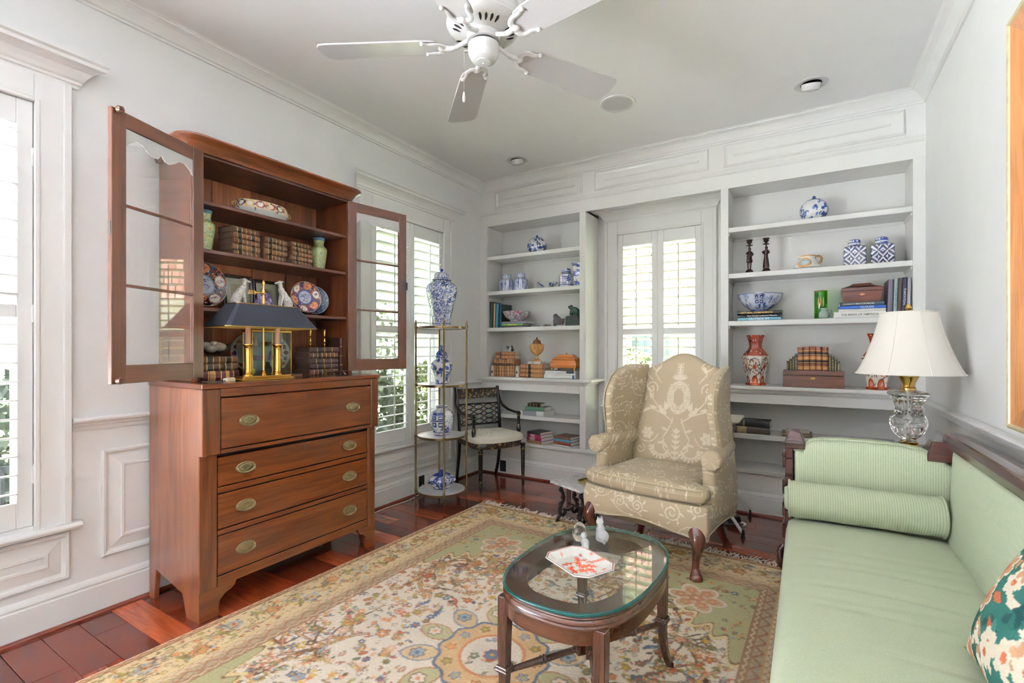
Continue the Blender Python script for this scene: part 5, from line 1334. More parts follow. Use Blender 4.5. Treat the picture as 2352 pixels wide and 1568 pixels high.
def frosted(name, label, loc, rz, bits, sc=1.0):
    t = thing(name, label, 'ornament', loc, rz); m = MB()
    for kind, *a in bits:
        if kind == 'b': m.ball([v*sc for v in a[0]], a[1]*sc, 14, 10, *a[2:])
        else: m.tube([[v*sc for v in p] for p in a[0]], [v*sc for v in a[1]], 8)
    o = m.build('figure', M_frost, t, smooth=70)
    r = o.modifiers.new('fuse', 'REMESH'); r.mode = 'VOXEL'; r.voxel_size = .0022; r.use_smooth_shade = True
frosted('glass_bird', 'small frosted glass bird beside the glass egg', (2.185, 1.755, .4965), 2.2, [('b', (0, 0, .020), .019, 1.35, .85, .95), ('b', (.020, 0, .042), .0125), ('t', [(.03, 0, .042), (.040, 0, .040)], [.005, .001]), ('t', [(-.015, 0, .016), (-.038, 0, .008)], [.012, .006]), ('b', (0, 0, .004), .016, 1.3, 1, .25)])
frosted('glass_cat', 'frosted glass cat sitting at the back of the coffee table', (2.215, 1.855, .4965), 2.6, [('b', (-.008, 0, .022), .024, 1.1, .95, 1.0), ('b', (.004, 0, .046), .018, .9, .9, 1.2), ('b', (.012, 0, .074), .0145, 1.1), ('t', [(.012, .008, .084), (.012, .011, .098)], [.006, .001]), ('t', [(.012, -.008, .084), (.012, -.011, .098)], [.006, .001]), ('t', [(.014, .008, .05), (.020, .008, .004)], [.007, .006]), ('t', [(.014, -.008, .05), (.020, -.008, .004)], [.007, .006]), ('t', [(-.02, .01, .008), (-.045, .02, .008)], [.008, .004]), ('b', (0, 0, .004), .022, 1.3, 1, .2)])
# ================================================================== small things: builders
WH, BL, MBL = rgb3(234, 236, 238), rgb3(36, 58, 128), rgb3(104, 124, 178)
M_porc = attr_mat('blue_white_porcelain', .1, .6, bscale=40)
M_pain = attr_mat('painted_ceramic', .18, .4, bscale=40)
def dens(prof, rows):
    P = [Vector((r, 0, z)) for r, z in prof]
    for _ in range(2):                       # corner cutting keeps the profile inside its own outline
        Q = [P[0]]
        for a, b in zip(P[:-1], P[1:]): Q += [a*.75+b*.25, a*.25+b*.75]
        P = Q+[P[-1]]
    L = [0]
    for a, b in zip(P[:-1], P[1:]): L.append(L[-1]+(b-a).length)
    t = np.linspace(0, L[-1], rows); return list(zip(np.maximum(1e-5, np.interp(t, L, [p.x for p in P])), np.interp(t, L, [p.z for p in P])))
def pot(parent, name, prof, cv, seg=132, rows=84, rf=None, sx=1, sy=1, z0=0, m=None, dens_=True, zoff=0, rot=0):
    pr = dens(prof, rows) if dens_ else prof; vs = []; cs = []
    for r, z in pr:
        for k in range(seg):
            a = rot+2*PI*k/seg; q = rf(a-rot) if rf else 1; vs.append((r*q*math.cos(a)*sx, r*q*math.sin(a)*sy, z+zoff)); cs.append(cv.at(k/seg*cv.w, z-z0) if isinstance(cv, Cv) else cv)
    n = len(pr); fs = [(i*seg+k, i*seg+(k+1) % seg, (i+1)*seg+(k+1) % seg, (i+1)*seg+k) for i in range(n-1) for k in range(seg)]+[tuple(range(seg))[::-1], tuple((n-1)*seg+k for k in range(seg))]
    return MB().add(vs, fs, cs).build(name, m or M_porc, parent, smooth=45)
def cv_dense(w, h, seed, bands=True, n=None):
    C = Cv(w, h, min(w/260, .003), WH); r = random.Random(seed)
    for k in range(n or int(w*h*5200)):
        x, y, a = r.uniform(0, w), r.uniform(0, h), r.uniform(0, 6.3); C.leaf(x, y, r.uniform(.008, .016), .0042, a, r.choice([BL, MBL, BL]))
    for k in range(max(3, int(w*h*40))):
        x, y = r.uniform(0, w), r.uniform(.15*h, .9*h)
        C.ell(x, y, .038, .038, 0, WH)
        for q in range(14): a = q*2.4; d = .0085*math.sqrt(q); C.ell(x+d*math.cos(a), y+d*math.sin(a), .0085, .0072, a, BL)
    if bands:
        for y0, c in ((0, BL), (.012, WH), (.018, BL), (h-.012, BL)): C.rect(0, y0, w, y0+.006, c)
    return C
def cv_patch(w, h, seed, dens_=1.0, col=BL):
    C = Cv(w, h, min(w/300, .002), WH); r = random.Random(seed)
    for k in range(int(26*dens_)):
        x, y = r.uniform(0, w), r.uniform(0, h)
        for q in range(6): C.ell(x+r.gauss(0, .014), y+r.gauss(0, .008), r.uniform(.006, .014), r.uniform(.004, .009), r.uniform(0, 3), r.choice([col, col, MBL]))
    for x in (.15*w, .65*w):
        for q in range(4): C.rect(x-.028+.006*q, .45*h+q*.012, x+.028-.006*q, .45*h+q*.012+.007, col); C.rect(x-.02, .3*h, x-.015, .45*h, col); C.rect(x+.015, .3*h, x+.02, .45*h, col)
    C.rect(0, 0, w, .006, col); return C
def happy(C, x, y, s, col):
    """double-happiness character built from strokes, s = size"""
    u = s/13; w = u*1.15
    for d in (-1, 1):
        X = x+d*s*.26; L = s*.21
        for yy, k in ((6, .9), (4.4, 1), (-1.0, 1.15)): C.line([(X-L*k, y+yy*u), (X+L*k, y+yy*u)], w, col)
        C.line([(X, y+7*u), (X, y+4.4*u)], w, col)
        for y0, y1 in ((3.2, .8), (-2.6, -6.2)):
            C.line([(X-L*.7, y+y0*u), (X+L*.7, y+y0*u)], w, col); C.line([(X-L*.7, y+y1*u), (X+L*.7, y+y1*u)], w, col)
            C.line([(X-L*.7, y+y0*u), (X-L*.7, y+y1*u)], w, col); C.line([(X+L*.7, y+y0*u), (X+L*.7, y+y1*u)], w, col)
def lidded(name, label, loc, body, lid, cvb, cvl, rz=0, knob=None, group=None, rf=None, cat='jar', seg=132):
    t = thing(name, label, cat, loc, rz, group)
    pot(t, 'body', body, cvb, seg, 110 if seg > 150 else 84, rf=rf)
    if lid:
        l = pot(t, 'lid', lid, cvl, seg, 24, rf=rf if rf and rf(.3) != 1 and name == 'square_never' else None, z0=lid[0][1])
        if knob:
            k = MB().lathe(knob, 20); k.c = [tuple(BL)]*len(k.v); k.build('knob', M_porc, l, smooth=50)
    return t

# ---- books
COVER = {}
def cover_mat(kind, c):
    key = (kind,)+tuple(c)
    if key not in COVER: COVER[key] = plain('%s_cover' % kind, rgb(*c), .45 if kind == 'leather' else .35, var=.22 if kind == 'leather' else .04, scale=25, bmp=.15 if kind == 'leather' else 0)
    return COVER[key]
M_page = plain('book_pages', rgb(226, 216, 196), .85, var=.05, scale=80); M_pagew = plain('white_pages', rgb(238, 236, 230), .8, var=.03, scale=80); M_paged = plain('old_pages', rgb(78, 56, 42), .85, var=.15, scale=80)
M_gold = plain('gold_tooling', rgb(186, 146, 84), .35, .5, var=.1)
def text_mesh(txt, size, font=None, bold=0):
    cu = bpy.data.curves.new('lettering', 'FONT'); cu.body = txt; cu.size = size; cu.align_x = 'CENTER'; cu.align_y = 'CENTER'; cu.extrude = .0004; cu.offset = bold
    o = bpy.data.objects.new('tmp', cu); COL.objects.link(o); dg = bpy.context.evaluated_depsgraph_get(); me = bpy.data.meshes.new_from_object(o.evaluated_get(dg)); bpy.data.objects.remove(o); return me
def book(label, L, T, D, c, loc, rz=0, up=False, kind='leather', bands=4, pages=None, patch=None, title=None, tcol=(230, 226, 214), tsize=.5, lean=0, group=None, toff=0, pull=0, flip=1):
    """lies flat (up=False) or stands; spine to local -y, length along x (or z when standing); origin at the bottom centre"""
    t = thing('book', label, 'book', loc, rz, group)
    if lean: t.rotation_euler = (0, lean, rz); t.location[2] += abs(math.sin(lean))*T/2+.0005
    mp = (lambda a, b, y: (b, y, a+L/2)) if up else (lambda a, b, y: (a*flip, y, b+T/2))
    ct = .0022
    if kind == 'paper': U = [(-T/2, D), (-T/2, .0), (T/2, 0), (T/2, D), (T/2-.001, D), (T/2-.001, .002), (-T/2+.001, .002), (-T/2+.001, D)]
    else: U = [(-T/2, D), (-T/2, .004), (-T/2*.82, .0005), (-T/2*.4, -.0025), (T/2*.4, -.0025), (T/2*.82, .0005), (T/2, .004), (T/2, D), (T/2-ct, D), (T/2-ct, .010), (-T/2+ct, .010), (-T/2+ct, D)]
    m = MB(); n = len(U); vs = [mp(-L/2, b, y) for b, y in U]+[mp(L/2, b, y) for b, y in U]
    m.add(vs, [tuple(range(n)), tuple(range(2*n-1, n-1, -1))]+[(i, n+i, n+(i+1) % n, (i+1) % n) for i in range(n)]); m.build('cover', cover_mat(kind, c), t)
    p = MB(); a, b = (L/2-.003, T/2-ct) if kind != 'paper' else (L/2-.0005, T/2-.001); y0, y1 = (.010, D-.004) if kind != 'paper' else (.002, D-.0005)
    vs = [mp(sa*a, sb*b, yy) for sa in (-1, 1) for sb in (-1, 1) for yy in (y0, y1)]
    p.add(vs, [(0, 1, 3, 2), (4, 6, 7, 5), (0, 4, 5, 1), (2, 3, 7, 6), (0, 2, 6, 4), (1, 5, 7, 3)]); p.build('pages', pages or (M_page if kind == 'leather' else M_pagew), t)
    def strip(a0, a1, off):
        V = [(-T/2*1.0, .0035), (-T/2*.82, .0005-off), (-T/2*.4, -.0025-off), (T/2*.4, -.0025-off), (T/2*.82, .0005-off), (T/2*1.0, .0035)]
        q = MB(); k = len(V); q.add([mp(a0, b, y) for b, y in V]+[mp(a1, b, y) for b, y in V], [(i, i+1, k+i+1, k+i) for i in range(k-1)]); return q
    if kind == 'leather' and bands:
        g = MB()
        for i in range(bands):
            a = L*(-.5+(i+1)/(bands+1)); q = strip(a-.0025, a+.0025, .0012); g.add(q.v, q.f)
        o = g.build('gold_bands', M_gold, t); o['kind'] = 'stuff'
    for (f0, f1, pc) in (patch or []):
        strip(L*(f0-.5), L*(f1-.5), .0007).build('spine_label', cover_mat('leather' if kind == 'leather' else 'cloth', pc), t)
    if title:
        me = text_mesh(title, T*tsize*1.3, bold=.0002); me.materials.append(cover_mat('print', tcol))
        dy = -.0034 if kind != 'paper' else -.0006
        if up: place('lettering', me, None, t, (0, dy, L/2+toff), (PI/2, PI/2, 0))
        else: place('lettering', me, None, t, (toff, dy, T/2), (PI/2, 0, 0))
    return t
ORD = ['topmost', 'second', 'third', 'fourth', 'fifth', 'sixth']
HZ = PI/2   # things in the cabinet face +x

# ================================================================== inside the secretary cabinet
S1, S2, S3, S0 = 2.0162, 1.7752, 1.4822, 1.1122
def tureen():
    w, h = 1.0, .12; C = Cv(w, h, .002, rgb3(236, 214, 176)); r = random.Random(2); C.rect(0, 0, w, .055, rgb3(226, 226, 222))
    for k in range(16):
        x = w*k/16; c = (rgb3(150, 58, 40), rgb3(60, 40, 90), rgb3(222, 180, 110))[k % 3]
        C.ell(x, .078, .028, .020, 0, c); C.ell(x, .078, .019, .012, 0, rgb3(240, 232, 216)); 
        for q in range(4): C.leaf(x+.03, .06+.012*q, .02, .009, r.uniform(0, 6), r.choice([rgb3(84, 50, 100), rgb3(170, 70, 50), rgb3(214, 170, 96)]))
    C.rect(0, .108, w, .12, rgb3(196, 150, 96))
    t = thing('tureen', 'oval white tureen with a purple and red painted rim on the top cabinet shelf', 'dish', (.20, 1.65, S1))
    pot(t, 'body', [(.10, 0), (.11, .004), (.125, .02), (.150, .045), (.160, .058), (.156, .078), (.146, .096), (.147, .101), (.140, .101), (.135, .08), (.12, .03), (.0, .02)], C, 160, 60, sx=.56, sy=1, m=M_pain)
    for s in (1, -1):
        MB().tube(bezier([(0, s*.145, .085), (0, s*.170, .08), (0, s*.176, .066), (0, s*.160, .055)], 5), .007, 8).build('handle', M_gilt, t, smooth=60)
tureen()
def yellow_vase(y, x, label):
    C = Cv(.33, .22, .0016, rgb3(186, 196, 132)); r = random.Random(int(y*100))
    for k in range(900): C.leaf(r.uniform(0, .33), r.uniform(0, .22), r.uniform(.006, .012), .003, r.uniform(0, 6.3), r.choice([rgb3(88, 146, 116), rgb3(110, 156, 160), rgb3(140, 170, 110), rgb3(96, 150, 124), rgb3(80, 120, 160), rgb3(190, 130, 96)]))
    for k in range(18): C.flower(r.uniform(0, .33), r.uniform(0, .2), .009, 5, rgb3(196, 116, 84), rgb3(230, 220, 150))
    C.rect(0, .20, .33, .22, rgb3(104, 146, 178))
    t = thing('vase', label, 'vase', (x, y, S2), 0, 'pair of yellow-green vases in the cabinet')
    pot(t, 'body', [(.030, 0), (.033, .004), (.038, .03), (.046, .09), (.051, .135), (.049, .150), (.035, .163), (.030, .172), (.031, .190), (.038, .214), (.039, .218), (.034, .216), (.026, .18), (.02, .17)], C, 110, 90, m=M_pain)
yellow_vase(1.305, .25, 'yellow-green floral vase at the left end of the cabinet shelf, partly behind the open door')
yellow_vase(2.02, .22, 'yellow-green floral vase at the right end of the cabinet shelf')
BR = [(86, 56, 38), (104, 70, 46), (92, 58, 40), (112, 78, 52), (78, 52, 38)]
for nm, yc, L, n, T in (('left', 1.485, .160, 5, .0305), ('middle', 1.655, .150, 4, .033), ('right', 1.822, .150, 5, .0272)):
    z = S2
    for k in range(n-1, -1, -1):
        j = random.Random(k+n*3); book('old brown leather book, %s of the %s stack on the second cabinet shelf' % (ORD[k], nm), L-j.uniform(0, .006), T, .125, BR[(k+n) % 5], (.325, yc+j.uniform(-.003, .003), z), HZ+.10+j.uniform(-.03, .03), bands=5, pages=M_paged, patch=[(.18, .32, (36, 34, 36)), (.68, .80, (44, 36, 34))] if k % 2 else [(.2, .32, (30, 32, 36))], group='old leather books stacked in the cabinet'); z += T+.0003
# plates
M_stand = plain('black_wire', rgb(20, 18, 18), .5)
def plate(label, c, r, cv, tilt, az, name='plate', a=1.0, zs=S3, stand=True):
    """disc standing on its rim; az turns its face from +x"""
    hgt = r*math.cos(tilt); t = thing(name, label, 'plate', (c[0], c[1], zs+(.0185 if stand else .004)), az)
    m = MB(); vs = []; cs = []; n = 64; prof = [(.55, -.006), (.60, -.010), (.62, -.006), (.98, .012), (1.0, .015), (.99, .0165), (.93, .014), (.68, .003), (.62, 0)]+[(.62*(1-k/16), 0) for k in range(1, 16)]+[(.001, 0)]
    P2 = []
    for p0, p1 in zip(prof[:-1], prof[1:]):
        m_ = 14 if p0[0] > .65 and p1[0] < .95 and p0[0] > p1[0] else 1
        P2 += [(p0[0]+(p1[0]-p0[0])*w/m_, p0[1]+(p1[1]-p0[1])*w/m_) for w in range(m_)]
    prof = P2+[prof[-1]]; n = 110
    for i, (q, h) in enumerate(prof):
        for k in range(n):
            an = 2*PI*k/n; u, v = q*math.cos(an), q*math.sin(an); y, zz = u*r*a, v*r
            vs.append((h*math.cos(tilt)-(zz+r)*math.sin(tilt)+r*math.sin(tilt)*.5, y, (zz+r)*math.cos(tilt)+h*math.sin(tilt))); cs.append(cv(u, v) if i > 3 else WH*.9)
    m.add(vs, [(i*n+k, i*n+(k+1) % n, (i+1)*n+(k+1) % n, (i+1)*n+k) for i in range(len(prof)-1) for k in range(n)]+[tuple(range(n))[::-1]], cs); m.build('plate_body', M_pain, t, smooth=50)
    if stand:
        for s in (-1, 1):
            MB().tube([(-.09-r*.1, s*.03, -.014), (.02, s*.045, -.014), (.045, s*.05, -.012), (.05, s*.05, .02)], .003, 6).tube([(.0, s*.042, -.013), (-.035-r*.25, s*.03, r*1.0)], .003, 6).build('easel_leg', M_stand, t)
    return t
def imari(seed, red=True):
    r = random.Random(seed); C = Cv(2.2, 2.2, .012, rgb3(58, 38, 62) if red else rgb3(40, 34, 40)); R_, O_, B_, W_ = rgb3(168, 76, 44), rgb3(206, 130, 88), rgb3(48, 58, 120), rgb3(226, 222, 214)
    for k in range(240): a = r.uniform(0, 6.3); q = r.uniform(.5, 1.0); C.leaf(1.1+q*math.cos(a), 1.1+q*math.sin(a), .12, .04, r.uniform(0, 6), r.choice([R_, O_, R_, W_*.9, B_]))
    for k in range(6 if red else 5):
        a = 2*PI*k/(6 if red else 5)+.3; x, y = 1.1+.74*math.cos(a), 1.1+.74*math.sin(a); C.ell(x, y, .27, .20, a+PI/2, O_ if k % 2 else R_); C.ell(x, y, .24, .17, a+PI/2, W_ if k % 2 == 0 else O_)
        for q in range(9): C.leaf(x+r.gauss(0, .07), y+r.gauss(0, .06), .10, .045, r.uniform(0, 6), r.choice([R_, B_, rgb3(90, 120, 130), R_]))
    C.ell(1.1, 1.1, .47, .47, 0, B_ if red else rgb3(120, 136, 160)); C.ell(1.1, 1.1, .40, .40, 0, rgb3(190, 192, 208))
    for k in range(26): a = r.uniform(0, 6.3); q = r.uniform(0, .34); C.leaf(1.1+q*math.cos(a), 1.1+q*math.sin(a), .12, .05, r.uniform(0, 6), r.choice([B_, MBL, B_]))
    return lambda u, v: rgb3(208, 190, 170) if u*u+v*v > .95 else C.at(1.1+u, 1.1+v)
def bluep(seed):
    r = random.Random(seed); C = Cv(2.2, 2.2, .012, rgb3(78, 92, 120)); D_, L_ = rgb3(48, 62, 92), rgb3(176, 186, 202)
    for k in range(420): a = r.uniform(0, 6.3); q = r.uniform(0, 1.0); C.leaf(1.1+q*math.cos(a), 1.1+q*math.sin(a), .11, .035, r.uniform(0, 6), r.choice([D_, L_, D_]))
    for k in range(60): a = 2*PI*k/60; C.ell(1.1+.52*math.cos(a), 1.1+.52*math.sin(a), .025, .025, 0, L_)
    return lambda u, v: rgb3(196, 200, 206) if u*u+v*v > .95 else C.at(1.1+u, 1.1+v)
plate('large dark imari plate partly behind the left open door of the cabinet', (.17, 1.345), .120, imari(3, False), .12, .05)
plate('red and blue imari plate standing on the third cabinet shelf', (.25, 1.90), .098, imari(9), .12, -.12)
plate('dark blue patterned plate behind the red imari plate', (.185, 2.01), .092, bluep(4), .12, -.25)
# framed pictures
M_bfr = plain('dark_frame', rgb(44, 28, 22), .35); M_mat = plain('picture_mount', rgb(214, 204, 184), .7, var=.03); M_art = plain('old_print', rgb(186, 172, 144), .7, var=.2, scale=60)
def small_frame(y0, y1, h, label):
    w = y1-y0; t = thing('framed_print', label, 'picture', (.125, (y0+y1)/2, S3+.003), 0); t.rotation_euler = (0, -.12, 0)
    F_ = lambda u, v, q: (q, u, v)
    MB().rings(-w/2, w/2, 0, h, [(0, -.004), (0, .012), (.004, .014), (.018, .008), (.018, .002)], F_, False).build('frame', M_bfr, t)
    MB().box(-.004, .003, -w/2+.004, w/2-.004, .004, h-.004).build('mount', M_mat, t); MB().box(.0032, .0040, -w/2+.045, w/2-.045, .05, h-.05).build('print', M_art, t)
    MB().box(.0055, .0065, -w/2+.016, w/2-.016, .016, h-.016).build('glass', M_pane, t)
small_frame(1.470, 1.640, .215, 'small dark framed print behind the left spotted dog in the cabinet')
small_frame(1.645, 1.812, .205, 'small dark framed print behind the purple crystal in the cabinet')
# spotted dogs
def spots_mat():
    m, n, b = newmat('spotted_glaze'); co = coords(n); v = node(n, 'ShaderNodeTexVoronoi', i_Scale=95.0); link(n, co, v.inputs['Vector'])
    r = ramp(n, v.outputs['Distance'], [(.16, rgb(40, 34, 36)), (.24, rgb(232, 226, 218))]); link(n, r.outputs[0], b.inputs['Base Color']); b.inputs['Roughness'].default_value = .12; b.inputs['Coat Weight'].default_value = .4; return m
M_spot = spots_mat(); M_cob = plain('cobalt_glaze', rgb(28, 34, 96), .12, coat=.4)
def dog(y, f, label, x=.24, h=1.0):
    t = thing('dog_figurine', label, 'figurine', (x, y, S3), 0, 'pair of spotted china dogs'); m = MB()
    # faces along f (+1 = +y): sitting whippet
    def T(pts): return [(p[0], p[1]*f, p[2]*h) for p in pts]
    m.tube(T(bezier([(0, -.030, .030), (0, -.032, .055), (0, -.012, .095), (0, .010, .125), (0, .018, .148), (0, .022, .170)], 4)), [.024]*4+[.027]*4+[.022]*4+[.018]*4+[.0125]*5, 12)
    m.ball((0, .024*f, .176*h), .0135, 12, 8); m.tube(T([(0, .026, .176), (0, .044, .172), (0, .056, .169)]), [.011, .0075, .005], 8)
    for s in (1, -1):
        m.tube(T([(s*.009, .012, .110), (s*.010, .020, .070), (s*.010, .026, .024), (s*.010, .036, .018)]), [.010, .0075, .006, .006], 8)
        m.ball((s*.017, -.030*f, .038), .021, 10, 8, .7, 1.1, 1.0); m.tube(T([(s*.016, -.020, .020), (s*.016, .012, .018)]), [.009, .007], 8)
        m.tube(T([(s*.009, .016, .184), (s*.013, .004, .180)]), [.005, .003], 6)
    m.tube(T(bezier([(.0, -.045, .022), (.018, -.055, .018), (.022, -.02, .018)], 4)), .0045, 6)
    o = m.build('dog', M_spot, t, smooth=80); r = o.modifiers.new('fuse', 'REMESH'); r.mode = 'VOXEL'; r.voxel_size = .0028; r.use_smooth_shade = True
    MB().lathe([(.030, 0), (.034, .002), (.034, .012), (.030, .016), (.001, .017)], 28, sx=.95, sy=1.75).build('cushion_base', M_cob, t, smooth=50)
dog(1.500, 1, 'white spotted china dog on a blue base, facing right, in the cabinet')
dog(1.758, -1, 'white spotted china dog on a blue base, facing left, in the cabinet', h=1.06)
# amethyst
def amethyst():
    m, n, b = newmat('amethyst'); co = coords(n); v = node(n, 'ShaderNodeTexVoronoi', i_Scale=60.0); link(n, co, v.inputs['Vector'])
    r = ramp(n, v.outputs['Color'], [(.2, rgb(52, 36, 74)), (.6, rgb(112, 88, 142)), (.9, rgb(178, 160, 196))]); link(n, r.outputs[0], b.inputs['Base Color']); b.inputs['Roughness'].default_value = .2
    mb = MB(); rr = random.Random(4); K = 14; vs = []
    for i, (q, z) in enumerate(((.9, 0), (1.0, .03), (1.0, .06), (.9, .085), (.6, .12), (.12, .142))):
        for k in range(K): a = 2*PI*k/K; s = q*(1+rr.uniform(-.08, .08)); vs.append((.040*s*math.cos(a), .052*s*math.sin(a), z))
    mb.add(vs, [(i*K+k, i*K+(k+1) % K, (i+1)*K+(k+1) % K, (i+1)*K+k) for i in range(5) for k in range(K)]+[tuple(range(K))[::-1], tuple(5*K+k for k in range(K))])
    t = thing('crystal', 'pointed purple amethyst crystal between the two china dogs', 'crystal', (.21, 1.655, S3)); mb.build('stone', m, t)
amethyst()
# three large books and the glass bowl of shells
z = S0
for k, (T, c, pt) in enumerate(((.050, (66, 24, 28), [(.2, .34, (150, 110, 70)), (.62, .72, (170, 128, 76))]), (.037, (72, 50, 34), [(.2, .36, (34, 40, 40)), (.62, .78, (34, 40, 40))]), (.037, (78, 54, 36), [(.2, .36, (34, 40, 40)), (.62, .78, (34, 40, 40))]))):
    book('%s bound book, %s of three under the glass bowl in the cabinet' % ('dark red' if k == 0 else 'brown and black leather', ('lowest', 'middle', 'topmost')[k]), .185, T, .20, c, (.365, 1.322+.008*(k == 0), z), HZ, bands=5, patch=pt, group='books under the glass bowl'); z += T+.0003
t = thing('glass_bowl', 'cut glass bowl holding shells on three books in the cabinet', 'bowl', (.285, 1.335, z)); zb = z
MB().lathe([(.0, 0), (.030, 0), (.034, .004), (.060, .025), (.080, .058), (.082, .062), (.077, .060), (.056, .028), (.030, .010), (0, .008)], 40, cap=False).build('bowl', thin_glass('bowl_glass', (.9, .92, .92, 1), 2.2), t, smooth=40)
M_shell = plain('shell_white', rgb(226, 214, 204), .4, var=.12, scale=60, bmp=.3)
for k, (dx, dy, dz_, q) in enumerate(((.02, -.022, .030, .9), (-.02, -.03, .046, 1), (.018, .022, .036, 1.1), (-.022, .03, .048, .95), (0, 0, .058, .8))):
    s = thing('shell', ('pale shell at the left of the glass bowl in the cabinet', 'pale shell at the back left of the glass bowl', 'ribbed round shell at the front of the glass bowl', 'round shell at the right of the glass bowl', 'small shell on top of the pile in the glass bowl')[k], 'shell', (.285+dx, 1.335+dy, zb+dz_-.012), k*1.1, 'shells in the glass bowl')
    m = MB(); n = 24; vs = []
    for i in range(13):
        f = i/12*PI
        for j in range(n): a = 2*PI*j/n; r = .024*q*math.sin(f)*(1+.05*math.cos(10*a)) if i not in (0, 12) else 1e-5; vs.append((r*math.cos(a), r*math.sin(a)*1.2, .020*q*(1-math.cos(f))))
    m.add(vs, [(i*n+j, i*n+(j+1) % n, (i+1)*n+(j+1) % n, (i+1)*n+j) for i in range(12) for j in range(n)]); m.build('shell_body', M_shell, s, smooth=40)
# platter
def platter_cv():
    r = random.Random(6); C = Cv(2.2, 2.2, .02, rgb3(206, 210, 206))
    for k in range(20):
        a = 2*PI*k/20; x, y = 1.1+.86*math.cos(a), 1.1+.86*math.sin(a); c = (rgb3(150, 56, 44), rgb3(66, 48, 110), rgb3(206, 160, 96))[k % 3]
        C.ell(x, y, .15, .10, a+PI/2, rgb3(232, 222, 204)); C.ell(x, y, .11, .06, a+PI/2, c)
        for q in range(3): C.leaf(x, y, .11, .045, r.uniform(0, 6), r.choice([rgb3(160, 60, 46), rgb3(70, 50, 110), rgb3(214, 170, 100)]))
    return lambda u, v: C.at(1.1+u, 1.1+v)
plate('large oval white platter with a red and purple rim, behind the brass lamp', (.125, 1.69), .135, platter_cv(), .16, 0, 'platter', 1.38, S0, False)
# glass curio box with its small things
M_cglass = thin_glass('curio_glass', (.93, .97, .96, 1), .8)
t = thing('curio_box', 'small brass-framed glass display box behind the lamp', 'display box', (.255, 1.648, S0))
W2, H2, D2 = .118, .270, .045
MB().prism([(-D2-.004, -W2-.004), (D2+.004, -W2-.004), (D2+.004, W2+.004), (-D2-.004, W2+.004)], 0, .016).build('base', M_brass, t, bev=.002)
MB().prism([(-D2-.004, -W2-.004), (D2+.004, -W2-.004), (D2+.004, W2+.004), (-D2-.004, W2+.004)], H2-.014, H2).build('cap', M_brass, t, bev=.002)
for sx in (1, -1):
    for sy in (1, -1): MB().box(sx*D2-.0025, sx*D2+.0025, sy*W2-.0025, sy*W2+.0025, .016, H2-.014).build('corner_post', M_brass, t)
MB().box(D2-.001, D2+.001, -.002, .002, .016, H2-.014).build('door_edge', M_brass, t)
for a, b in ((-W2, 0), (0, W2)): MB().box(D2-.001, D2+.001, a+.003, b-.003, .016, H2-.014).build('front_pane', M_cglass, t)
for sy in (1, -1): MB().box(-D2+.003, D2-.003, sy*W2-.001, sy*W2+.001, .016, H2-.014).build('side_pane', M_cglass, t)
MB().box(-D2, -D2+.002, -W2+.003, W2-.003, .016, H2-.014).build('back_mirror', plain('pale_mirror', rgb(176, 188, 186), .25, .3), t)
for z in (.098, .178): MB().box(-D2+.003, D2-.003, -W2+.003, W2-.003, z-.002, z).build('glass_shelf', M_cglass, t)
def trinket(label, dy, z, col, prof, sc=1.0, metal=0):
    s = thing('trinket', label, 'ornament', (.255, 1.648+dy, S0+z+.0008), 0, 'small things in the glass display box')
    MB().lathe([(r*sc, h*sc) for r, h in prof], 20).build('body', plain('trinket_glaze', rgb(*col), .2, metal, var=.2, scale=60), s, smooth=40)
PB = [(.012, 0), (.014, .002), (.020, .012), (.026, .022), (.024, .024), (.001, .012)]; PV = [(.010, 0), (.018, .012), (.019, .022), (.010, .034), (.007, .042), (.010, .050), (.001, .048)]; PG = [(.014, 0), (.016, .01), (.012, .03), (.009, .038), (.012, .046), (.008, .056), (.001, .06)]
trinket('white basket figure on the top shelf of the display box, left', -.075, .178, (206, 186, 176), PG); trinket('gold figure on the top shelf of the display box', -.010, .178, (176, 140, 86), PB, 1.0, .6); trinket('pale shell form on the top shelf of the display box, right', .065, .178, (196, 196, 192), PB, 1.25)
trinket('lilac bowl on the middle shelf of the display box', -.06, .098, (168, 150, 172), PB, 1.2); trinket('violet crystal cluster on the middle shelf of the display box', .02, .098, (110, 92, 134), PG, .9); trinket('grey glass form on the middle shelf of the display box, right', .08, .098, (170, 170, 178), PV, .9)
trinket('lime green ball on the floor of the display box', -.095, .016, (196, 204, 90), [(.006, 0), (.018, .008), (.022, .02), (.018, .034), (.001, .04)]); trinket('dark grey vase on the floor of the display box', .0, .016, (62, 64, 78), PV, 1.4); trinket('smoky bowl on the floor of the display box, right', .075, .016, (98, 100, 112), PB, 1.3); trinket('violet stone on the floor of the display box', -.045, .016, (120, 100, 140), PB, .8)
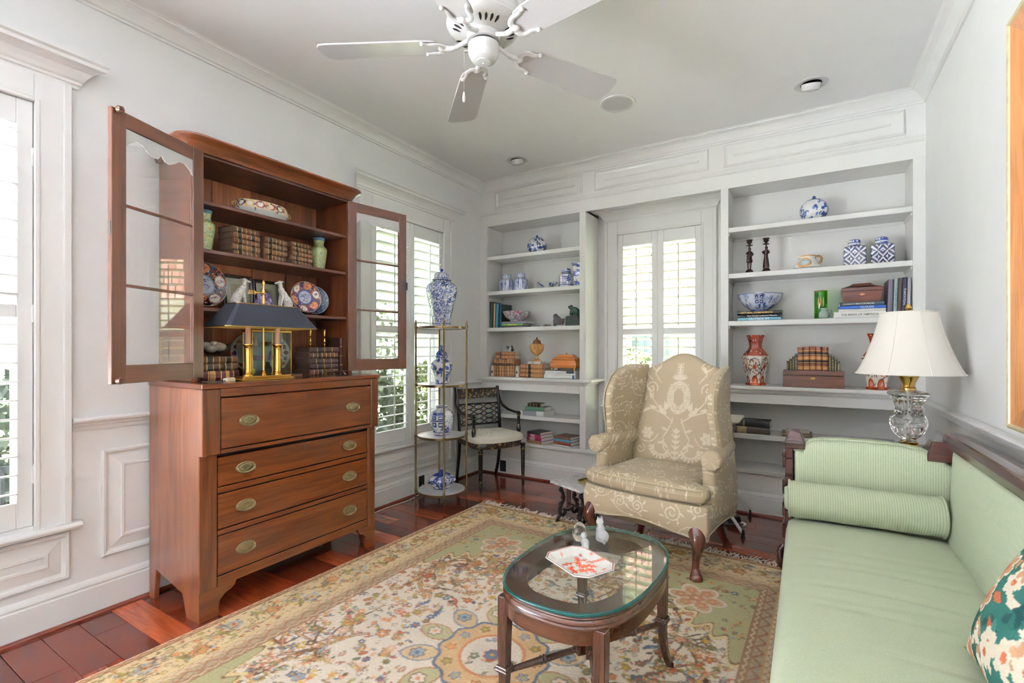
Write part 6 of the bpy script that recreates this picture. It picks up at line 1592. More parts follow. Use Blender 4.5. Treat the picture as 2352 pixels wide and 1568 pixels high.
# brass desk lamp with the long black shade
def desk_lamp():
    t = thing('desk_lamp', 'brass two-column desk lamp with a long black shade on the cabinet ledge', 'lamp', (.452, 1.503, S0)); M_sh = plain('black_shade', rgb(34, 37, 46), .38, var=.06); M_shin = plain('gold_lining', rgb(206, 174, 104), .5)
    for i, (a, b, z0, z1) in enumerate(((.060, .145, 0, .008), (.055, .140, .008, .014), (.048, .133, .014, .022))): MB().box(-a, a, -b, b, z0, z1).build('base_step', M_brass, t, bev=.002)
    for y in (-.083, .079):
        m = MB(); prof = [(.024, .022), (.024, .028), (.020, .032), (.021, .036), (.0175, .040), (.0165, .15), (.0165, .158), (.019, .160), (.019, .164), (.017, .167), (.020, .176), (.026, .182), (.026, .186), (.012, .188)]
        m.lathe(prof, 24, (0, y, 0)); m.build('column', M_brass, t, smooth=30)
        MB().lathe([(.0125, .186), (.0125, .285)], 20, (0, y, 0)).build('candle_tube', plain('peach_candle', rgb(222, 176, 140), .45), t, smooth=40)
    MB().lathe([(.014, .022), (.015, .03), (.009, .036), (.012, .042), (.006, .048), (.005, .39), (.007, .40), (.009, .43), (.006, .436), (.006, .452), (.009, .456), (.009, .470), (.006, .474), (.0045, .495), (.008, .508), (.009, .514), (.004, .526), (.001, .530)], 16).build('stem', M_brass, t, smooth=40)
    ar = MB().tube([(0, 0, .462), (0, -.048, .458)], .0035, 8)
    for k in range(5):
        for s in (1, -1): ar.tube([(0, -.038-.009*k, .4585), (0, -.048-.009*k, .4585+s*.011)], .0022, 5)
    ar.build('arrow_key', M_brass, t)
    z0, z1 = .272, .392; a0, b0, a1, b1 = .125, .255, .062, .170
    def oc(a, b, c): return [(a, -b+c), (a, b-c), (a-c, b), (-a+c, b), (-a, b-c), (-a, -b+c), (-a+c, -b), (a-c, -b)]
    o0, o1 = oc(a0, b0, .018), oc(a1, b1, .012)
    m = MB(); m.add([(x, y, z0) for x, y in o0]+[(x, y, z1) for x, y in o1], [(i, (i+1) % 8, 8+(i+1) % 8, 8+i) for i in range(8)]); m.build('shade', M_sh, t)
    m = MB(); m.add([(x*.985, y*.992, z0) for x, y in o0]+[(x*.97, y*.99, z1) for x, y in o1], [(i, (i+1) % 8, 8+(i+1) % 8, 8+i) for i in range(8)]); m.build('shade_lining', M_shin, t)
    MB().tube([(x, y, z0) for x, y in o0], .0026, 6, closed=True).build('shade_trim', M_brass, t); MB().tube([(x, y, z1) for x, y in o1], .0024, 6, closed=True).build('shade_trim', M_brass, t)
    MB().box(-.004, .004, -b1+.004, b1-.004, z1-.012, z1-.006).build('shade_bar', M_brass, t)
desk_lamp()
t = thing('cord_switch', 'small cream cord switch beside the brass lamp base', 'switch', (.47, 1.315, S0), .5)
MB().prism([(-.014, 0), (.014, 0), (.014, .012), (.006, .020), (-.014, .016)], -.030, .030, 1).build('switch_body', plain('cream_plastic', rgb(220, 208, 176), .4), t, bev=.002)
MB().tube(bezier([(0, -.03, .006), (-.02, -.06, .003), (-.05, -.075, .003), (-.09, -.07, .003)], 4), .002, 5).build('lamp_cord', M_black, t)
t = thing('wooden_box', 'tiny dark wooden box on the cabinet ledge right of the brass lamp', 'box', (.40, 1.735, S0)); MB().box(-.012, .012, -.03, .03, 0, .013).build('box_body', M_in, t, bev=.002); MB().box(-.013, .013, -.031, .031, .013, .018).build('lid', M_in, t, bev=.002)
z = S0
for k in range(4, -1, -1):
    c = [(70, 46, 40), (74, 48, 38), (62, 40, 36), (58, 40, 36), (84, 54, 40)][k]; j = random.Random(k+40)
    book('dark brown book, %s of the stack under the brass candlesticks' % ORD[k], .205+j.uniform(-.008, .008), .0345, .16, c, (.335, 1.972+j.uniform(-.004, .004), z), HZ-.06+j.uniform(-.03, .03), bands=6 if k in (1, 4) else 3, pages=M_paged, patch=[(.25, .38, (38, 36, 40))], group='dark books under the candlesticks'); z += .0348
for y, lb in ((1.925, 'left'), (2.03, 'right')):
    t = thing('candlestick', '%s of two small brass candlesticks on the dark book stack' % lb, 'candlestick', (.262, y, z), 0, 'pair of brass candlesticks')
    MB().lathe([(.028, 0), (.029, .003), (.020, .006), (.012, .010), (.006, .014), (.006, .026), (.010, .034), (.006, .042), (.005, .054), (.011, .062), (.005, .070), (.006, .080), (.009, .094), (.008, .108), (.013, .112), (.013, .114), (.001, .113)], 24).build('stick', M_brass, t, smooth=35)
book('dark book standing at the right inside end of the cabinet', .235, .024, .17, (58, 34, 28), (.33, 2.108, S0), HZ, up=True, bands=3)
t = thing('silver_tray', 'small ornate silver tray on the right of the cabinet ledge', 'tray', (.47, 1.95, S0+.005), .2)
m = MB(); vs = []; n = 48
for q, zz in ((.55, .014), (.75, .015), (1.0, .022), (1.02, .025), (.98, .025), (.74, .018), (.001, .017)):
    for k in range(n): a = 2*PI*k/n; w = q*(1+.04*math.cos(8*a)*(q > .9)); vs.append((.045*w*math.cos(a), .085*w*math.sin(a), zz))
m.add(vs, [(i*n+k, i*n+(k+1) % n, (i+1)*n+(k+1) % n, (i+1)*n+k) for i in range(6) for k in range(n)]+[tuple(range(n))[::-1]]); m.build('dish', M_chrome, t, smooth=40)
for sx, sy in ((1, 1), (1, -1), (-1, 1), (-1, -1)): MB().tube([(sx*.022, sy*.045, .015), (sx*.030, sy*.054, .0)], [.003, .005], 6).build('foot', M_chrome, t)

# ================================================================== jars on the etagere
ex, ey = .31, 3.145
lidded('ginger_jar', 'large lidded blue and white jar on top of the brass stand', (ex, ey, 1.4625), [(.075, 0), (.079, .006), (.077, .03), (.086, .10), (.110, .20), (.127, .27), (.131, .31), (.122, .345), (.095, .368), (.078, .376), (.074, .384), (.070, .386)],
       [(.080, .384), (.086, .386), (.086, .394), (.068, .398), (.066, .412), (.062, .435), (.045, .452), (.018, .460), (.010, .464)], cv_dense(.82, .39, 11, n=8500), cv_dense(.5, .09, 12, n=800), .3, [(.010, .462), (.009, .466), (.017, .472), (.018, .478), (.010, .484), (.001, .485)], seg=200)
lidded('temple_jar', 'medium lidded blue and white jar on the second tier of the brass stand', (ex, ey, .9855), [(.050, 0), (.055, .005), (.052, .02), (.060, .05), (.080, .10), (.093, .14), (.094, .16), (.080, .185), (.056, .20), (.050, .206), (.048, .218), (.046, .22)],
       [(.052, .218), (.055, .220), (.054, .226), (.050, .245), (.040, .264), (.020, .278), (.010, .284)], cv_patch(.59, .22, 5, 3.2), cv_patch(.33, .07, 6, 2), .6, [(.009, .283), (.007, .290), (.014, .300), (.013, .312), (.006, .322), (.001, .326)])
C = cv_dense(.66, .24, 21, n=900); 
for x in (.08, .30, .52): C.ell(x, .13, .062, .085, 0, WH); happy(C, x, .13, .115, BL)
lidded('round_jar', 'round blue and white double-happiness jar on the third tier of the brass stand', (ex, ey, .5605), [(.062, 0), (.066, .004), (.066, .014), (.080, .04), (.100, .09), (.106, .13), (.100, .17), (.080, .20), (.055, .212), (.050, .218), (.050, .236), (.053, .240), (.047, .240), (.044, .22)], None, C, None, 2.2, seg=110)
t = thing('pillow_box', 'squat lidded blue and white porcelain box on the lowest tier of the brass stand', 'box', (ex, ey, .1055), .9)
Cp = cv_patch(.62, .12, 31, 2.6); sq = lambda a: (abs(math.cos(a))**4+abs(math.sin(a))**4)**-.25
pot(t, 'body', [(.055, 0), (.060, .004), (.056, .014), (.082, .035), (.104, .06), (.104, .078), (.085, .10), (.060, .108), (.056, .112)], Cp, 130, 64, rf=sq, sx=1.0, sy=.72, rot=PI/4)
l = pot(t, 'lid', [(.060, .111), (.066, .113), (.066, .118), (.052, .124), (.034, .132), (.014, .136)], cv_patch(.4, .04, 33, 2), 60, 16, rf=sq, sx=1, sy=.72, z0=.111, rot=PI/4)
k = MB().ball((0, 0, .146), .011, 14, 10, sx=1.5); k.c = [tuple(BL)]*len(k.v); k.build('knob', M_porc, l, smooth=50)
# ================================================================== bookcase shelves (tops)
Z1, Z2, Z3, Z4, Z5, Z6 = 2.2333, 1.8703, 1.4953, .9913, .6153, .3453
melon = lambda a: 1-.035*abs(math.cos(4*a))**.5*0-.028*(1-abs(math.sin(4*a)))
MEL = [(.048, 0), (.053, .004), (.060, .010), (.086, .030), (.099, .060), (.099, .092), (.088, .122), (.068, .142), (.060, .147)]
MELL = [(.061, .146), (.060, .149), (.048, .155), (.028, .160), (.012, .162)]
KN = [(.012, .161), (.010, .165), (.013, .170), (.009, .182), (.001, .189)]
lidded('melon_jar', 'round lidded blue and white jar alone on the top left bookcase shelf', (.613, 4.27, Z1), MEL, MELL, cv_patch(.63, .135, 41, 1.8), cv_patch(.4, .03, 42, 1.5), .4, KN, rf=melon)
lidded('melon_jar', 'round lidded blue and white jar alone on the top right bookcase shelf', (2.975, 4.27, Z1), [(r*.95, z*1.02) for r, z in MEL], [(r*.95, z*1.02) for r, z in MELL], cv_patch(.63, .14, 47, 1.6), cv_patch(.4, .03, 44, 1.5), 2.0, [(r, z*1.02) for r, z in KN], rf=melon)
# ---- left bookcase, second shelf
def cv_tea(seed):
    C = Cv(.48, .20, .0016, rgb3(206, 212, 228)); r = random.Random(seed); st = rgb3(70, 84, 140)
    for k in range(46):
        x = .48*(k+r.random())/46; y0, y1 = r.uniform(0, .04), r.uniform(.08, .15); C.line([(x, y0), (x+r.uniform(-.012, .012), y1)], r.uniform(.002, .005), r.choice([st, st, MBL, rgb3(120, 110, 170)]))
    for k in range(10): x = .48*k/10; C.leaf(x, .145, .13, .012, -PI/2, st)
    return C
for i, (x, rr) in enumerate(((.255, .076), (.424, .078))):
    B_ = [(rr-.004, 0), (rr, .004), (rr, .105), (rr-.004, .116), (.046, .136), (.042, .140), (.041, .142)]; L_ = [(.046, .141), (.047, .144), (.047, .178), (.044, .182), (.01, .184)]
    lidded('tea_jar', 'blue streaked lidded tea jar, %s of the two on the left bookcase' % ('left' if i == 0 else 'right'), (x, 4.27, Z2), B_, L_, cv_tea(50+i), cv_tea(53+i), .5*i, group='pair of streaked tea jars')
def scallop_bowl():
    C = cv_patch(.6, .065, 61, .7); t = thing('bowl', 'small scalloped blue and white bowl on the left bookcase', 'bowl', (.735, 4.26, Z2))
    pot(t, 'body', [(.040, 0), (.043, .003), (.041, .010), (.060, .024), (.090, .048), (.104, .058), (.105, .061), (.100, .060), (.060, .030), (.03, .014), (.001, .012)], C, 144, 60, rf=lambda a: 1+.035*math.cos(8*a))
scallop_bowl()
hexr = lambda a: math.cos(PI/6)/math.cos((a % (PI/3))-PI/6)
C = cv_dense(.48, .14, 62, n=520)
for k in range(3): C.rect(.16*k+.016, .03, .16*k+.064, .105, WH); happy(C, .16*k+.04, .085, .045, BL); happy(C, .16*k+.04, .045, .045, BL)
lidded('hex_jar', 'six-sided blue and white lidded jar on the left bookcase', (.934, 4.27, Z2), [(.072, 0), (.078, .004), (.080, .11), (.077, .124), (.048, .140), (.044, .146)], [(.046, .145), (.049, .148), (.049, .172), (.040, .184), (.01, .188)], C, cv_dense(.3, .05, 63), -1.95, rf=hexr)
sqr = lambda a: (abs(math.cos(a))**12+abs(math.sin(a))**12)**(-1/12)
t = thing('square_vase', 'tall square blue and white vase at the right end of the left bookcase shelf', 'vase', (1.068, 4.25, Z2), .1)
pot(t, 'body', [(.040, 0), (.042, .004), (.036, .03), (.036, .16), (.046, .20), (.052, .222), (.049, .222), (.034, .17)], cv_patch(.34, .225, 64, 2.2), 120, 80, rf=sqr)
# ---- left bookcase, third shelf
for k, (T, L, D, c, x, ln) in enumerate(((.026, .275, .20, (28, 52, 60), .102, 0), (.014, .262, .19, (64, 96, 96), .124, 0), (.022, .255, .19, (178, 142, 90), .146, .02), (.030, .250, .19, (44, 132, 168), .176, .03))):
    book(('dark teal', 'slate green', 'tan', 'bright blue')[k]+' book standing at the left end of the third left shelf', L, T, D, c, (x, 4.19, Z3), .0, up=True, kind='cloth', lean=ln, group='books standing on the left bookcase')
book('tall dark green book leaning on the blue one on the left bookcase', .245, .024, .20, (30, 50, 48), (.222, 4.195, Z3), -.05, up=True, kind='cloth', lean=-.02)
book('black book lying lowest under the patterned bowl on the left bookcase', .33, .016, .22, (40, 42, 46), (.425, 4.17, Z3), 0, kind='cloth')
book('green tree book lying in the middle under the patterned bowl', .25, .021, .20, (110, 150, 70), (.382, 4.172, Z3+.0163), 0, kind='cloth', title='TREES&FORESTS', tcol=(238, 226, 110), tsize=.62, toff=0)
book('lilac-grey book lying topmost under the patterned bowl', .29, .022, .20, (150, 144, 160), (.40, 4.175, Z3+.0376), .02, kind='cloth')
def rose_bowl():
    C = Cv(.9, .11, .0022, rgb3(214, 206, 210)); r = random.Random(71)
    for k in range(760): C.leaf(r.uniform(0, .9), r.uniform(0, .11), r.uniform(.010, .022), .008, r.uniform(0, 6.3), r.choice([rgb3(186, 60, 84), rgb3(64, 96, 156), rgb3(72, 132, 104), rgb3(206, 130, 150), rgb3(228, 224, 226), rgb3(110, 80, 140)]))
    t = thing('bowl', 'multicoloured flowered bowl on three books on the left bookcase', 'bowl', (.392, 4.24, Z3+.0601))
    pot(t, 'body', [(.060, 0), (.064, .004), (.062, .012), (.100, .030), (.126, .065), (.139, .100), (.140, .104), (.134, .102), (.120, .060), (.06, .022), (.001, .018)], C, 180, 70, rf=lambda a: 1+.02*math.cos(10*a), m=M_pain)
rose_bowl()
t = thing('potted_plant', 'small green leafy plant behind the flowered bowl', 'plant', (.30, 4.405, Z3)); M_leaf = plain('succulent_green', rgb(92, 128, 88), .5, var=.25, scale=50)
MB().lathe([(.024, 0), (.032, .12), (.035, .15), (.033, .155), (.001, .15)], 20).build('pot', plain('plain_pot', rgb(120, 110, 100), .6), t, smooth=40)
r_ = random.Random(9); m = MB()
for k in range(34):
    a, e = r_.uniform(0, 6.3), r_.uniform(.3, 1.4); d = Vector((math.cos(a)*math.cos(e), math.sin(a)*math.cos(e), math.sin(e))); L = r_.uniform(.03, .055); p0 = Vector((0, 0, .15)); m.tube([p0, p0+d*L*.6, p0+d*L], [.002, .008, .002], 5, flat=(.4, 1))
o = m.build('foliage', M_leaf, t, smooth=50); o['kind'] = 'stuff'
M_rock = plain('dark_stone', rgb(62, 58, 56), .5, var=.35, scale=30, bmp=.5, bscale=40); M_green = plain('green_stone', rgb(26, 62, 48), .25, var=.35, scale=18); M_gslab = plain('grey_green_slab', rgb(54, 62, 58), .6, var=.15, scale=18)
def lump(name, label, loc, bits, mat, cat='ornament', vox=.003, rz=0, part='body'):
    t = thing(name, label, cat, loc, rz); m = MB()
    for q in bits:
        if q[0] == 'b': m.ball(q[1], q[2], 12, 9, *q[3:])
        elif q[0] == 'x': m.box(*q[1:])
        else: m.tube(q[1], q[2], 8)
    o = m.build(part, mat, t, smooth=60); r = o.modifiers.new('fuse', 'REMESH'); r.mode = 'VOXEL'; r.voxel_size = vox; r.use_smooth_shade = True
    return t
lump('stone_bird', 'small dark mottled stone bird on the left bookcase', (.855, 4.26, Z3), [('b', (-.010, 0, .055), .042, 1.1, .7, 1.2), ('b', (-.030, 0, .10), .026, 1, .8, 1), ('b', (.045, 0, .05), .018, 1, .8, 1.3), ('t', [(.02, 0, .05), (.05, 0, .075)], [.016, .008]), ('x', -.045, -.015, -.02, .02, 0, .03), ('x', .0, .05, -.02, .02, 0, .022), ('b', (.06, 0, .07), .010)], M_rock)
lump('shell_fragment', 'pale and dark shell fragment beside the stone bird', (.745, 4.24, Z3), [('b', (-.015, 0, .013), .024, 1.2, .8, .5), ('b', (.020, 0, .011), .020, 1.2, .8, .5), ('t', [(-.04, 0, .010), (-.02, 0, .018)], [.004, .008])], plain('mottled_shell', rgb(150, 136, 124), .5, var=.6, scale=40))
lump('flat_stone', 'flat white stone between the two dark sculptures', (.905, 4.20, Z3), [('b', (0, 0, .007), .045, 1.0, .6, .16)], plain('white_stone', rgb(210, 206, 200), .6))
t = lump('bear_sculpture', 'green stone bear climbing a grey slab at the right of the left bookcase', (1.02, 4.26, Z3), [('b', (.005, 0, .150), .036, 1.2, .8, .95), ('b', (.030, 0, .135), .034, 1, .8, 1.1), ('b', (-.030, 0, .180), .022, 1.2, .8, .9), ('t', [(-.04, 0, .182), (-.058, 0, .190)], [.014, .009]), ('t', [(-.02, .015, .15), (-.028, .018, .105)], [.014, .011]), ('t', [(-.02, -.015, .15), (-.028, -.018, .10)], [.014, .011]), ('t', [(.035, .015, .125), (.028, .02, .10)], [.018, .013]), ('t', [(.035, -.015, .125), (.028, -.02, .10)], [.018, .013]), ('b', (-.024, .016, .198), .007), ('b', (-.024, -.016, .198), .007)], M_green, part='bear')
MB().prism([(-.080, 0), (.072, 0), (.070, .075), (.045, .115), (.005, .108), (-.02, .095), (-.045, .100), (-.076, .092)], -.03, .03, 1).build('slab', M_gslab, t, bev=.004)
# ---- left bookcase, fourth shelf (counter)
M_be = plain('cream_stone', rgb(222, 214, 198), .6, var=.06)
for i, (x, lb) in enumerate(((.128, 'left'), (.427, 'right'))):
    t = thing('bookend', 'arched cream bookend at the %s of the brown book row' % lb, 'bookend', (x, 4.235, Z4), 0, 'pair of cream bookends')
    MB().prism([(-.018, 0), (.018, 0), (.018, .090), (.012, .110), (0, .118), (-.012, .110), (-.018, .090)], -.05, .05, 1).build('block', M_be, t, bev=.003); MB().box(-.006, .006, -.0515, -.050, .035, .060).build('inset', M_dark, t)
for k in range(8):
    w = .0318; j = random.Random(k); book('brown leather book, %s in the row between the cream bookends' % ['first', 'second', 'third', 'fourth', 'fifth', 'sixth', 'seventh', 'last'][k]+(' from the left' if 0 < k < 7 else ''), .178+j.uniform(-.004, .004), w-.0004, .12, [(150, 104, 62), (132, 88, 52), (160, 112, 70)][k % 3], (.1615+w*k, 4.185, Z4), 0, up=True, bands=4, patch=[(.62, .78, (74, 44, 32))], group='brown books between the bookends')
for k in (1, 0): book('brown leather book lying %s on the brown book row' % ('topmost' if k == 0 else 'second'), .225, .036, .12, (146, 98, 58), (.283, 4.19, Z4+.1828+.0364*(1-k)), 0, bands=4, patch=[(.2, .3, (58, 36, 30))], group='books lying on the brown row')
t = thing('small_glass', 'tiny stemmed glass on the brown book row', 'glass', (.285, 4.24, Z4+.2558)); MB().lathe([(.015, 0), (.015, .002), (.003, .004), (.003, .022), (.016, .034), (.022, .060), (.0205, .060), (.014, .036), (.001, .026)], 24, cap=False).build('glass', M_vglass, t, smooth=40)
lump('cat_figurine', 'tiny black cat sitting on the brown book row', (.345, 4.23, Z4+.2558), [('b', (0, 0, .018), .016, .9, .8, 1.1), ('b', (0, 0, .038), .011, .9, .8, 1.2), ('b', (-.004, 0, .053), .0095), ('t', [(-.004, .005, .058), (-.004, .007, .068)], [.004, .001]), ('t', [(-.004, -.005, .058), (-.004, -.007, .068)], [.004, .001]), ('t', [(.012, 0, .01), (.022, .0, .02), (.018, 0, .04)], [.005, .004, .003])], M_black, vox=.0016)
z = Z4
for k in (2, 1, 0): book('tan leather book with gilt bands, %s of three under the burl urn' % ('topmost', 'middle', 'lowest')[k], .255+.008*(k == 2), .0440, .17, (164, 116, 72), (.592, 4.19, z), -.05+.03*k, bands=5, patch=[(.36, .48, (40, 38, 44)), (.05, .30, (150, 96, 56))], group='tan leather books under the urn'); z += .0443
book('small white book directly under the burl urn', .14, .026, .10, (232, 230, 224), (.618, 4.20, z), .03, kind='cloth', patch=[(.3, .5, (200, 198, 192))]); z += .0263
M_burl = wood('burl_wood', [rgb(120, 74, 34), rgb(176, 124, 68), rgb(206, 158, 98)], 2, .2, .5, 3.0)
t = thing('urn', 'turned burl wood urn with a domed lid on the tan books', 'urn', (.622, 4.25, z))
MB().lathe([(.045, 0), (.047, .004), (.045, .010), (.026, .020), (.016, .034), (.014, .044), (.020, .050), (.022, .056), (.016, .062), (.040, .078), (.062, .100), (.071, .130), (.072, .160), (.074, .166), (.074, .172), (.068, .172), (.05, .168)], 40).build('body', M_burl, t, smooth=35)
MB().lathe([(.064, .172), (.060, .176), (.044, .180), (.042, .190), (.036, .206), (.024, .216), (.010, .222), (.007, .226), (.010, .232), (.006, .240), (.001, .246)], 36).build('lid', wood('burl_dark', [rgb(96, 58, 28), rgb(140, 92, 50)], 2, .2, .5, 3), t, smooth=35)
z = Z4
for k, (L, T, c, ti, to) in enumerate(((.335, .034, (236, 236, 234), None, 0), (.325, .017, (240, 240, 238), None, 0), (.320, .022, (228, 228, 226), None, 0))):
    b_ = book('white book, %s of three under the wooden casket' % ('lowest', 'middle', 'topmost')[k], L, T, .22, c, (.91+.004*k, 4.17, z), 0, kind='cloth', patch=[(.90, .96, (60, 96, 160))] if k == 0 else [(.70, .95, (90, 92, 98))] if k == 2 else None, group='white books under the casket'); z += T+.0003
def casket():
    M_cask = wood('casket_leather', [rgb(146, 78, 30), rgb(182, 108, 52), rgb(206, 134, 72)], 0, .22, .5, 1.5)
    t = thing('casket', 'orange-brown bombe casket with gilt feet on white books', 'box', (.938, 4.27, z))
    def tier(rows, name, par, **k):
        m = MB(); vs = []
        for a, b, zz in rows: vs += [(-a, -b, zz), (a, -b, zz), (a, b, zz), (-a, b, zz)]
        n = len(rows); m.add(vs, [(i*4+q, i*4+(q+1) % 4, i*4+4+(q+1) % 4, i*4+4+q) for i in range(n-1) for q in range(4)]+[(3, 2, 1, 0), tuple((n-1)*4+q for q in range(4))]); return m.build(name, M_cask, par, bev=.003, bseg=2, smooth=40, **k)
    tier([(.125, .078, .026), (.138, .088, .045), (.140, .090, .066), (.132, .084, .088), (.122, .076, .102), (.120, .075, .106)], 'body', t)
    l = tier([(.122, .077, .107), (.122, .077, .113), (.105, .064, .128), (.082, .046, .142), (.078, .043, .150), (.070, .038, .156)], 'lid', t)
    MB().lathe([(.010, .156), (.005, .160), (.005, .166), (.009, .172), (.007, .180), (.001, .182)], 16).build('knob', M_brass, l, smooth=40)
    for sx in (1, -1):
        for sy in (1, -1): MB().ball((sx*.118, sy*.070, .016), .0155, 10, 8).tube([(sx*.112, sy*.066, .03), (sx*.130, sy*.078, .052)], [.012, .004], 8).build('foot', M_brass, t, smooth=60)
casket()
# ---- left bookcase, low shelves
def stack(name, x, y, z, items, grp):
    for (lab, L, T, D, c, kw) in items: book(lab, L, T, D, c, (x+kw.pop('dx', 0), y, z), kw.pop('rz', 0), group=grp, **kw); z += T+.0003
    return z
stack('a', .62, 4.165, Z5, [('large white book at the bottom of the low stack behind the black chair', .275, .048, .21, (236, 236, 236), dict(kind='cloth', rz=-.08, patch=[(.1, .7, (150, 150, 156))], dx=-.01)), ('green book in the middle of the low stack behind the black chair', .215, .040, .15, (96, 136, 112), dict(kind='cloth', rz=-.05, dx=.02)), ('dark leather book on top of the low stack behind the black chair', .14, .036, .10, (52, 42, 38), dict(rz=-.05, bands=3, dx=.012))], 'stack on the low left shelf')
stack('b', .632, 4.165, Z6, [('tan book at the bottom of the red book stack on the lowest left shelf', .20, .026, .21, (156, 116, 76), dict(kind='cloth', rz=-.3)), ('magenta book, lower of two in the lowest left stack', .185, .032, .19, (150, 40, 78), dict(kind='cloth', rz=-.26, patch=[(.2, .6, (206, 160, 170))])), ('magenta book, upper of two in the lowest left stack', .18, .030, .18, (156, 44, 82), dict(kind='cloth', rz=-.30, patch=[(.25, .6, (206, 160, 170))])), ('black and white book on top of the red book stack on the lowest left shelf', .175, .022, .18, (60, 56, 58), dict(kind='paper', rz=-.24))], 'red stack on the lowest left shelf')
stack('c', .935, 4.165, Z6, [('thin white book at the bottom of the small pile right of the red book stack', .21, .014, .20, (228, 226, 222), dict(kind='cloth', rz=-.2)), ('brown-red book, second lowest of the small pile right of the red stack', .20, .030, .19, (122, 62, 42), dict(kind='cloth', rz=-.22)), ('blue book in the small pile right of the red stack', .195, .024, .18, (86, 156, 196), dict(kind='cloth', rz=-.2)), ('brown picture book on top of the small pile right of the red stack', .19, .026, .18, (120, 80, 62), dict(kind='cloth', rz=-.22))], 'small pile on the lowest left shelf')

# ================================================================== right bookcase
M_brz = plain('dark_bronze', rgb(58, 42, 40), .4, .6, var=.2, scale=40)
for i, (x, lb) in enumerate(((2.539, 'left'), (2.657, 'right'))):
    t = thing('figure_candlestick', 'dark bronze candlestick with a standing figure, %s of the pair' % lb, 'candlestick', (x, 4.26, Z2), .5-i*.8, 'pair of bronze figure candlesticks'); s = 1 if i == 0 else -1
    MB().lathe([(.044, 0), (.044, .006), (.034, .014), (.026, .030), (.016, .036), (.014, .040)], 6).build('base', M_brz, t, bev=.002)
    m = MB()
    if i == 0: m.tube([(.006, .0, .150), (.010, 0, .10), (.008, .004, .040)], [.014, .009, .006], 8); m.tube([(-.006, 0, .150), (-.012, 0, .10), (-.010, 0, .040)], [.014, .009, .006], 8); m.lathe([(.022, .095), (.024, .10), (.016, .135), (.013, .14)], 12)
    else: m.lathe([(.022, .036), (.024, .05), (.018, .10), (.014, .130), (.013, .145)], 14)
    m.tube([(0, 0, .135), (0, 0, .165), (.002, 0, .185)], [.013, .017, .010], 10); m.ball((.002, 0, .198), .012, 10, 8)
    m.tube([(.014, 0, .176), (.026, -.008, .155), (.008, -.016, .140)], [.007, .006, .005], 7); m.tube([(-.014, 0, .176), (-.026, -.006, .165 if i else .158), (-.010, -.016, .150)], [.007, .006, .005], 7)
    o = m.build('figure', M_brz, t, smooth=70); r = o.modifiers.new('fuse', 'REMESH'); r.mode = 'VOXEL'; r.voxel_size = .0024; r.use_smooth_shade = True
    MB().lathe([(.006, .200), (.006, .222), (.024, .226), (.024, .229), (.008, .231), (.010, .240), (.020, .250), (.018, .262), (.024, .268), (.025, .272), (.012, .272), (.010, .26)], 20).build('socket', M_brz, t, smooth=40)
# cream jug
def jug():
    C = Cv(.58, .11, .002, rgb3(236, 232, 226)); gd, lb = rgb3(176, 124, 52), rgb3(160, 186, 196); r = random.Random(77)
    for x in (.08, .37): C.ell(x, .050, .062, .038, 0, gd); C.ell(x, .050, .048, .026, 0, lb); C.ell(x, .045, .030, .015, 0, rgb3(226, 226, 222))
    C.rect(0, .096, .58, .11, gd)
    t = thing('jug', 'squat cream and gold porcelain jug with a curved handle', 'jug', (2.93, 4.26, Z2), 3.6)
    pot(t, 'body', [(.070, 0), (.074, .004), (.088, .014), (.090, .022), (.070, .050), (.054, .074), (.052, .086), (.056, .100), (.058, .104), (.054, .104), (.046, .08)], C, 130, 70, m=M_pain)
    o = MB().tube(bezier([(-.050, 0, .085), (-.075, 0, .105), (-.102, 0, .092), (-.098, 0, .060), (-.076, 0, .040)], 6), .0075, 8); o.build('handle', M_gilt, t, smooth=60)
    o = MB().prism([(.045, -.022), (.078, 0), (.045, .022)], .088, .105); o.c = [tuple(rgb3(232, 226, 216))]*len(o.v); o.build('spout', M_pain, t, bev=.004)
jug()
def cv_geo():
    nv = rgb3(32, 40, 84); C = Cv(.56, .145, .002, WH); p = .046
    X, Y = np.meshgrid((np.arange(C.W)+.5)*C.res, (np.arange(C.H)+.5)*C.res); x = (X % .14)-.07
    d = (np.abs(np.abs(x) - (Y % (2*p)) ) ) ; f = ((np.abs(x)+Y) / .0165) % 2; g = ((np.abs(x)-Y) / .0165) % 2
    m = np.where(((Y/p).astype(int)+(np.abs(x)/.035).astype(int)) % 2 == 0, f < 1.1, g < 1.1); C.a[m] = nv; return C
for i, x in enumerate((3.222, 3.381)):
    C = cv_geo(); t = thing('square_jar', 'square white jar with a bold navy lattice pattern, %s of the pair' % ('left' if i == 0 else 'right'), 'jar', (x, 4.275, Z2), 0, 'pair of navy lattice jars')
    pot(t, 'body', [(.066, 0), (.067, .003), (.067, .130), (.063, .138), (.040, .146), (.034, .150)], C, 200, 90, rf=lambda a: (abs(math.cos(a))**14+abs(math.sin(a))**14)**(-1/14), rot=PI/4*0)
    l = pot(t, 'lid', [(.037, .149), (.039, .152), (.039, .182), (.034, .192), (.015, .198)], cv_dense(.24, .05, 90+i), 48, 20, z0=.149)
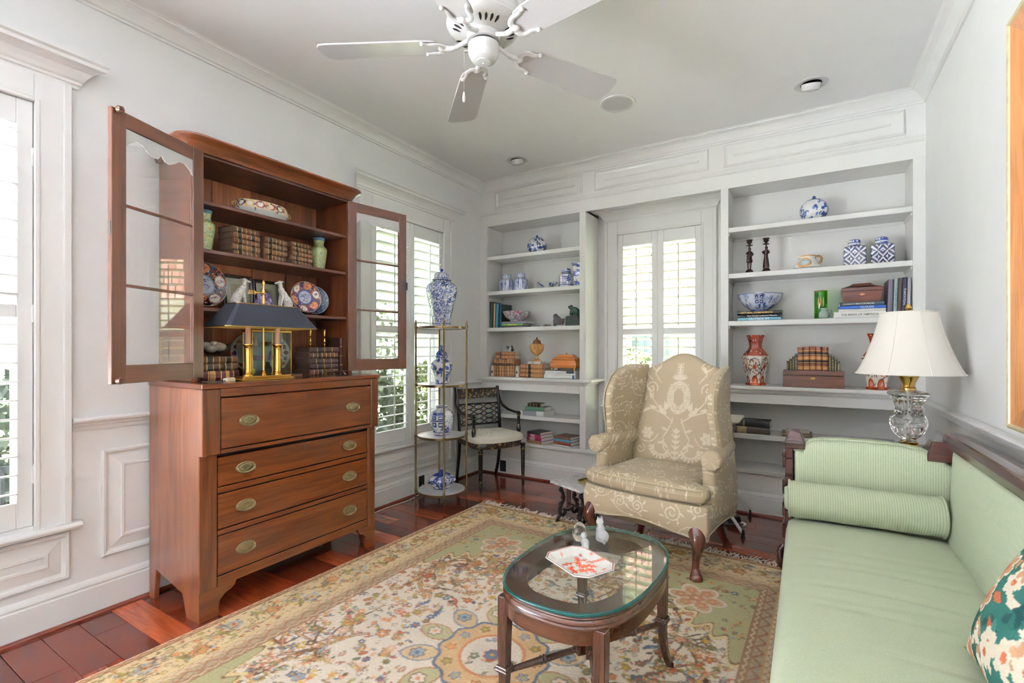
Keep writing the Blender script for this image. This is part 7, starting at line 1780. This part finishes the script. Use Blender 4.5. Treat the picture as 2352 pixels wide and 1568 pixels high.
# ---- third shelf
z = Z3
book('pale blue book lying lowest under the blue and white bowl', .30, .0255, .22, (116, 168, 186), (2.612, 4.17, z), .01, kind='cloth', title='OUTSIDE IN', tcol=(226, 234, 236), tsize=.78, group='books under the blue bowl'); z += .0258
book('black book with white lettering lying second under the blue and white bowl', .305, .021, .22, (24, 24, 26), (2.613, 4.172, z), 0, kind='cloth', title='Plant Christian Lockwood Pflaumen', tcol=(232, 232, 230), tsize=.52, group='books under the blue bowl', toff=.02); z += .0213
book('black book with gold lettering lying on top under the blue and white bowl', .31, .027, .22, (30, 30, 32), (2.615, 4.17, z), .012, kind='cloth', title='NATURAL COMPANIONS', tcol=(206, 164, 70), tsize=.56, group='books under the blue bowl', toff=-.02); z += .0273
def happy_bowl():
    C = Cv(1.0, .14, .002, rgb3(206, 212, 224)); r = random.Random(91); b2 = rgb3(58, 76, 138)
    for k in range(80): x, y = r.uniform(0, 1), r.uniform(0, .13); C.spiral(x, y, r.uniform(.012, .02), r.uniform(0, 6), 1.4, .0045, r.choice([b2, b2, MBL]), r.choice((1, -1)))
    for k in range(26): C.flower(r.uniform(0, 1), r.uniform(.03, .06), .016, 5, BL, b2)
    C.rect(0, 0, 1, .012, b2); C.rect(0, .128, 1, .133, b2)
    for k in range(4): x = .125+.25*k; C.rect(x-.026, .055, x+.026, .132, rgb3(206, 212, 224)); happy(C, x, .092, .066, rgb3(26, 36, 92))
    t = thing('bowl', 'large blue and white double-happiness bowl on three books', 'bowl', (2.612, 4.27, z), -2.32)
    pot(t, 'body', [(.060, 0), (.064, .003), (.062, .012), (.095, .030), (.130, .065), (.152, .105), (.164, .134), (.165, .138), (.159, .136), (.12, .06), (.05, .022), (.001, .018)], C, 260, 90)
happy_bowl()
t = thing('glass_cylinder', 'tall green glass cylinder vase with gilt figures on the right bookcase', 'vase', (3.018, 4.28, Z3))
MB().lathe([(.0, 0), (.041, 0), (.043, .004), (.043, .214), (.040, .214), (.039, .010), (0, .008)], 40, cap=False).build('body', thin_glass('green_glass', rgb(168, 216, 130), 1.6, .05), t, smooth=40)
MB().tube([(.0415*math.cos(a), .0415*math.sin(a), .212) for a in np.linspace(0, 2*PI, 41)[:-1]], .003, 6, closed=True).build('gilt_rim', M_gilt, t)
for k in range(3):
    a = -PI/2+.35*(k-1); MB().ball((.0435*math.cos(a), .0435*math.sin(a), .13), .012, 10, 8, sx=.4, sy=.4, sz=3.0).build('gilt_figure', M_gilt, t, smooth=60)
def small_jug():
    C = Cv(.25, .08, .003, rgb3(132, 150, 140)); r = random.Random(5)
    for k in range(10): C.ell(r.uniform(0, .25), r.uniform(.01, .05), .012, .007, r.uniform(0, 3), rgb3(176, 184, 172))
    t = thing('small_jug', 'little grey-green jug in front of the green glass vase', 'jug', (3.035, 4.19, Z3), -.2)
    pot(t, 'body', [(.022, 0), (.028, .006), (.034, .022), (.032, .040), (.022, .056), (.021, .066), (.026, .076), (.024, .077), (.017, .06)], C, 40, 34, m=M_pain)
    o = MB().tube(bezier([(.022, 0, .070), (.042, 0, .066), (.044, 0, .044), (.033, 0, .030)], 5), .004, 8); o.c = [tuple(rgb3(128, 146, 136))]*len(o.v); o.build('handle', M_pain, t, smooth=60)
small_jug()
z = Z3
for (lb, L, T, D, c, ti, tc, ts, to, x) in (('thick white book lying lowest under the wooden tea caddy', .300, .043, .24, (236, 234, 230), 'THE BIRDS OF AMERICA', (110, 106, 100), .36, 0, 3.243), ('thin white book lying third under the wooden tea caddy', .27, .020, .22, (228, 226, 220), None, None, .5, 0, 3.258), ('blue book lying second under the wooden tea caddy', .272, .021, .21, (44, 84, 160), 'CLOUDS', (226, 230, 236), .72, .03, 3.258), ('slate book lying on top under the wooden tea caddy', .255, .026, .20, (62, 74, 84), 'Audubon\u2019s MASTERPIECES', (206, 196, 166), .48, -.02, 3.258)):
    book(lb, L, T, D, c, (x, 4.17, z), 0, kind='cloth', title=ti, tcol=tc or (0, 0, 0), tsize=ts, toff=to, group='books under the tea caddy'); z += T+.0003
def caddy():
    M_cd = wood('rosewood', [rgb(52, 26, 20), rgb(80, 42, 32), rgb(100, 56, 42)], 0, .25, .4, 1.2); t = thing('tea_caddy', 'dark wooden sarcophagus tea caddy with an orange diamond escutcheon', 'box', (3.262, 4.27, z))
    def tier(rows, name):
        m = MB(); vs = []
        for a, b, zz in rows: vs += [(-a, -b, zz), (a, -b, zz), (a, b, zz), (-a, b, zz)]
        n = len(rows); m.add(vs, [(i*4+q, i*4+(q+1) % 4, i*4+4+(q+1) % 4, i*4+4+q) for i in range(n-1) for q in range(4)]+[(3, 2, 1, 0), tuple((n-1)*4+q for q in range(4))]); return m.build(name, M_cd, t, bev=.002)
    tier([(.106, .066, 0), (.119, .076, .080)], 'body'); tier([(.1195, .0765, .081), (.120, .077, .104), (.070, .040, .122), (.066, .037, .128), (.058, .032, .130), (.056, .030, .137)], 'lid')
    yy = lambda q: -.066-.010*q/.08-.0012
    m = MB(); m.add([(-.02, yy(.055), .055), (0, yy(.047), .047), (.02, yy(.055), .055), (0, yy(.063), .063)], [(0, 1, 2, 3)]); m.build('escutcheon', plain('orange_inlay', rgb(206, 120, 60), .4), t)
caddy()
for k, (T, L, c, x, tcol) in enumerate(((.030, .255, (92, 84, 98), 3.412, None), (.020, .262, (156, 176, 176), 3.440, (90, 110, 110)), (.022, .262, (76, 62, 58), 3.463, None), (.024, .265, (34, 40, 60), 3.487, (210, 212, 220)), (.020, .262, (176, 176, 182), 3.511, None))):
    book(('dark photo-covered', 'pale green-grey', 'brown', 'navy', 'silver-grey')[k]+' book standing behind the lamp on the right bookcase', L, T, .21, c, (x+.003, 4.175, Z3), 0, up=True, kind='cloth', lean=.03, title=(None, 'FLOWER PAINTING', None, 'PLANTATIONS', None)[k], tcol=tcol or (200, 200, 200), tsize=.55, group='books standing behind the lamp')
# ---- counter
def orange_vase(x, rz, label):
    O_, R_, W_, B_ = rgb3(178, 82, 40), rgb3(134, 46, 28), rgb3(232, 222, 208), rgb3(52, 52, 92); r = random.Random(33); w = .60
    C = Cv(w, .40, .002, W_); C.rect(0, 0, w, .018, R_)
    for k in range(6):
        cx_ = w*(k+.5)/6
        C.ell(cx_, .025, .036, .052, 0, R_); C.ell(cx_, .025, .028, .042, 0, O_); C.spiral(cx_, .035, .018, 0, 1.5, .004, W_)
        for q in range(34): C.leaf(cx_+r.gauss(0, .026), .14+r.gauss(0, .05), r.uniform(.016, .03), .010, r.uniform(0, 6), r.choice([O_, R_, B_, O_, rgb3(110, 116, 90)]))
        C.flower(cx_, .145, .024, 6, O_, R_, W_)
        C.line([(cx_-.042, .09), (cx_-.046, .15), (cx_-.03, .20), (cx_, .215), (cx_+.03, .20), (cx_+.046, .15), (cx_+.042, .09)], .005, B_)
    C.a[int(.232/C.res):] = R_
    for k in range(150): C.leaf(r.uniform(0, w), r.uniform(.236, .40), r.uniform(.012, .026), .008, r.uniform(0, 6), r.choice([O_, W_, B_, O_, rgb3(214, 150, 96)]))
    t = thing('hexagonal_vase', label, 'vase', (x, 4.245, Z4), rz, 'pair of orange imari vases')
    pot(t, 'body', [(.070, 0), (.073, .004), (.070, .012), (.062, .024), (.066, .050), (.082, .120), (.095, .195), (.098, .215), (.094, .228), (.070, .262), (.050, .285), (.045, .310), (.046, .330), (.054, .365), (.064, .388), (.066, .393), (.058, .392), (.04, .34)], C, 192, 130, rf=hexr, m=M_pain)
orange_vase(2.583, .0, 'orange and white six-sided imari vase left of the wooden box')
orange_vase(3.355, .25, 'orange and white six-sided imari vase half hidden behind the lamp shade')
t = thing('wooden_box', 'flat mahogany box with a brass keyhole under the leather books', 'box', (2.966, 4.26, Z4)); M_bx = wood('box_mahogany', [rgb(58, 30, 20), rgb(88, 48, 32), rgb(108, 62, 42)], 0, .28, .3, 1.0)
MB().box(-.190, .190, -.105, .105, 0, .088).build('box_body', M_bx, t, bev=.002); MB().box(-.190, .190, -.105, .105, .0895, .124).build('lid', M_bx, t, bev=.002)
m = MB(); m.box(-.014, .014, -.1065, -.105, .060, .076); m.build('escutcheon', M_gold, t)
zt = Z4+.1245
for k in range(5):
    book('brown and gilt leather book, %s of five standing on the mahogany box' % ['first', 'second', 'third', 'fourth', 'last'][k], .178-.003*abs(k-2), .0382, .13, (112, 62, 38), (2.889+.0387*k, 4.195, zt), 0, up=True, bands=5, patch=[(.30, .42, (30, 28, 34)), (.64, .76, (40, 34, 34)), (.04, .14, (176, 124, 72)), (.46, .60, (170, 112, 64))], group='five leather books on the box')
for s in (-1, 1):
    for k in range(4):
        h = .122-.018*k; x = 2.966+s*(.1065+.0175*k); book('thin green book, %s step of the descending row %s of the leather books' % (['tallest', 'second', 'third', 'shortest'][k], 'left' if s < 0 else 'right'), h, .0165, .09, (106, 112, 92), (x, 4.20, zt), 0, up=True, bands=3, patch=[(.8, .9, (70, 78, 66))], group='small green books beside the leather books')
# ---- low shelf
book('brown book lying under a black one on the low right shelf', .245, .052, .16, (74, 58, 46), (2.565, 4.17, Z5), .02, bands=0, patch=[(.08, .35, (150, 130, 96))], group='two dark books on the low shelf')
book('black bible-like book lying on a brown book on the low right shelf', .235, .050, .15, (28, 26, 26), (2.568, 4.175, Z5+.0523), -.06, bands=0, patch=[(.22, .26, (150, 130, 90))], group='two dark books on the low shelf')
book('flat brown book lying on the low right shelf behind the sofa post', .195, .030, .15, (112, 92, 76), (2.865, 4.17, Z5), .0, kind='cloth', pages=M_page)
book('thin beige book on top of the flat brown book behind the sofa post', .15, .016, .13, (176, 164, 144), (2.87, 4.172, Z5+.0303), .05, kind='cloth', pages=M_page)
# ================================================================== outdoors, seen through the louvers, with pieces added for the light
def grass_mat():
    m, n, b = newmat('garden_ground'); co = coords(n); v = node(n, 'ShaderNodeTexNoise', i_Scale=1.4, i_Detail=8.0); link(n, co, v.inputs['Vector'])
    r = ramp(n, v.outputs[0], [(.35, rgb(48, 60, 28)), (.55, rgb(76, 82, 46)), (.7, rgb(96, 92, 74))]); link(n, r.outputs[0], b.inputs['Base Color']); b.inputs['Roughness'].default_value = .9; return m
tag(MB().box(-30, 30, -30, 30, -.75, -.65).build('garden_ground', grass_mat(), None), 'green and sandy garden ground outside the windows', 'ground', kind='structure')
tag(MB().box(-7, -.19, -9, -.9, -.64, -.08).build('bounce_slab', plain('bounce_slab_white', rgb(240, 241, 243), .8, var=.03, scale=2), None), 'unseen pale slab added behind the viewer to bounce sunlight into the room', 'bounce_slab', kind='structure')  # unseen slab, added to bounce sunlight up to the ceiling
tag(MB().box(-1.35, -.19, -.88, 6.0, -.65, -.60).build('gravel_path', plain('brown_gravel', rgb(122, 116, 106), .9, var=.08, scale=30), None), 'brown gravel path along the outside of the left wall', 'path', kind='structure')
tag(MB().box(-.19, 4, YN+.16, 6.0, -.65, -.60).build('gravel_path', plain('brown_gravel', rgb(122, 116, 106), .9, var=.08, scale=30), None), 'brown gravel path outside the niche window', 'path', kind='structure')
M_shroof = plain('shading_roof_white', rgb(214, 214, 214), .6)  # both roofs are added to keep sun and sky off the shutters
tag(MB().box(-2.0, -.185, -.30, 6.2, 2.80, 2.88).build('shading_roof', M_shroof, None), 'white roof added to shade the windows of the left wall', 'roof', kind='structure')
tag(MB().box(-.18, 4.2, YN+.16, 6.2, 2.80, 2.88).build('shading_roof', M_shroof, None), 'white roof added to shade the niche window', 'roof', kind='structure')
M_bark = plain('bark', rgb(86, 70, 58), .9, var=.2, scale=20)
def leaf_mat(name, c0, c1, c2):
    m, n, b = newmat(name); co = coords(n); v = node(n, 'ShaderNodeTexNoise', i_Scale=7.0, i_Detail=4.0); link(n, co, v.inputs['Vector'])
    r = ramp(n, v.outputs[0], [(.35, rgb(*c0)), (.5, rgb(*c1)), (.68, rgb(*c2))]); link(n, r.outputs[0], b.inputs['Base Color']); b.inputs['Roughness'].default_value = .5; return m
LF = [leaf_mat('leaves_dark', (18, 32, 12), (32, 48, 18), (56, 70, 28)), leaf_mat('leaves_lime', (38, 50, 14), (66, 78, 24), (98, 98, 40)), leaf_mat('leaves_red', (48, 36, 22), (76, 54, 36), (64, 70, 36))]
def shrub(x, y, r, h, k, label, n=1500):
    t = thing('shrub', label, 'shrub', (x, y, -.65), 0, 'shrubs outside the windows'); g = np.random.default_rng(int(abs(x*71+y*37)*10)); m = MB()
    V = []; F = []
    for i in range(n):
        a, e, q = g.uniform(0, 6.28), math.asin(g.uniform(-.6, 1)), g.uniform(.55, 1)**.5
        c = Vector((r*q*math.cos(a)*math.cos(e), r*q*math.sin(a)*math.cos(e), h*.55+h*.48*q*math.sin(e)))*1.0; d = Vector(g.normal(size=3)).normalized(); u = d.orthogonal().normalized(); s = g.uniform(.05, .09)
        o = len(V); V += [c-d*s, c+u*s*.45, c+d*s, c-u*s*.45]; F.append((o, o+1, o+2, o+3))
    m.add(V, F); o = m.build('foliage', LF[k], t); o['kind'] = 'stuff'
    for q in range(3): a = q*2.1; MB().tube([(0, 0, 0), (r*.3*math.cos(a), r*.3*math.sin(a), h*.6)], [.035, .012], 6).build('stem', M_bark, t, smooth=50)
SH = [(-2.4, -.1, .65, 1.5, 1, 'lime green shrub outside the near left window'), (-2.5, 1.3, .7, 1.7, 0, 'dark green shrub outside the left wall between the two windows'), (-2.2, 2.7, .7, 1.4, 1, 'yellow-green shrub outside the middle window, to its left'), (-2.4, 4.4, .8, 1.8, 0, 'dark shrub outside the middle window'), (-2.2, 6.1, .8, 1.7, 1, 'lime shrub beyond the room corner'), (-4.6, 3.0, 1.2, 2.6, 2, 'tall reddish-green shrub far outside the middle window'), (-4.8, 6.4, 1.3, 3.0, 0, 'tall dark shrub far beyond the room corner'), (-4.8, .4, 1.15, 2.6, 0, 'tall dark shrub far outside the near window'), (.6, 7.2, .65, 1.9, 1, 'lime shrub outside the niche window, left'), (1.75, 6.6, .45, 1.5, 2, 'reddish shrub outside the niche window, centre'), (2.7, 7.4, .5, 1.4, 0, 'dark shrub outside the niche window, right'), (-.9, 7.4, .7, 2.1, 0, 'dark shrub outside the niche window, far left')]
for a in SH: shrub(*a)
# neighbouring house: white boarded wall, eaves and a reddish shingle roof
t = thing('neighbour_house', 'neighbouring white boarded house with a red-brown shingled gable beyond the niche window', 'house', (1.5, 9.6, -.65)); M_sid = plain('white_siding', rgb(226, 226, 228), .6, var=.02)
for k in range(17): MB().prism([(0, .17*k), (-.022, .17*k), (-.006, .17*k+.172), (0, .17*k+.172)], -7, 7, 0).build('siding_board', M_sid, t)
def shingle_mat():
    m, n, b = newmat('shingle_roof'); co = coords(n, (1, 1, 1)); br_ = node(n, 'ShaderNodeTexBrick', i_Scale=1.0); br_.inputs['Brick Width'].default_value = .14; br_.inputs['Row Height'].default_value = .30; br_.inputs['Mortar Size'].default_value = .012
    br_.inputs['Color1'].default_value = rgb(150, 108, 92); br_.inputs['Color2'].default_value = rgb(188, 142, 122); br_.inputs['Mortar'].default_value = rgb(60, 44, 40); link(n, co, br_.inputs['Vector']); link(n, br_.outputs[0], b.inputs['Base Color']); b.inputs['Roughness'].default_value = .9; return m
rf = MB(); rf.box(-7.3, 7.3, 0, 4.5, -.04, .0); o = rf.build('shingled_gable', shingle_mat(), t, loc=(0, -.06, 2.95), rot=(math.radians(86), 0, 0))
MB().box(-7.3, 7.3, -.12, -.06, 2.83, 2.96).build('fascia', M_sid, t)
for x in (-1.2, .9, 2.6):
    w = MB(); w.rings(x-.45, x+.45, 1.0, 2.4, [(0, 0), (0, .05), (.08, .05), (.08, .02)], lambda u, v, h: (u, -.02-h, v), False); q = w.build('window_frame', M_sid, t); MB().box(x-.38, x+.38, -.035, -.03, 1.07, 2.33).build('pane', plain('dark_pane', rgb(96, 108, 118), .1), q)
# dark railing beyond the near left window
t = thing('garden_railing', 'dark garden railing outside the near left window', 'railing', (-1.36, .5, -.65)); M_rl = plain('dark_metal', rgb(40, 40, 44), .5)
for z in (.35, 1.15): MB().box(-.015, .015, -1.32, 1.3, z, z+.04).build('rail', M_rl, t)
for k in range(16): MB().box(-.010, .010, -1.3+.17*k, -1.28+.17*k, 0, 1.17).build('baluster', M_rl, t)
